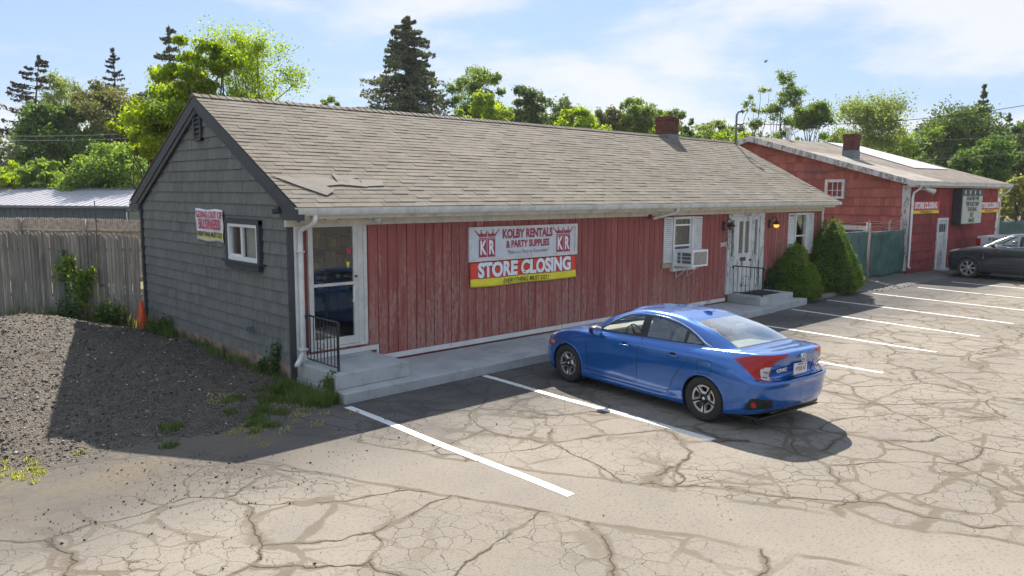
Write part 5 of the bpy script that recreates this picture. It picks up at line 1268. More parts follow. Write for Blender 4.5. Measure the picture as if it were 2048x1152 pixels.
        MB().poly([vs_[36+k] for k in range(12)]).build('mirror_glass', M_CHROME, mh)
    MB().box(.35, 4.6, -.78, .78, .235, .26).build('underside', M_TRIMB, root)
    common_interior(root, 1.19, M_SEAT, (2.15, 3.1), .38, 1.40, 1.50, 1.56, .36)
    return root
suv = build_suv()
sx_, sy_ = 25.72, -1.44
hB = math.radians(90-3.0)
# the left front wheel stands at (25.72,-1.44)
hx, hy = math.cos(hB), math.sin(hB); rgt = np.array([hy, -hx])
nose = np.array([sx_, sy_])+np.array([hx, hy])*.95+rgt*.94
place_car(suv, nose, hB)
# ---------------------------------------------------------------- pickup truck beyond it, tail towards the wall
def build_pickup():
    M_PW = carpaint('white_car_paint', (.62, .62, .62), .0, .3, False); M_PR = carpaint('red_car_paint', (.30, .015, .02), .1, .3, False)
    t = thing('pickup_truck', 'white and red pickup truck partly hidden behind the grey crossover', 'pickup truck')
    # local x runs from tail (0) to nose, z up, y half width
    w = .98
    b = MB()
    for s in (-1, 1): b.prism([(0, s*(w-.06), .62), (0, s*(w-.06), 1.36), (2.0, s*(w-.06), 1.38), (2.0, s*(w-.06), .62)], (0, s*.06, 0))
    b.box(.05, 2.0, -w+.06, w-.06, .70, .76); bevel(b.build('bed', M_PW, t), .02)
    bevel(MB().box(-.03, .03, -w+.06, w-.06, .66, 1.34).build('tailgate', M_PW, t), .02)
    for s in (-1, 1): MB().box(-.035, .14, s*(w+.004)-.03 if s > 0 else -w-.004, s*(w+.004) if s > 0 else -w+.026, .92, 1.26).build('taillight', M_TAIL, t)
    c = MB(); c.prism([(2.04, -w, .55), (2.04, -w, 1.20), (2.10, -w+.02, 1.40), (2.25, -w+.16, 1.92), (3.9, -w+.16, 1.92), (4.35, -w+.03, 1.28), (4.35, -w, .55)], (0, .03, 0))
    for s in (-1, 1):
        pts = [(2.04, s*w, .55), (2.04, s*w, 1.30), (4.45, s*w, 1.25), (4.45, s*w, .55)]; MB().prism(pts, (0, -s*.05, 0)).build('cab_side', M_PR, t)
        MB().tube([(2.08, s*(w-.02), 1.30), (2.22, s*(w-.15), 1.88), (3.75, s*(w-.15), 1.90), (4.40, s*(w-.05), 1.28)], .04, 8).tube([(3.1, s*(w-.02), 1.30), (3.1, s*(w-.15), 1.88)], .035, 8).build('window_frame', M_PR, t)
        MB().poly([(2.15, s*(w-.035), 1.30), (3.08, s*(w-.035), 1.30), (3.08, s*(w-.14), 1.86), (2.28, s*(w-.14), 1.86)]).poly([(3.12, s*(w-.035), 1.30), (4.3, s*(w-.045), 1.28), (3.74, s*(w-.14), 1.86), (3.12, s*(w-.14), 1.86)]).build('side_window', M_CARG2, t)
    bevel(MB().box(2.2, 3.78, -w+.13, w-.13, 1.88, 1.94).build('cab_roof', M_PR, t), .025)
    MB().poly([(2.08, -w+.07, 1.34), (2.08, w-.07, 1.34), (2.22, w-.17, 1.87), (2.22, -w+.17, 1.87)]).build('rear_window', M_CARG2, t); MB().box(2.03, 2.08, -w+.04, w-.04, .7, 1.34).build('cab_back', M_PR, t)
    MB().poly([(4.38, -w+.07, 1.28), (4.38, w-.07, 1.28), (3.78, w-.17, 1.88), (3.78, -w+.17, 1.88)]).build('windscreen', M_CARG, t)
    h = MB(); h.prism([(4.38, -w, .55), (4.38, -w, 1.26), (5.5, -w+.04, 1.16), (5.62, -w+.06, 1.0), (5.64, -w+.05, .55)], (0, 2*w, 0)); bevel(h.build('hood', M_PR, t), .04)
    MB().box(5.6, 5.72, -w+.02, w-.02, .48, .68).box(-.16, -.04, -w+.04, w-.04, .50, .66).build('bumper', M_CHROME, t)
    MB().box(.1, 5.4, -w+.1, w-.1, .42, .6).build('chassis', M_TRIMB, t)
    for s in (-1, 1):
        for x in (1.15, 4.75): wheel(t, x, s*(w-.12), .39, .25, s, M_SILVER, 'spoke', .25)
    text('FX4', 'side_decal', M_LETK, .19, Matrix(((-1, 0, 0, .62), (0, 0, 1, w+.002), (0, 1, 0, 1.22), (0, 0, 0, 1))), t, .001, .004, 1.3)
    text('FX4', 'side_decal', M_LETK, .19, Matrix(((1, 0, 0, .62), (0, 0, -1, -w-.002), (0, 1, 0, 1.22), (0, 0, 0, 1))), t, .001, .004, 1.3)
    MB().prism([(1.5, -.5, .77), (1.85, -.5, .77), (1.75, -.5, 1.62), (1.68, -.5, 1.62)], (0, .9, 0)).build('load_cover', plain('pale_blue_tarp', (.42, .50, .62), .5, var=.3), t)
    return t
pk = build_pickup()
# local +x points from the tail to the nose: away from the wall (world -y)
pk.location = (30.6, -.62, 0); pk.rotation_euler = (0, 0, math.radians(-90-3))
# ================================================================= SECOND BUILDING
BA = math.radians(-4.5); BO = Vector((25.47, .57, 0)); MBm = Matrix.Translation(BO) @ Matrix.Rotation(BA, 4, 'Z')
bb = thing('annex_building', 'red shingled second building with low gable roof and letter board sign', 'building', BO, BA)
W2, H2, RYB, RZB, EZB = 8.45, 3.30, 7.0, 5.50, 3.50; SB = (RZB-EZB)/(RYB+.22)
top2 = lambda y: EZB-.14+SB*(y+.22)
w = MB(); w.box(.03, W2, .03, .15, 0, H2+.1)
w.prism([(.03, .15, 0), (.03, 2*RYB, 0), (.03, 2*RYB, top2(0)), (.03, RYB, top2(RYB)), (.03, .15, top2(.15))], (.12, 0, 0)); w.prism([(W2-.12, .15, 0), (W2-.12, 2*RYB, 0), (W2-.12, 2*RYB, top2(0)), (W2-.12, RYB, top2(RYB)), (W2-.12, .15, top2(.15))], (.12, 0, 0))
w.box(.15, W2-.12, 2*RYB-.12, 2*RYB, 0, H2+.1); w.build('wall', M_REDTR, bb)
camB = MBm.inverted() @ cpos
wall_shingles(bb, M_REDSH2, .03, W2-.05, .12, .352, {'max': H2, 'planes': [(0, 1, H2)]}, (.22, .42), [(2.45, 3.33, 0, 2.02), (W2-.1, W2+1, 0, 9)], lambda x, z, o_: (x, .03-o_, z), camB, 150, 'wall_shingle', 8, .028)
wall_shingles(bb, M_REDSH, .30, 9.5, .085, .352, {'max': 5.4, 'planes': [(-SB, 1, EZB-.14+SB*.22), (SB, 1, EZB-.14+SB*(2*RYB+.22))]}, (.16, .34), [(2.62, 3.50, 2.80, 3.62), (1.55, 3.5, -1, 1.75)], lambda y, z, o_: (.03-o_, y, z), camB, 150, 'gable_shingle', 9, .042)
MB().box(-.012, .04, .03, .34, .1, H2+.05).build('corner_board', M_PEELH, bb); MB().box(W2-.06, W2+.02, .0, .1, .1, H2).build('corner_board', M_WHITE, bb)
# roof
M_OLDROOF = MT('old_flat_roofing', .95); c_ = M_OLDROOF.mix(M_OLDROOF.ramp(M_OLDROOF.noise(1.5, 6, .65), .35, .65), (.115, .092, .07), (.195, .162, .132)); c_ = M_OLDROOF.mix(M_OLDROOF.ramp(M_OLDROOF.noise(3.1, 4, .6, M_OLDROOF.map(loc=(4, 4, 4))), .68, .72), c_, (.5, .47, .42)); M_OLDROOF.color(c_); M_OLDROOF.bump(M_OLDROOF.noise(20, 4), .4, .01); M_OLDROOF = M_OLDROOF.m
M_NEWROOF = plain('pale_roof_patch', (.33, .295, .25), .9, var=.2, scale=1.5, bump=.2, dirt=.15)
def rp(x, y, up=0): return (x, y, EZB+SB*(min(y, 2*RYB-y)+.22)+up)
MB().prism([rp(-.28, -.22), rp(9.0, -.22), rp(9.0, RYB), rp(-.28, RYB)], (0, 0, -.10)).build('roof_slope', M_OLDROOF, bb)
MB().prism([rp(-.28, RYB+.001), rp(9.0, RYB+.001), rp(9.0, 2*RYB+.22), rp(-.28, 2*RYB+.22)], (0, 0, -.10)).build('roof_slope', M_OLDROOF, bb)
MB().prism([rp(-.27, -.20, .006), rp(2.45, -.20, .006), rp(2.0, 3.9, .006), rp(-.27, 4.3, .006)], (0, 0, .008)).build('roof_patch', M_NEWROOF, bb)
M_WROOF = plain('white_roof_sheet', (.66, .66, .65), .45, var=.1, bump=.1)
for k in range(4):
    f0, f1 = k/4+.006, (k+1)/4-.006; up_ = lambda f: 6.0+2.7*f; lo_ = lambda f: 4.5+3.5*f
    MB().prism([rp(up_(f0), 6.9, .02), rp(up_(f1), 6.9, .02), rp(lo_(f1), 2.0, .02), rp(lo_(f0), 2.0, .02)][::-1], (0, 0, .02)).build('roof_sheet', M_WROOF, bb)
MB().prism([(-.33, -.24, EZB+.02), (-.33, RYB, RZB+.02), (-.33, RYB, RZB-.22), (-.33, -.24, EZB-.20)], (.05, 0, 0)).build('rake_board', M_PEELH, bb)
MB().prism([(-.33, RYB+.001, RZB+.02), (-.33, 2*RYB+.24, EZB+.02), (-.33, 2*RYB+.24, EZB-.2), (-.33, RYB+.001, RZB-.22)], (.05, 0, 0)).build('rake_board', M_PEELH, bb)
MB().prism([(-.28, -.2, EZB-.115), (-.28, .028, EZB-.05), (-.28, .028, EZB-.22), (-.28, -.2, EZB-.22)], (9.25, 0, 0)).build('eave_soffit', M_CREAM, bb)
MB().box(-.30, 9.05, -.34, -.225, EZB-.15, EZB-.01).box(-.30, 9.05, -.36, -.34, EZB-.04, EZB+.0).build('gutter', M_GUTTER, bb)
MB().tube([(.12, -.28, EZB-.15), (.10, -.24, EZB-.28), (.06, -.06, EZB-.42), (.02, -.05, EZB-.6), (.0, -.05, .28), (-.0, -.12, .22)], .045, 8).build('downspout', M_WHITE, bb, True)
MB().tube([(9.0, -.28, EZB-.15), (8.85, -.2, EZB-.35), (8.52, -.04, EZB-.5), (8.50, -.05, .5)], .045, 8).build('downspout', M_WHITE, bb, True)
# doors, window, lamp
m = MB(); m.box(2.40, 2.50, -.03, .06, 0, 2.08).box(3.26, 3.36, -.03, .06, 0, 2.08).box(2.5, 3.26, -.03, .06, 1.99, 2.08); m.build('door_frame', M_PEEL2, bb)
m = MB(); m.box(2.50, 3.26, .0, .05, .04, 1.99).box(2.54, 3.22, -.008, 0, 1.02, 1.10).box(2.56, 2.86, -.006, 0, .15, .9).box(2.92, 3.20, -.006, 0, .15, .9); dd = m.build('side_door', M_PEELH, bb)
for k in range(3): MB().box(2.60+k*.2, 2.76+k*.2, -.005, .0, 1.52, 1.84).build('pane', M_CHAR, dd)
MB().box(2.3, 3.4, -.35, 0, -.02, .05).build('door_sill', M_CONC, bb)
f = MB(); y0, y1, z0, z1 = 2.64, 3.48, 2.82, 3.60
f.box(-.04, .06, y0, y0+.11, z0, z1).box(-.04, .06, y1-.11, y1, z0, z1).box(-.04, .06, y0+.11, y1-.11, z0, z0+.10).box(-.04, .06, y0+.11, y1-.11, z1-.12, z1); wn = f.build('window_frame', M_PEEL2, bb)
for k in (1, 2): MB().box(.0, .03, y0+.11+k*.207-.012, y0+.11+k*.207+.012, z0+.1, z1-.12).build('muntin', M_WHITE, wn)
MB().box(-.002, .028, y0+.11, y1-.11, 3.14, 3.165).build('muntin', M_WHITE, wn)
MB().box(.03, .035, y0+.11, y1-.11, z0+.1, z1-.12).build('pane', plain('dark_pane', (.03, .03, .035), .08, bump=0), wn)
f = MB(); f.box(-.03, .04, 1.55, 3.5, 1.60, 1.76).box(-.03, .04, 3.36, 3.5, .8, 1.6).box(-.03, .04, 1.55, 1.65, .8, 1.6); wn = f.build('window_frame', M_PEEL2, bb); MB().box(.02, .03, 1.65, 3.36, .8, 1.60).build('pane', plain('dim_pane', (.05, .045, .045), .1, bump=0), wn)
MB().box(-.06, .0, 1.15, 1.42, 1.93, 2.12).build('vent_box', M_REDSH, bb)
MB().tube([(.60, .0, 3.20), (.75, -.18, 3.22), (.95, -.42, 3.10)], [.03, .07, .12], 10).build('flood_light', M_GUTTER, bb, True)
MB().box(-.08, .0, RYB+.1, RYB+.3, 4.55, 4.75).tube([(-.05, RYB+.2, 4.7), (-.25, RYB-.1, 4.66)], [.05, .09], 8).build('flood_light', M_GUTTER, bb, True)
chimney(bb, 2.05, 3.55, .50, 4.0, 5.52, 4.78, None, 2)
MB().box(2.6, 2.72, RYB-.1, RYB+.02, 5.3, 6.0).tube([(2.66, RYB-.04, 6.0), (2.3, RYB-.04, 6.02)], .05, 6).build('vent_stack', M_GUTTER, bb)
for z in (1.55, 1.1): MB().box(8.22, 8.38, -.05, .0, z, z+.3).build('notice_plate', M_WHITE, bb)
# signs on it
bn = banner('closing_banner', 'red and yellow STORE CLOSING banner left of the letter board', 2.36, .47, .28, (0, 0, 0), 0, 'STORE CLOSING', 'EVERYTHING MUST GO !', 'STORE CLOSING banners on the second building', .012, 2, .31, .10, .84)
bn.matrix_world = MBm @ Matrix.Translation((1.24, -.005, 2.51))
b2 = banner('closing_banner', 'red and yellow STORE CLOSING banner right of the letter board', 2.30, .47, .28, (0, 0, 0), 0, 'STORE CLOSING', 'EVERYTHING MUST GO !', 'STORE CLOSING banners on the second building', .012, 5, .31, .10, .82)
b2.matrix_world = MBm @ Matrix.Translation((7.45, -.005, 2.47))
ls = thing('letter_board', 'black cased changeable letter board sign on the maroon wall', 'sign', MBm @ Vector((4.72, -.02, 2.52)), BA)
MB().box(-1.02, 1.02, -.32, 0, -.72, .72).build('case', M_CHAR, ls)
face = plain('backlit_panel', (.52, .54, .45), .5, bump=0, var=.05)
fc = MB().box(-.96, .98, -.335, -.321, -.68, .44).build('letter_panel', face, ls)
for k in range(4): MB().box(-.955, .975, -.342, -.336, -.68+.224*(k+1)-.006, -.68+.224*(k+1)+.006).build('letter_track', plain('track', (.4, .42, .36), .5), fc)
for k in range(4): MB().box(-.80+k*.48, -.70+k*.48, -.34, -.321, .50, .66).build('header_light', face, ls)
for i, (s, c_, sx) in enumerate((('STARTIN WE', M_LETK, .95), ('THE R.SET DAY', M_LETK, .82), ('TENTING', plain('brown_ink', (.16, .09, .04)), .95), ('SET', M_LETK, .95), ('MAKE', plain('olive_ink', (.14, .13, .04)), .95))):
    text(s, 'letter_row', c_, .235, Matrix(((1, 0, 0, 0), (0, 0, -1, -.343), (0, 1, 0, .33-.224*i), (0, 0, 0, 1))), ls, .002, .004, sx)

# ================================================================= CHAIN LINK FENCE WITH GREEN SCREEN
M_SCREEN = MT('green_privacy_mesh', .7); M_SCREEN.color(M_SCREEN.mix(M_SCREEN.ramp(M_SCREEN.noise(1.6, 5), .35, .65), (.028, .075, .062), (.06, .125, .105))); M_SCREEN.bump(M_SCREEN.noise(1, 4, .5, M_SCREEN.map((3, 3, 1))), .5, .05); M_SCREEN = M_SCREEN.m
def screen_panel(name, parent, p0, p1, zb, zt, seed, cols=30, rows=12):
    rr = random.Random(seed); a = [rr.uniform(0, 6) for _ in range(5)]; V = []
    d = np.array(p1)-np.array(p0); L = np.linalg.norm(d); d /= L; nn = np.array([-d[1], d[0]])
    for k in range(rows+1):
        for i in range(cols+1):
            u, v = i/cols, k/rows; off = -.03+.05*math.sin(u*5+a[0]+v*2)*math.sin(v*3.1)+.02*math.sin(u*17+a[1])*(1-v*.4)
            z = zb+(zt-zb)*v-(.03*math.sin(u*PI*3+a[2])**2 if k == rows else 0)+(.05*math.sin(u*9+a[3]) if k == 0 else 0)
            q = np.array(p0)+d*L*u+nn*off; V.append((q[0], q[1], z))
    F = [(k*(cols+1)+i, k*(cols+1)+i+1, (k+1)*(cols+1)+i+1, (k+1)*(cols+1)+i) for k in range(rows) for i in range(cols)]
    o = link(name, np_mesh(name, V, F, M_SCREEN, True), parent); sd = o.modifiers.new('thick', 'SOLIDIFY'); sd.thickness = .004; return o
cf = thing('chain_link_fence', 'chain link fence with sagging green screen and barbed wire between the two buildings', 'fence', (0, 0, 0))
A0, A1, A2 = (18.05, .75), (22.25, .72), (25.42, .75)
screen_panel('screen', cf, A0, (22.1, .72), .05, 1.72, 1); screen_panel('screen', cf, (22.35, .72), A2, .03, 1.68, 2); screen_panel('screen', cf, A2, (25.46, 1.6), .03, 1.66, 4, 8)
for x, y, h, r in ((18.1, .78, 2.0, .035), (22.14, .76, 2.05, .04), (22.32, .76, 2.0, .045), (24.1, .78, 2.05, .03), (25.38, .8, 1.9, .03), (20.2, .8, 1.75, .03)):
    MB().tube([(x, y, 0), (x, y, h)], r, 10).build('fence_post', M_RUST, cf, True)
for x in (22.14, 24.1, 18.1): MB().tube([(x, .76, 1.9), (x-.12, .66, 2.12)], .018, 6).build('barbed_arm', M_RUST, cf)
rr = random.Random(4)
for k in range(3):
    pts = []
    for i in range(41): x = 18.1+7.3*i/40; pts.append((x, .76-.05*k, 1.84+.11*k+.05*math.sin(x*1.7+k)-.06*math.sin((x-18.1)*1.3)**2+rr.uniform(-.01, .01)))
    MB().tube(pts, .007, 5).build('barbed_wire', M_RUST, cf)
MB().tube([(18.1, .78, 1.72), (22.14, .76, 1.72)], .02, 6).tube([(22.32, .76, 1.68), (25.4, .8, 1.66)], .02, 6).build('top_rail', M_RUST, cf)
cf2 = thing('chain_link_fence', 'green screened fence beyond the right end of the second building', 'fence', (0, 0, 0))
e0 = MBm @ Vector((8.6, .6, 0)); screen_panel('screen', cf2, (e0.x, e0.y), (e0.x+7, e0.y-.9), .05, 1.75, 7)
for k in range(4): MB().tube([(e0.x+k*2.3, e0.y-.3*k, 0), (e0.x+k*2.3, e0.y-.3*k, 1.85)], .03, 8).build('fence_post', M_RUST, cf2, True)
# yard clutter behind it
q = lambda x, y: MBm @ Vector((x, y, 0))
for i, (px, py, sx, sy, sz, mt, nm, lab, ct) in enumerate([(9.6, 2.2, .9, .8, 2.15, M_CHAR, 'storage_cabinet', 'dark storage cabinet standing behind the right green screen', 'cabinet'), (12.2, 3.2, 1.6, .9, 1.9, plain('cardboard', (.30, .25, .18), .9), 'stacked_pallet_load', 'tan wrapped pallet load behind the right green screen', 'pallet load')]):
    t_ = thing(nm, lab, ct, q(px, py), BA); bevel(MB().box(-sx/2, sx/2, -sy/2, sy/2, .08, sz).build('body', mt, t_), .02); MB().box(-sx/2-.02, sx/2+.02, -sy/2-.02, sy/2+.02, 0, .079).build('base', M_TRIMB, t_); MB().box(-sx/2-.02, sx/2+.02, -sy/2-.02, sy/2+.02, sz+.001, sz+.04).build('lid', M_GUTTER, t_)
t_ = thing('folded_tent_frame', 'white tent poles leaning on the load behind the right green screen', 'tent frame', q(12.0, 2.4), BA)
for k in range(5): MB().tube([(-1+k*.4, 0, 1.2), (.3+k*.35, .3*k, 2.3-.12*k)], .03, 6).build('pole', M_VINYL, t_)

# ================================================================= LEFT SIDE: STOCKADE FENCES, SHED, HOUSES
FD = np.array([-.70, .714]); FD /= np.linalg.norm(FD)
pf = thing('picket_fence', 'weathered grey pointed picket fence running left from the gable corner', 'fence', (-.02, 7.16, 0))
ang = math.atan2(FD[1], FD[0])
def picket_vs(wd, h, bow=0):
    pr = [(0, 0), (wd, 0), (wd, h-.09), (wd*.82, h-.035), (wd*.5, h), (wd*.18, h-.035), (0, h-.09)]
    n = len(pr); vs_ = [(x, -.012*math.sin(PI*x/wd)-.004, z) for x, z in pr]+[(x, .012, z) for x, z in pr]
    return vs_, [list(range(n))]+[(i, n+i, n+(i+1) % n, (i+1) % n) for i in range(n)]+[list(range(n, 2*n))[::-1]]
Rf = Matrix.Rotation(ang, 4, 'Z'); pmesh = []
for k in range(6):
    vs_, fs_ = picket_vs(.076+.003*(k % 3), 2.02+.012*k); pmesh.append(MB().add(vs_, fs_).mesh('picket', M_FENCE))
rr = random.Random(8); x = .02; k = 0
while x < 9.2:
    o = link('picket', pmesh[rr.randrange(6)], pf); o.matrix_local = Rf @ Matrix.Translation((x, rr.uniform(-.008, .008), .02+.06*math.sin(x*.55)+rr.uniform(-.015, .015))) @ Matrix.Rotation(rr.uniform(-.012, .012), 4, 'Y') @ Matrix.Rotation(PI, 4, 'Z') @ Matrix.Translation((-.08, 0, 0))
    x += .0835+rr.uniform(-.002, .006)
for z in (.72, 1.72): 
    b = MB(); b.box(0, 9.2, -.07, -.02, z, z+.07); o = b.build('fence_rail', M_FENCE, pf); o.matrix_local = Rf
for xx in (1.62, 8.05):
    o = MB().box(xx, xx+.10, .03, .12, 0, 1.75).build('fence_post', plain('greenish_post', (.12, .15, .12), .9, dirt=.4), pf); o.matrix_local = Rf
# second stockade further back: rails towards the viewer
bf = thing('stockade_fence', 'paler stockade fence with log rails further back behind the picket fence', 'fence', (*at_depth(300, 27)[:2], 0))
F2 = at_depth(-260, 28.5)[:2]-at_depth(300, 27)[:2]; L2 = np.linalg.norm(F2); a2 = math.atan2(F2[1], F2[0]); R2 = Matrix.Rotation(a2, 4, 'Z')
m = MB(); x = 0; M_FENCE2 = mk_fence(); 
for nd in M_FENCE2.node_tree.nodes: pass
while x < L2:
    vs_, fs_ = picket_vs(.080, 1.98+.08*math.sin(x*.3)-.02*x*.3+rr.uniform(-.02, .02)); m.add([(v[0]+x, v[1], v[2]) for v in vs_], fs_); x += .088
M_PALEWOOD = plain('pale_tan_wood', (.52, .43, .35), .9, var=.25, scale=8, bump=.3)
o = m.build('pickets', M_PALEWOOD, bf); o.matrix_local = R2; tag(o, kind='stuff')
for k in range(6):
    x0 = k*2.5; o = MB().tube([(x0, .09, 1.62-.02*k), (x0+1.25, .08, 1.60-.02*k), (x0+2.5, .09, 1.63-.02*k)], .05, 8).build('log_rail', M_PALEWOOD, bf, True); o.matrix_local = R2
    o = MB().tube([(x0+.02, .14, 0), (x0, .14, 1.98)], .07, 8).build('fence_post', M_FENCE, bf, True); o.matrix_local = R2
# metal roofed shed
sA, sB = at_depth(330, 36)[:2], at_depth(-420, 39)[:2]; dS = sB-sA; Ls = np.linalg.norm(dS); aS = math.atan2(dS[1], dS[0])
shed = thing('metal_shed', 'long low blue grey shed with ribbed white metal roof behind the fences', 'shed', (sA[0], sA[1], 0), aS)
M_SHEDW = plain('blue_grey_siding', (.10, .125, .165), .6); M_SHEDR = plain('pale_metal_roof', (.62, .60, .64), .35, .2, var=.06, bump=0)
MB().box(0, Ls, -7.0, 0, 0, 2.25).build('wall', M_SHEDW, shed); x = 0; sd_ = MB()
while x < Ls: sd_.box(x, x+.04, .001, .02, .05, 2.2); x += .30
tag(sd_.build('siding_ribs', M_SHEDW, shed), kind='stuff')
zr = 2.98; MB().prism([(-.2, .25, 2.22), (Ls, .25, 2.22), (Ls, -3.5, zr), (-.2, -3.5, zr)], (0, 0, .05)).build('roof_slope', M_SHEDR, shed); MB().prism([(-.2, -3.501, zr), (Ls, -3.501, zr), (Ls, -7.25, 2.22), (-.2, -7.25, 2.22)], (0, 0, .05)).build('roof_slope', M_SHEDR, shed)
x = .1
while x < Ls:
    MB().prism([(x, .26, 2.271), (x+.05, .26, 2.271), (x+.05, -3.5, zr+.051), (x, -3.5, zr+.051)], (0, 0, .035)).build('roof_rib', M_SHEDR, shed); x += .36
MB().box(-.2, Ls, -3.6, -3.4, zr+.055, zr+.12).build('ridge_cap', M_LEAD, shed)
MB().box(-.25, Ls, .255, .33, 2.16, 2.27).build('gutter', M_LEAD, shed)
# small grey sided outbuilding between shed and gable
gA = at_depth(330, 34); ob_ = thing('grey_outbuilding', 'small grey sided building just behind the gable corner', 'building', (gA[0], gA[1], 0), aS)
M_GSIDE = plain('grey_siding', (.20, .22, .20), .8)
MB().box(0, 1.75, -3, 0, 0, 2.12).build('wall', M_GSIDE, ob_); cbm = MB().box(-.01, 1.76, 0, .02, 0, .18).mesh('clapboard', M_GSIDE)
for k in range(10): o = link('clapboard', cbm, ob_); o.location = (0, 0, .1+k*.2)
MB().tube([(1.82, .05, 0), (1.86, .05, 2.05)], .03, 6).build('downspout', M_WHITE, ob_); MB().box(-.1, 1.85, -3.1, .1, 2.121, 2.16).build('roof', M_LEAD, ob_)
# brown roofed building behind the bushes
hA = at_depth(150, 60); hb = thing('brown_house', 'long brown flat roofed house behind the left bushes', 'house', (hA[0], hA[1], 0), aS)
MB().box(0, 16, -8, 0, 0, 4.55).build('wall', plain('tan_wall', (.26, .21, .17), .9), hb); MB().box(-.5, 16.5, -8.5, .5, 4.55, 5.2).build('roof', plain('brown_roof', (.13, .10, .09), .9), hb)
for k in range(5): f_ = MB().box(1.5+k*3, 2.6+k*3, 0, .05, 1.6, 2.9).build('window', M_WHITE, hb); MB().box(1.6+k*3, 2.5+k*3, .051, .06, 1.7, 2.8).build('pane', M_CHAR, f_)
hA = at_depth(-90, 95); hb = thing('green_gabled_house', 'pale green gabled house at the far left edge', 'house', (hA[0], hA[1], 0), -YAW)
MB().prism([(-4, 0, 0), (4, 0, 0), (4, 0, 3.6), (0, 0, 8.4), (-4, 0, 3.6)], (0, 8, 0)).build('wall', plain('sage_siding', (.20, .26, .24), .9), hb); MB().prism([(-4.4, -.2, 3.3), (0, -.2, 8.6), (0, -.2, 8.85), (-4.7, -.2, 3.4)], (0, 8.4, 0)).prism([(4.4, -.2, 3.3), (0.001, -.2, 8.6), (0.001, -.2, 8.85), (4.7, -.2, 3.4)], (0, 8.4, 0)).build('roof', M_CHAR, hb)
f_ = MB().box(-.6, .6, -.05, -.001, 4, 5.4).build('window', M_WHITE, hb); MB().box(-.5, .5, -.06, -.051, 4.1, 5.3).build('pane', M_CHAR, f_)
# ================================================================= VEGETATION
def leaf_cards(cen, size, rs, asp=.55, up=.35, flat=0.0):
    """one pointed leaf card (two triangles folded) per centre: returns V, F"""
    n = len(cen); d = rs.randn(n, 3); d[:, 2] = d[:, 2]*(1-flat)-up*rs.rand(n); d /= np.linalg.norm(d, axis=1)[:, None]
    a = rs.randn(n, 3); s = np.cross(d, a); s /= np.linalg.norm(s, axis=1)[:, None]; s_ = np.asarray(size)[:, None]*(.7+.6*rs.rand(n, 1))
    nn = np.cross(d, s); V = np.stack([cen-d*s_*.5, cen+s*s_*asp*.5+nn*s_*.10, cen+d*s_*.5, cen-s*s_*asp*.5+nn*s_*.10], 1)
    return V.reshape(-1, 3), np.arange(4*n).reshape(n, 4)
def limb(m, p0, p1, r0, r1, rs, bend=.12, n=5):
    p0, p1 = np.array(p0, float), np.array(p1, float); L = np.linalg.norm(p1-p0); off = rs.randn(3)*bend*L
    pts = [p0+(p1-p0)*t+off*math.sin(PI*t)*.5 for t in np.linspace(0, 1, n)]
    m.tube([tuple(p) for p in pts], [r0+(r1-r0)*t for t in np.linspace(0, 1, n)], 6, False); return pts
M_BARK = plain('grey_brown_bark', (.10, .08, .065), .95, var=.3, scale=6, bump=.5); M_BARK2 = plain('pale_bark', (.22, .19, .16), .95, var=.3, scale=6)
G = {'lime': leafmat('locust_leaves', (0.128, 0.203, 0.014), (0.351, 0.432, 0.024), .55), 'green': leafmat('maple_leaves', (0.047, 0.101, 0.020), (0.149, 0.230, 0.047), .45), 'mid': leafmat('tree_leaves', (0.074, 0.135, 0.024), (0.216, 0.284, 0.061), .5),
     'dark': leafmat('oak_leaves', (.07, .11, .045), (.17, .22, .08), .35), 'olive': leafmat('olive_leaves', (0.081, 0.095, 0.027), (0.203, 0.196, 0.061), .4), 'spruce': leafmat('spruce_needles', (.07, .09, .05), (.18, .20, .10), .25), 'purple': leafmat('dark_larch_needles', (.045, .04, .04), (.11, .095, .075), .2),
     'pale': leafmat('pale_leaves', (0.135, 0.176, 0.061), (0.284, 0.338, 0.115), .5), 'yellow': leafmat('yellow_green_leaves', (.19, .20, .06), (.38, .37, .13), .5), 'box': leafmat('dwarf_spruce_needles', (.075, .13, .022), (.22, .32, .05), .45), 'bush': leafmat('bush_leaves', (0.081, 0.155, 0.024), (0.270, 0.365, 0.068), .5), 'cedar': leafmat('cedar_foliage', (.06, .10, .03), (.17, .235, .06), .25), 'grass': leafmat('grass_blades', (.075, .11, .028), (.17, .22, .07), .5), 'dry': leafmat('dry_grass_blades', (0.270, 0.230, 0.121), (0.459, 0.392, 0.203), .4), 'weed': leafmat('weed_leaves', (0.034, 0.074, 0.024), (0.108, 0.176, 0.047), .4)}
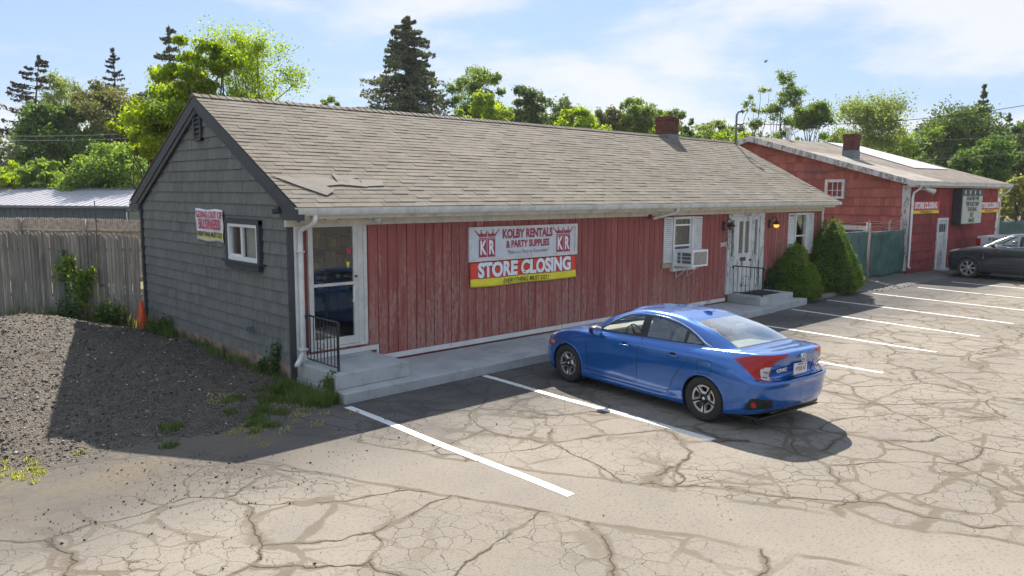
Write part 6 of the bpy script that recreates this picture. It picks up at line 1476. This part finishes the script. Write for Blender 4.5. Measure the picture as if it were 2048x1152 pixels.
def tree(name, label, px, depth, top, bot, halfw, mat, seed, kind='round', n=7000, leaf=.28, blobs=26, cat='tree', bark=None, fill=.75, gap=0.0, skew=0.0, cbase=None, group=None):
    """broadleaf tree: trunk, limbs and a crown of leaf cards in clumps. pixels give its place; bot = lowest crown pixel"""
    rs = np.random.RandomState(seed); base = at_depth(px, depth); zt = z_at(top, px, depth); zb = max(.3, z_at(bot, px, depth)) if cbase is None else cbase
    w = halfw*depth/FPX*1.27; leaf *= .82; n = int(n*1.45); t = thing(name, label, cat, (base[0], base[1], -.02), group=group)
    H = zt; m = MB(); tr = max(.07, H*.020); fork = zb+(zt-zb)*.15
    tp = limb(m, (0, 0, 0), (rs.randn()*.15, rs.randn()*.15, fork), tr, tr*.75, rs, .03); top_pt = tp[-1]
    B = []; tries = 0; blobs = int(blobs*2.6)
    nl = 7 if kind == 'round' else 9; lobes = []
    for k in range(nl):                                   # main boughs: sub-crowns of different size give the broken outline
        f = (k+.5)/nl if kind != 'vase' else .35+.65*rs.rand(); a = k*2.4+rs.rand()*1.2
        if kind == 'round': ww = math.sin(PI*min(1, .20+f*.72))**.7; rr_ = w*ww*(.30+.40*rs.rand()); lr = w*(.34+.20*rs.rand())*(.55+.45*ww)*(1.22 if gap < .35 else 1)
        elif kind == 'flat': rr_ = w*(.30+.55*rs.rand()); lr = w*(.26+.16*rs.rand())
        else: rr_ = w*(.25+.8*f)*(.35+.55*rs.rand()); lr = w*(.20+.16*rs.rand())
        if k == nl-1: rr_ *= .35
        lobes.append((np.array([rr_*math.cos(a), rr_*math.sin(a), min(zb+(zt-zb)*f, zt-lr*(.85 if kind == 'round' else .6))]), lr))
    vol = np.array([l[1]**2.2 for l in lobes]); vol /= vol.sum()
    while len(B) < blobs and tries < 9000:
        tries += 1; lc, lr = lobes[rs.choice(nl, p=vol)]; d = rs.randn(3); d /= np.linalg.norm(d)
        br = lr*(.20+.18*rs.rand()); rad = lr*(.45+.50*rs.rand()); c = lc+d*rad*np.array([1.1, 1.1, .85 if kind == 'round' else .5])
        if c[2] < zb*.9 or c[2]+br*.6 > zt*1.01: continue
        if gap > .5 and math.sin(c[0]*2.1+seed)*math.sin(c[1]*1.7)*math.sin(c[2]*1.9+seed) < -.18: continue
        B.append((c, br))
    for c, br in B[:min(int(len(B)*.35), 26 if gap < .4 else 15)]:
        limb(m, top_pt*(.5+.5*rs.rand())+np.array([0, 0, 0]), c, tr*(.32 if gap < .4 else .17), tr*.05, rs, .16)
    m.build('trunk', bark or M_BARK, t, True)
    per = max(6, int(n*1.35)//len(B)); C = []
    for c, br in B:
        k = int(per*(.6+.8*rs.rand())); d = rs.randn(k, 3); d /= np.linalg.norm(d, axis=1)[:, None]; rad = br*(.55+.55*rs.rand(k))**.8
        q = d*rad[:, None]*np.array([1.15, 1.15, .72]); 
        # finer sub clumps give an uneven outline
        sub = rs.randn(7, 3); sub /= np.linalg.norm(sub, axis=1)[:, None]; j = rs.randint(0, 7, k); q = q*.75+sub[j]*br*(.45+.35*rs.rand(7))[j][:, None]*np.array([1.2, 1.2, .8])
        loose = rs.rand(k) < (.22 if gap < .4 else .5); q[loose] += (rs.rand(loose.sum(), 3)-.5)*br*(1.5 if gap < .4 else 3.2)
        C.append(c+q)
    C = np.concatenate(C); V, F = leaf_cards(C, np.full(len(C), leaf), rs); link('crown', np_mesh('crown', V, F, mat), t); return t
def conifer(name, label, px, depth, top, bot, halfw, mat, seed, tiers=26, n=9000, leaf=.22, droop=.25, sparse=0.0, cat='tree', dens=1.0, lean=0.0, expo=1.0, bare=0.0):
    rs = np.random.RandomState(seed); base = at_depth(px, depth); zt = z_at(top, px, depth); zb = max(.4, z_at(bot, px, depth)); w = halfw*depth/FPX
    t = thing(name, label, cat, (base[0], base[1], -.02)); m = MB(); tr = max(.08, zt*.016)
    m.tube([(0, 0, 0), (lean*.3, 0, zt*.5), (lean, 0, zt*.985)], [tr, tr*.6, .012], 7)
    C, D = [], []
    for k in range(tiers):
        f = (k+rs.rand()*.6)/tiers; z = zb+(zt-zb)*f; L = w*((1-f)**expo)*(.80+.3*rs.rand())+.12; nb = max(3, int((5+7*(1-f))*(1-sparse*.5)))
        for b in range(nb):
            if rs.rand() < sparse*.35: continue
            a = rs.rand()*2*PI; l = L*(.65+.45*rs.rand()); dr = droop*(.6+.8*rs.rand()); npt = 6; pts = []
            for i in range(npt):
                s = i/(npt-1); pts.append((math.cos(a)*l*s+lean*f, math.sin(a)*l*s, z+l*(.10*s-dr*s*s+.16*s**4)))
            m.tube(pts, [max(.006, tr*.22*(1-f*.6)*(1-s_*.9)) for s_ in np.linspace(0, 1, npt)], 4, False)
            P = np.array(pts); k2 = max(3, int(n/(tiers*nb)*(l/L)*dens)); s = bare+(1-bare)*rs.rand(k2)**.8; idx = s*(npt-1); i0 = np.minimum(idx.astype(int), npt-2); fr = (idx-i0)[:, None]
            q = P[i0]*(1-fr)+P[i0+1]*fr; side = np.array([-math.sin(a), math.cos(a), 0]); sp = (.10+.20*(1-s))*l*(.5+sparse*-.1)
            q = q+side*(rs.randn(k2)*sp*.6)[:, None]; q[:, 2] += -np.abs(rs.randn(k2))*.10*l*(.5)-.02+rs.randn(k2)*.03; C.append(q)
    # leader tuft
    q = np.column_stack([rs.randn(60)*.05+lean, rs.randn(60)*.05, zt-rs.rand(60)*.7]); C.append(q)
    m.build('trunk', M_BARK, t, True); C = np.concatenate(C); V, F = leaf_cards(C, np.full(len(C), leaf), rs, .42, .5); link('crown', np_mesh('crown', V, F, mat), t); return t
rs_h = np.random.RandomState(99)
# ---- left group
conifer('larch_tree', 'sparse dark drooping conifer at the far left behind the shed', 62, 62, 112, 300, 105, G['purple'], 21, 24, 6500, .30, .12, .75, lean=1.2, expo=.75, bare=.25)
tree('thin_tree', 'thin pale leaved tree behind the dark round tree at left', 128, 58, 150, 240, 40, G['pale'], 22, 'round', 2600, .20, 16, gap=.5, bark=M_BARK2)
tree('round_tree', 'dense dark green round tree at left behind the shed', 122, 50, 208, 330, 66, G['green'], 23, 'round', 11000, .26, 30)
tree('broad_tree', 'broad olive green tree behind the shed left of the gable', 222, 54, 168, 330, 76, G['olive'], 24, 'round', 12000, .27, 34)
conifer('sparse_spruce', 'small sparse spruce top rising over the olive tree', 242, 70, 102, 240, 42, G['purple'], 25, 17, 2600, .28, .06, .6, expo=.9)
conifer('tall_spruce', 'tall dark spruce behind the lime green locust', 352, 60, 62, 300, 58, G['spruce'], 26, 22, 6500, .32, .20, .25, expo=.55)
tree('locust_tree', 'bright lime green locust tree just behind the gable ridge', 402, 27, 72, 310, 80, G['lime'], 27, 'round', 24000, .15, 48, gap=.2)
tree('locust_branch_tree', 'lime green locust branches hanging left of the roof ridge', 308, 27, 232, 320, 48, G['lime'], 28, 'flat', 6500, .15, 20, gap=.3)
tree('airy_tree', 'airy locust tree with bare stems above the roof ridge', 528, 30, 58, 215, 84, G['lime'], 29, 'round', 6200, .12, 44, bark=M_BARK2, gap=.85)
tree('big_bush', 'large bright green bush behind the metal shed roof', 212, 42, 282, 395, 80, G['bush'], 30, 'round', 11000, .22, 30, 'bush')
tree('leafy_bush', 'bright green bush at the left behind the metal shed', 82, 42, 312, 395, 50, G['bush'], 31, 'round', 6000, .22, 20, 'bush')
tree('leafy_bush', 'yellow green bush at the far left edge above the shed', 12, 42, 322, 395, 48, G['lime'], 32, 'round', 5000, .22, 18, 'bush')
tree('bare_shrub', 'small dark shrub by the green gabled house', 30, 66, 288, 330, 22, G['dark'], 33, 'round', 1200, .22, 9, 'bush')
tree('distant_tree', 'tiny tree top showing over the ridge right of the locust', 664, 60, 196, 240, 20, G['mid'], 34, 'round', 900, .22, 8)
# ---- middle group
conifer('big_spruce', 'large dense spruce rising over the middle of the roof', 820, 62, 42, 300, 122, G['spruce'], 35, 38, 26000, .33, .30, .0, dens=1.1, expo=.62)
tree('maple_tree', 'light green tree right of the large spruce', 958, 64, 140, 260, 66, G['mid'], 36, 'round', 9000, .27, 26, gap=.3)
tree('maple_tree', 'pale lime tree low in front of the light green tree', 968, 56, 190, 260, 42, G['lime'], 44, 'round', 4500, .25, 16, gap=.2)
tree('oak_tree', 'dark green oak over the middle right of the roof', 1056, 60, 176, 270, 56, G['dark'], 37, 'round', 8500, .27, 26, gap=.2)
conifer('pointed_tree', 'small pointed tree right of the dark oak', 1130, 66, 196, 270, 34, G['mid'], 38, 12, 1800, .26, -.1, .0)
tree('low_tree', 'yellow green tree low over the roof right of the dark oak', 1146, 58, 214, 290, 48, G['lime'], 39, 'round', 6000, .24, 20)
tree('low_tree', 'olive tree left of the shop chimney', 1215, 62, 214, 290, 40, G['olive'], 40, 'round', 4500, .25, 16)
tree('wide_tree', 'wide light green tree with thin tips left of the shop chimney', 1262, 64, 196, 300, 66, G['mid'], 41, 'round', 7500, .25, 26, gap=.35)
tree('low_tree', 'small tree between the shop chimney and the round tree', 1376, 64, 232, 300, 20, G['green'], 42, 'round', 1800, .24, 9)
tree('small_round_tree', 'small round olive green tree right of the shop chimney', 1430, 62, 240, 310, 38, G['pale'], 43, 'round', 4000, .22, 18)
tree('low_tree', 'low lime tree behind the vent mast', 1468, 58, 262, 310, 40, G['lime'], 45, 'round', 3000, .22, 12)
for q_, (px, tp, hw_, mt, lb) in enumerate([(1012, 214, 34, 'mid', 'just left of the dark oak'), (1096, 226, 40, 'lime', 'between the dark oak and the pointed tree'), (1182, 226, 36, 'green', 'second from the dark oak towards the chimney'), (1312, 222, 44, 'lime', 'just left of the shop chimney'), (1340, 214, 30, 'mid', 'behind the shop chimney'), (1400, 262, 30, 'mid', 'low between chimney and round tree'), (1660, 252, 44, 'mid', 'low behind the annex roof left of its chimney'), (1700, 258, 44, 'green', 'low behind the annex chimney'), (1806, 296, 40, 'mid', 'low behind the white annex roof sheets'), (900, 226, 40, 'green', 'just right of the large spruce')]):
    tree('hedgerow_tree', 'small bushy tree in the far hedgerow, ' + lb, px, 74, tp, 320, hw_, G[mt], 200+q_, 'round', 3600, .27, 12)
for q_ in range(20):
    tree('hedgerow_tree', 'indistinct light green tree of the continuous far hedgerow behind the shop roof', 872+q_*31+rs_h.randint(-8, 8), 82+rs_h.randint(0, 8), 214+int(q_*1.4)+rs_h.randint(0, 22), 330, 34, G[('mid', 'pale', 'lime', 'mid', 'cedar')[q_ % 5]], 300+q_, 'round', 2200, .33, 9, group='far hedgerow behind the shop roof')
# ---- right group
tree('slender_tree', 'slender leaning tree with few leaves behind the vent mast', 1505, 55, 170, 300, 30, G['pale'], 46, 'vase', 900, .19, 14, bark=M_BARK2, gap=1)
tree('slender_tree', 'tall slender tree with ivy over the annex roof peak', 1562, 55, 148, 300, 34, G['mid'], 47, 'round', 3000, .19, 22, bark=M_BARK2, gap=.8)
tree('open_tree', 'open branched tree behind the annex roof left of its chimney', 1612, 52, 184, 300, 52, G['mid'], 48, 'vase', 4800, .20, 26, bark=M_BARK2, gap=.6)
tree('layered_tree', 'layered yellow green locust right of the annex chimney', 1728, 52, 202, 300, 78, G['pale'], 49, 'flat', 8500, .20, 30, bark=M_BARK2, gap=.55)
tree('layered_tree', 'low thin tree behind the white annex roof sheets', 1790, 54, 250, 330, 54, G['mid'], 50, 'flat', 3500, .20, 18, gap=.6)
tree('cedar_tree', 'massive green cedar behind the right end of the annex', 1915, 60, 206, 372, 84, G['cedar'], 51, 'round', 18000, .28, 46)
conifer('dark_spruce', 'dark pointed spruce rising out of the cedar', 1952, 64, 172, 330, 36, G['spruce'], 52, 18, 4200, .28, .05, .15)
tree('cedar_tree', 'darker cedar at the right edge of the frame', 2052, 62, 232, 380, 62, G['cedar'], 53, 'round', 10000, .28, 30)
conifer('dark_spruce', 'small dark spruce top beside the right edge cedar', 2006, 66, 228, 330, 24, G['spruce'], 54, 12, 1500, .26, .05, .2)
tree('cedar_tree', 'low dark cedar mass behind the annex roof end', 1985, 52, 270, 400, 60, G['green'], 55, 'round', 9000, .26, 28)
tree('yellow_bush', 'pale yellow green bush at the right edge behind the green screen', 2040, 44, 352, 430, 40, G['yellow'], 56, 'round', 6500, .18, 24, 'bush')
# a wood that closes the horizon far behind: continues the tree line where nothing nearer stands
rs = np.random.RandomState(77); C = []
for k in range(230):
    az = math.radians(-75+k*.83+rs.randn()*.3); d = 96+rs.rand()*16; b = np.array([CAM[0]+d*1.05*math.sin(az), CAM[1]+d*1.05*math.cos(az)]); r = 3.4+2.4*rs.rand(); zc = 4.6+2.6*rs.rand(); q = rs.randn(260, 3); q /= np.linalg.norm(q, axis=1)[:, None]
    C.append(np.array([b[0], b[1], zc])+q*np.array([r, r, r*.95])*(.7+.35*rs.rand(260, 1)))
C = np.concatenate(C); C = C[C[:, 2] > 0]; V, F = leaf_cards(C, np.full(len(C), .7), rs)
tag(link('distant_wood', np_mesh('distant_wood', V, F, G['cedar'])), 'distant belt of trees closing the horizon', 'wood', kind='stuff')

# ---- conical shrubs
def cone_shrub(name, label, x, y, h, r, seed, lean=0.0, n=26000):
    rs = np.random.RandomState(seed); t = thing(name, label, 'shrub', (x, y, 0)); C = []; NL = 46
    lob = [(rs.rand()*2*PI, rs.rand(), .08+.13*rs.rand(), .06+.13*rs.rand()) for _ in range(NL*4)]
    a = rs.rand(n)*2*PI; f = 1-np.sqrt(rs.rand(n)*.985); prof = np.where(f < .12, .80+1.6*f, 1.0)*np.maximum(0, 1-(np.maximum(0, f-.12)/.88)**1.28)
    bump = np.zeros(n)
    for la, lf, lw, lh in lob:
        da = np.abs((a-la+PI) % (2*PI)-PI)*np.maximum(prof, .15); bump = np.maximum(bump, lh*np.exp(-(da/lw)**2-((f-lf)/(lw*.42))**2))
    rad = r*prof+bump*.9*(prof > .08)-rs.rand(n)**2*.10; rad = np.maximum(rad, .01)
    C = np.column_stack([np.cos(a)*rad+lean*f, np.sin(a)*rad, .05+f*h+bump*.25])
    V, F = leaf_cards(C, np.full(n, .058), rs, .35, -.4); link('foliage', np_mesh('foliage', V, F, G['box']), t)
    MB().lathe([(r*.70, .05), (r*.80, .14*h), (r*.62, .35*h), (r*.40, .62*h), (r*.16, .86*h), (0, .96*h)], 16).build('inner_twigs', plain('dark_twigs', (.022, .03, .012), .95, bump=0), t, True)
    MB().tube([(0, 0, -.02), (0, 0, h*.5)], .05, 8).build('stem', M_BARK, t); return t
cone_shrub('conical_shrub', 'shorter conical dwarf spruce beside the front stoop', 15.35, -.02, 1.62, .72, 61)
cone_shrub('conical_shrub', 'taller conical dwarf spruce at the right corner of the shop', 17.75, .02, 2.30, .88, 62, -.05)
tree('low_shrub', 'small dark leafy shrub against the wall left of the conical shrub', 1556, 21.6, 533, 592, 25, G['weed'], 63, 'round', 2600, .06, 16, 'shrub')
MB().box(14.9, 18.7, -.30, .42, -.02, .06).build('planting_bed', plain('bare_soil', (.10, .08, .055), .95, scale=9, bump=.6)); tag(bpy.data.objects['planting_bed'], kind='structure')

# ---- grass and weeds
def blades(name, label, spots, mat, seed, w=.009, kind='stuff', cat='grass'):
    """spots: (x, y, z, radius, count, height)"""
    rs = np.random.RandomState(seed); P, H = [], []
    for x, y, z, r, k, h in spots:
        a = rs.rand(k)*2*PI; q = r*np.sqrt(rs.rand(k)); P.append(np.column_stack([x+q*np.cos(a), y+q*np.sin(a)*.7, np.full(k, z)])); H.append(h*(.45+.75*rs.rand(k))*(1-.4*(q/r)**2))
    P = np.concatenate(P); H = np.concatenate(H); P[:, 2] += np.maximum(0, heap_h(P[:, 0], P[:, 1]))*(P[:, 0] < .0)*(P[:, 0] > -10)*(P[:, 1] > -1.6)*(P[:, 1] < 9.6)
    n = len(P); a = rs.rand(n)*2*PI; d = np.column_stack([np.cos(a), np.sin(a), 0*a]); s = np.column_stack([-np.sin(a), np.cos(a), 0*a])*(w*(.6+.8*rs.rand(n)))[:, None]; ln = (H*(.15+.45*rs.rand(n)))[:, None]; Hc = H[:, None]*np.array([[0, 0, 1]])
    V = np.stack([P-s, P+s, P+Hc*.55+d*ln*.35+s*.8, P+Hc*.55+d*ln*.35-s*.8, P+Hc+d*ln], 1).reshape(-1, 3); b = 5*np.arange(n)[:, None]
    F = np.concatenate([np.concatenate([b, b+1, b+2], 1), np.concatenate([b, b+2, b+3], 1), np.concatenate([b+3, b+2, b+4], 1)])
    o = link(name, np_mesh(name, V, F, mat)); tag(o, label, cat, kind=kind); return o
R_ = random.Random(9)
sp = [(-.12+R_.uniform(-.25, .12), R_.uniform(-.9, .3), 0, .16, 46, .26) for _ in range(20)]+[(-.10+R_.uniform(-.10, .08), R_.uniform(-.9, -.1), 0, .12, 40, .20) for _ in range(10)]
sp += [(-.05+R_.uniform(-.12, .05), y, 0, .13, R_.randrange(8, 34), R_.uniform(.10, .28)) for y in np.arange(.35, 6.6, .17)]
sp += [(-.1+R_.uniform(-.15, .05), y, 0, .2, 40, R_.uniform(.25, .45)) for y in np.arange(5.0, 6.6, .3)]
blades('wall_grass', 'green grass and weeds along the foot of the grey gable and the landing', sp, G['grass'], 1)
sp = []
for cx, cy, rr_, k in [(535, 800, 26, 10), (540, 825, 30, 9), (525, 840, 22, 7), (500, 850, 28, 8), (560, 790, 20, 5), (460, 830, 12, 2), (460, 805, 15, 4), (345, 865, 14, 3), (342, 893, 6, 2), (355, 860, 12, 2)]:
    for _ in range(k): q = GR(R_.gauss(cx, rr_*.6), R_.gauss(cy, rr_*.3)); sp.append((q[0], q[1], 0, .10, 50, .085))
blades('grass_patches', 'small low grass tufts in the gravel near the landing', sp, G['grass'], 2, .006)
sp = []
for cx, cy, rr_, k in [(20, 950, 40, 10), (60, 940, 30, 5), (85, 945, 14, 3), (170, 905, 10, 2)]:
    for _ in range(k): q = GR(R_.gauss(cx, rr_*.6), R_.gauss(cy, rr_*.3)); sp.append((q[0], q[1], 0, .07, 22, .045))
blades('yellow_weeds', 'low yellow weeds at the left edge of the lot in front of the heap', sp, G['yellow'], 12, .008)
sp = []
for cx, cy, rr_, k in [(455, 805, 20, 9), (560, 800, 30, 7), (490, 858, 30, 9), (620, 810, 40, 9), (600, 840, 40, 6), (545, 870, 40, 5), (640, 820, 30, 6)]:
    for _ in range(k): q = GR(R_.gauss(cx, rr_*.6), R_.gauss(cy, rr_*.3)); sp.append((q[0], q[1], 0, .12, 36, .045))
blades('dry_grass', 'dry straw coloured grass in the gravel near the landing', sp, G['dry'], 3, .005)
sp = []
for f in np.arange(.02, 1, .025):
    p = np.array([-.02, 7.16])+FD*9*f; sp.append((p[0]-.25+R_.uniform(-.2, .2), p[1]-.3+R_.uniform(-.2, .1), 0, .28, 60, R_.uniform(.35, .75)))
blades('fence_grass', 'tall wispy grass growing along the foot of the grey picket fence', sp, leafmat('wispy_grass', (.07, .085, .035), (.19, .20, .085), .45), 4, .007)
sp = [(R_.uniform(-16, -9.5), R_.uniform(6, 13), 0, .5, 90, .35) for _ in range(60)]
blades('verge_grass', 'green grass at the far left beside the picket fence', sp, G['grass'], 5, .012)
def weed(name, label, x, y, h, r, seed, mat, n=260, leaf=.07, cat='weed', stems=5, z0=0.0):
    rs = np.random.RandomState(seed); t = thing(name, label, cat, (x, y, z0)); m = MB(); C = []
    for k in range(stems):
        a = rs.rand()*2*PI; tip = np.array([math.cos(a)*r*.7*rs.rand(), math.sin(a)*r*.7*rs.rand(), h*(.6+.4*rs.rand())]); pts = limb(m, (0, 0, 0), tip, .006, .002, rs, .06, 6)
        kk = n//stems; s = .15+.85*rs.rand(kk); C.append(np.array([np.array(pts)[int(v*5)] for v in s])+rs.randn(kk, 3)*r*.22)
    m.build('stem', mat, t); C = np.concatenate(C); V, F = leaf_cards(C, np.full(len(C), leaf), rs, .4, .2); link('leaves', np_mesh('leaves', V, F, mat), t); return t
weed('tall_weed', 'tall leafy weed at the front corner of the landing', .02, -.62, .52, .16, 71, G['grass'])
weed('tall_weed', 'tall dark weed against the foundation near the downspout', -.02, .95, .75, .18, 72, G['weed'], 420)
weed('tall_weed', 'bushy weed against the foundation in the middle of the gable', -.05, 1.35, .35, .22, 73, G['weed'], 300)
weed('leafy_weed', 'dark leafy weed clump left of the traffic cone', -.75, 7.0, .75, .45, 74, G['weed'], 1400, .08, stems=14)
weed('leafy_weed', 'dark leafy weed clump near the fence behind the heap', -1.35, 7.6, .8, .45, 75, G['weed'], 1300, .08, stems=14)
weed('leafy_weed', 'low weeds against the gable right of the traffic cone', -.12, 5.6, .5, .4, 76, G['weed'], 1100, .07, stems=12)
# vine on the fence
vn = thing('climbing_vine', 'green vine climbing the grey picket fence', 'vine', (-.02, 7.16, 0)); m = MB(); C = []; rs = np.random.RandomState(81)
for (s, z, r, k) in [(1.35, .55, .12, 90), (1.28, .85, .14, 130), (1.30, 1.08, .16, 150), (1.12, 1.18, .14, 90), (1.50, 1.22, .16, 110), (1.62, 1.40, .14, 80), (1.52, 1.55, .10, 40), (1.0, 1.28, .08, 30), (1.75, 1.34, .08, 30)]:
    p = FD*s; q = rs.randn(k, 3)*np.array([r*.8, r*.5, r*.75])+np.array([p[0]-.06, p[1]-.10, z]); C.append(q)
m.tube([(*(FD*1.33-np.array([.03, .06])), 0), (*(FD*1.30-np.array([.03, .06])), 1.0), (*(FD*1.5-np.array([.03, .06])), 1.5)], .012, 5).build('stem', M_BARK, vn)
C = np.concatenate(C); V, F = leaf_cards(C, np.full(len(C), .085), rs, .8, .1); link('leaves', np_mesh('leaves', V, F, G['bush']), vn)

# ================================================================= WIRES, POLES, BIRD
def wire(name, label, p0, p1, sag, r, mat=M_BLACK, n=24):
    p0, p1 = np.array(p0, float), np.array(p1, float); pts = [tuple(p0+(p1-p0)*t-np.array([0, 0, sag*4*t*(1-t)])) for t in np.linspace(0, 1, n)]
    o = MB().tube(pts, r, 5).build(name, mat); tag(o, label, 'cable'); return o
def at_px(px, py, d): return tuple(CAM+ray(px, py)*d)
wire('service_cable', 'black service cable running from the roof mast to the right edge', (18.08, 3.5, 5.33), at_px(2130, 196, 27), .32, .011)
wire('utility_wire', 'thin pale wire crossing the cedar at right', at_px(1840, 320, 48), at_px(2120, 295, 44), .1, .012, M_METAL)
wire('utility_wire', 'thin upper wire crossing the trees at right', at_px(1820, 282, 50), at_px(2120, 262, 48), .1, .010, M_METAL)
wire('phone_wire', 'upper thin wire across the dark trees at left', at_px(-60, 270, 44), at_px(330, 262, 44), .15, .012, M_METAL)
wire('phone_wire', 'lower thin wire across the dark trees at left', at_px(-60, 278, 44), at_px(330, 272, 44), .15, .010, M_METAL)
q0 = MBm @ Vector((.0, 3.1, 4.15)); wire('drop_cable', 'old cable drooping across the red gable of the second building', tuple(MBm @ Vector((-.05, 4.6, 3.95))), tuple(MBm @ Vector((-.05, 2.2, 4.1))), .12, .02, M_LEAD)
b = at_depth(305, 46); t = thing('utility_pole', 'pale utility pole just left of the roof behind the locust', 'utility pole', (b[0], b[1], 0)); MB().tube([(0, 0, 0), (0, 0, 6.4)], [.13, .10], 10).build('pole', M_PALEWOOD, t, True); MB().box(-.7, .7, -.05, .05, 6.0, 6.1).build('crossarm', M_PALEWOOD, t)
b = at_depth(190, 26.5); t = thing('antenna_pole', 'thin rusty pole standing at the rear stockade fence', 'pole', (b[0], b[1], 0)); MB().tube([(0, 0, 0), (-.04, 0, 2.65)], [.022, .016], 8).build('pole', plain('rusty_pole', (.12, .08, .06), .8), t); MB().tube([(0, 0, 1.9), (0, 0, 2.0)], .04, 8).build('clamp', M_LEAD, t)
bp = at_px(1532, 123, 70); bd = thing('bird', 'tiny black bird flying in the sky right of centre', 'bird', bp)
MB().lathe([(0, -.22), (.05, -.12), (.07, 0), (.05, .14), (0, .24)], 8, Matrix.Rotation(1.1, 4, 'X')).build('body', M_BLACK, bd, True)
MB().prism([(0, -.05, 0), (.12, -.02, .18), (.30, .0, .34), (.16, .08, .16), (0, .08, .02)], (0, .01, .012)).prism([(0, -.05, 0), (-.10, -.02, .10), (-.30, .0, .10), (-.14, .08, .08), (0, .08, .02)], (0, .01, .012)).build('wings', M_BLACK, bd)
# ================================================================= AIR
hm = bpy.data.materials.new('pale_air'); hm.use_nodes = True; n_ = hm.node_tree.nodes; n_.remove(n_['Principled BSDF'])
pv = n_.new('ShaderNodeVolumePrincipled'); pv.inputs['Color'].default_value = (.86, .92, 1, 1); pv.inputs['Density'].default_value = .00028; pv.inputs['Anisotropy'].default_value = .2
hm.node_tree.links.new(pv.outputs[0], n_['Material Output'].inputs['Volume'])
tag(MB().box(-480, 880, -480, 880, -1.0, 24).build('haze', hm), kind='stuff')
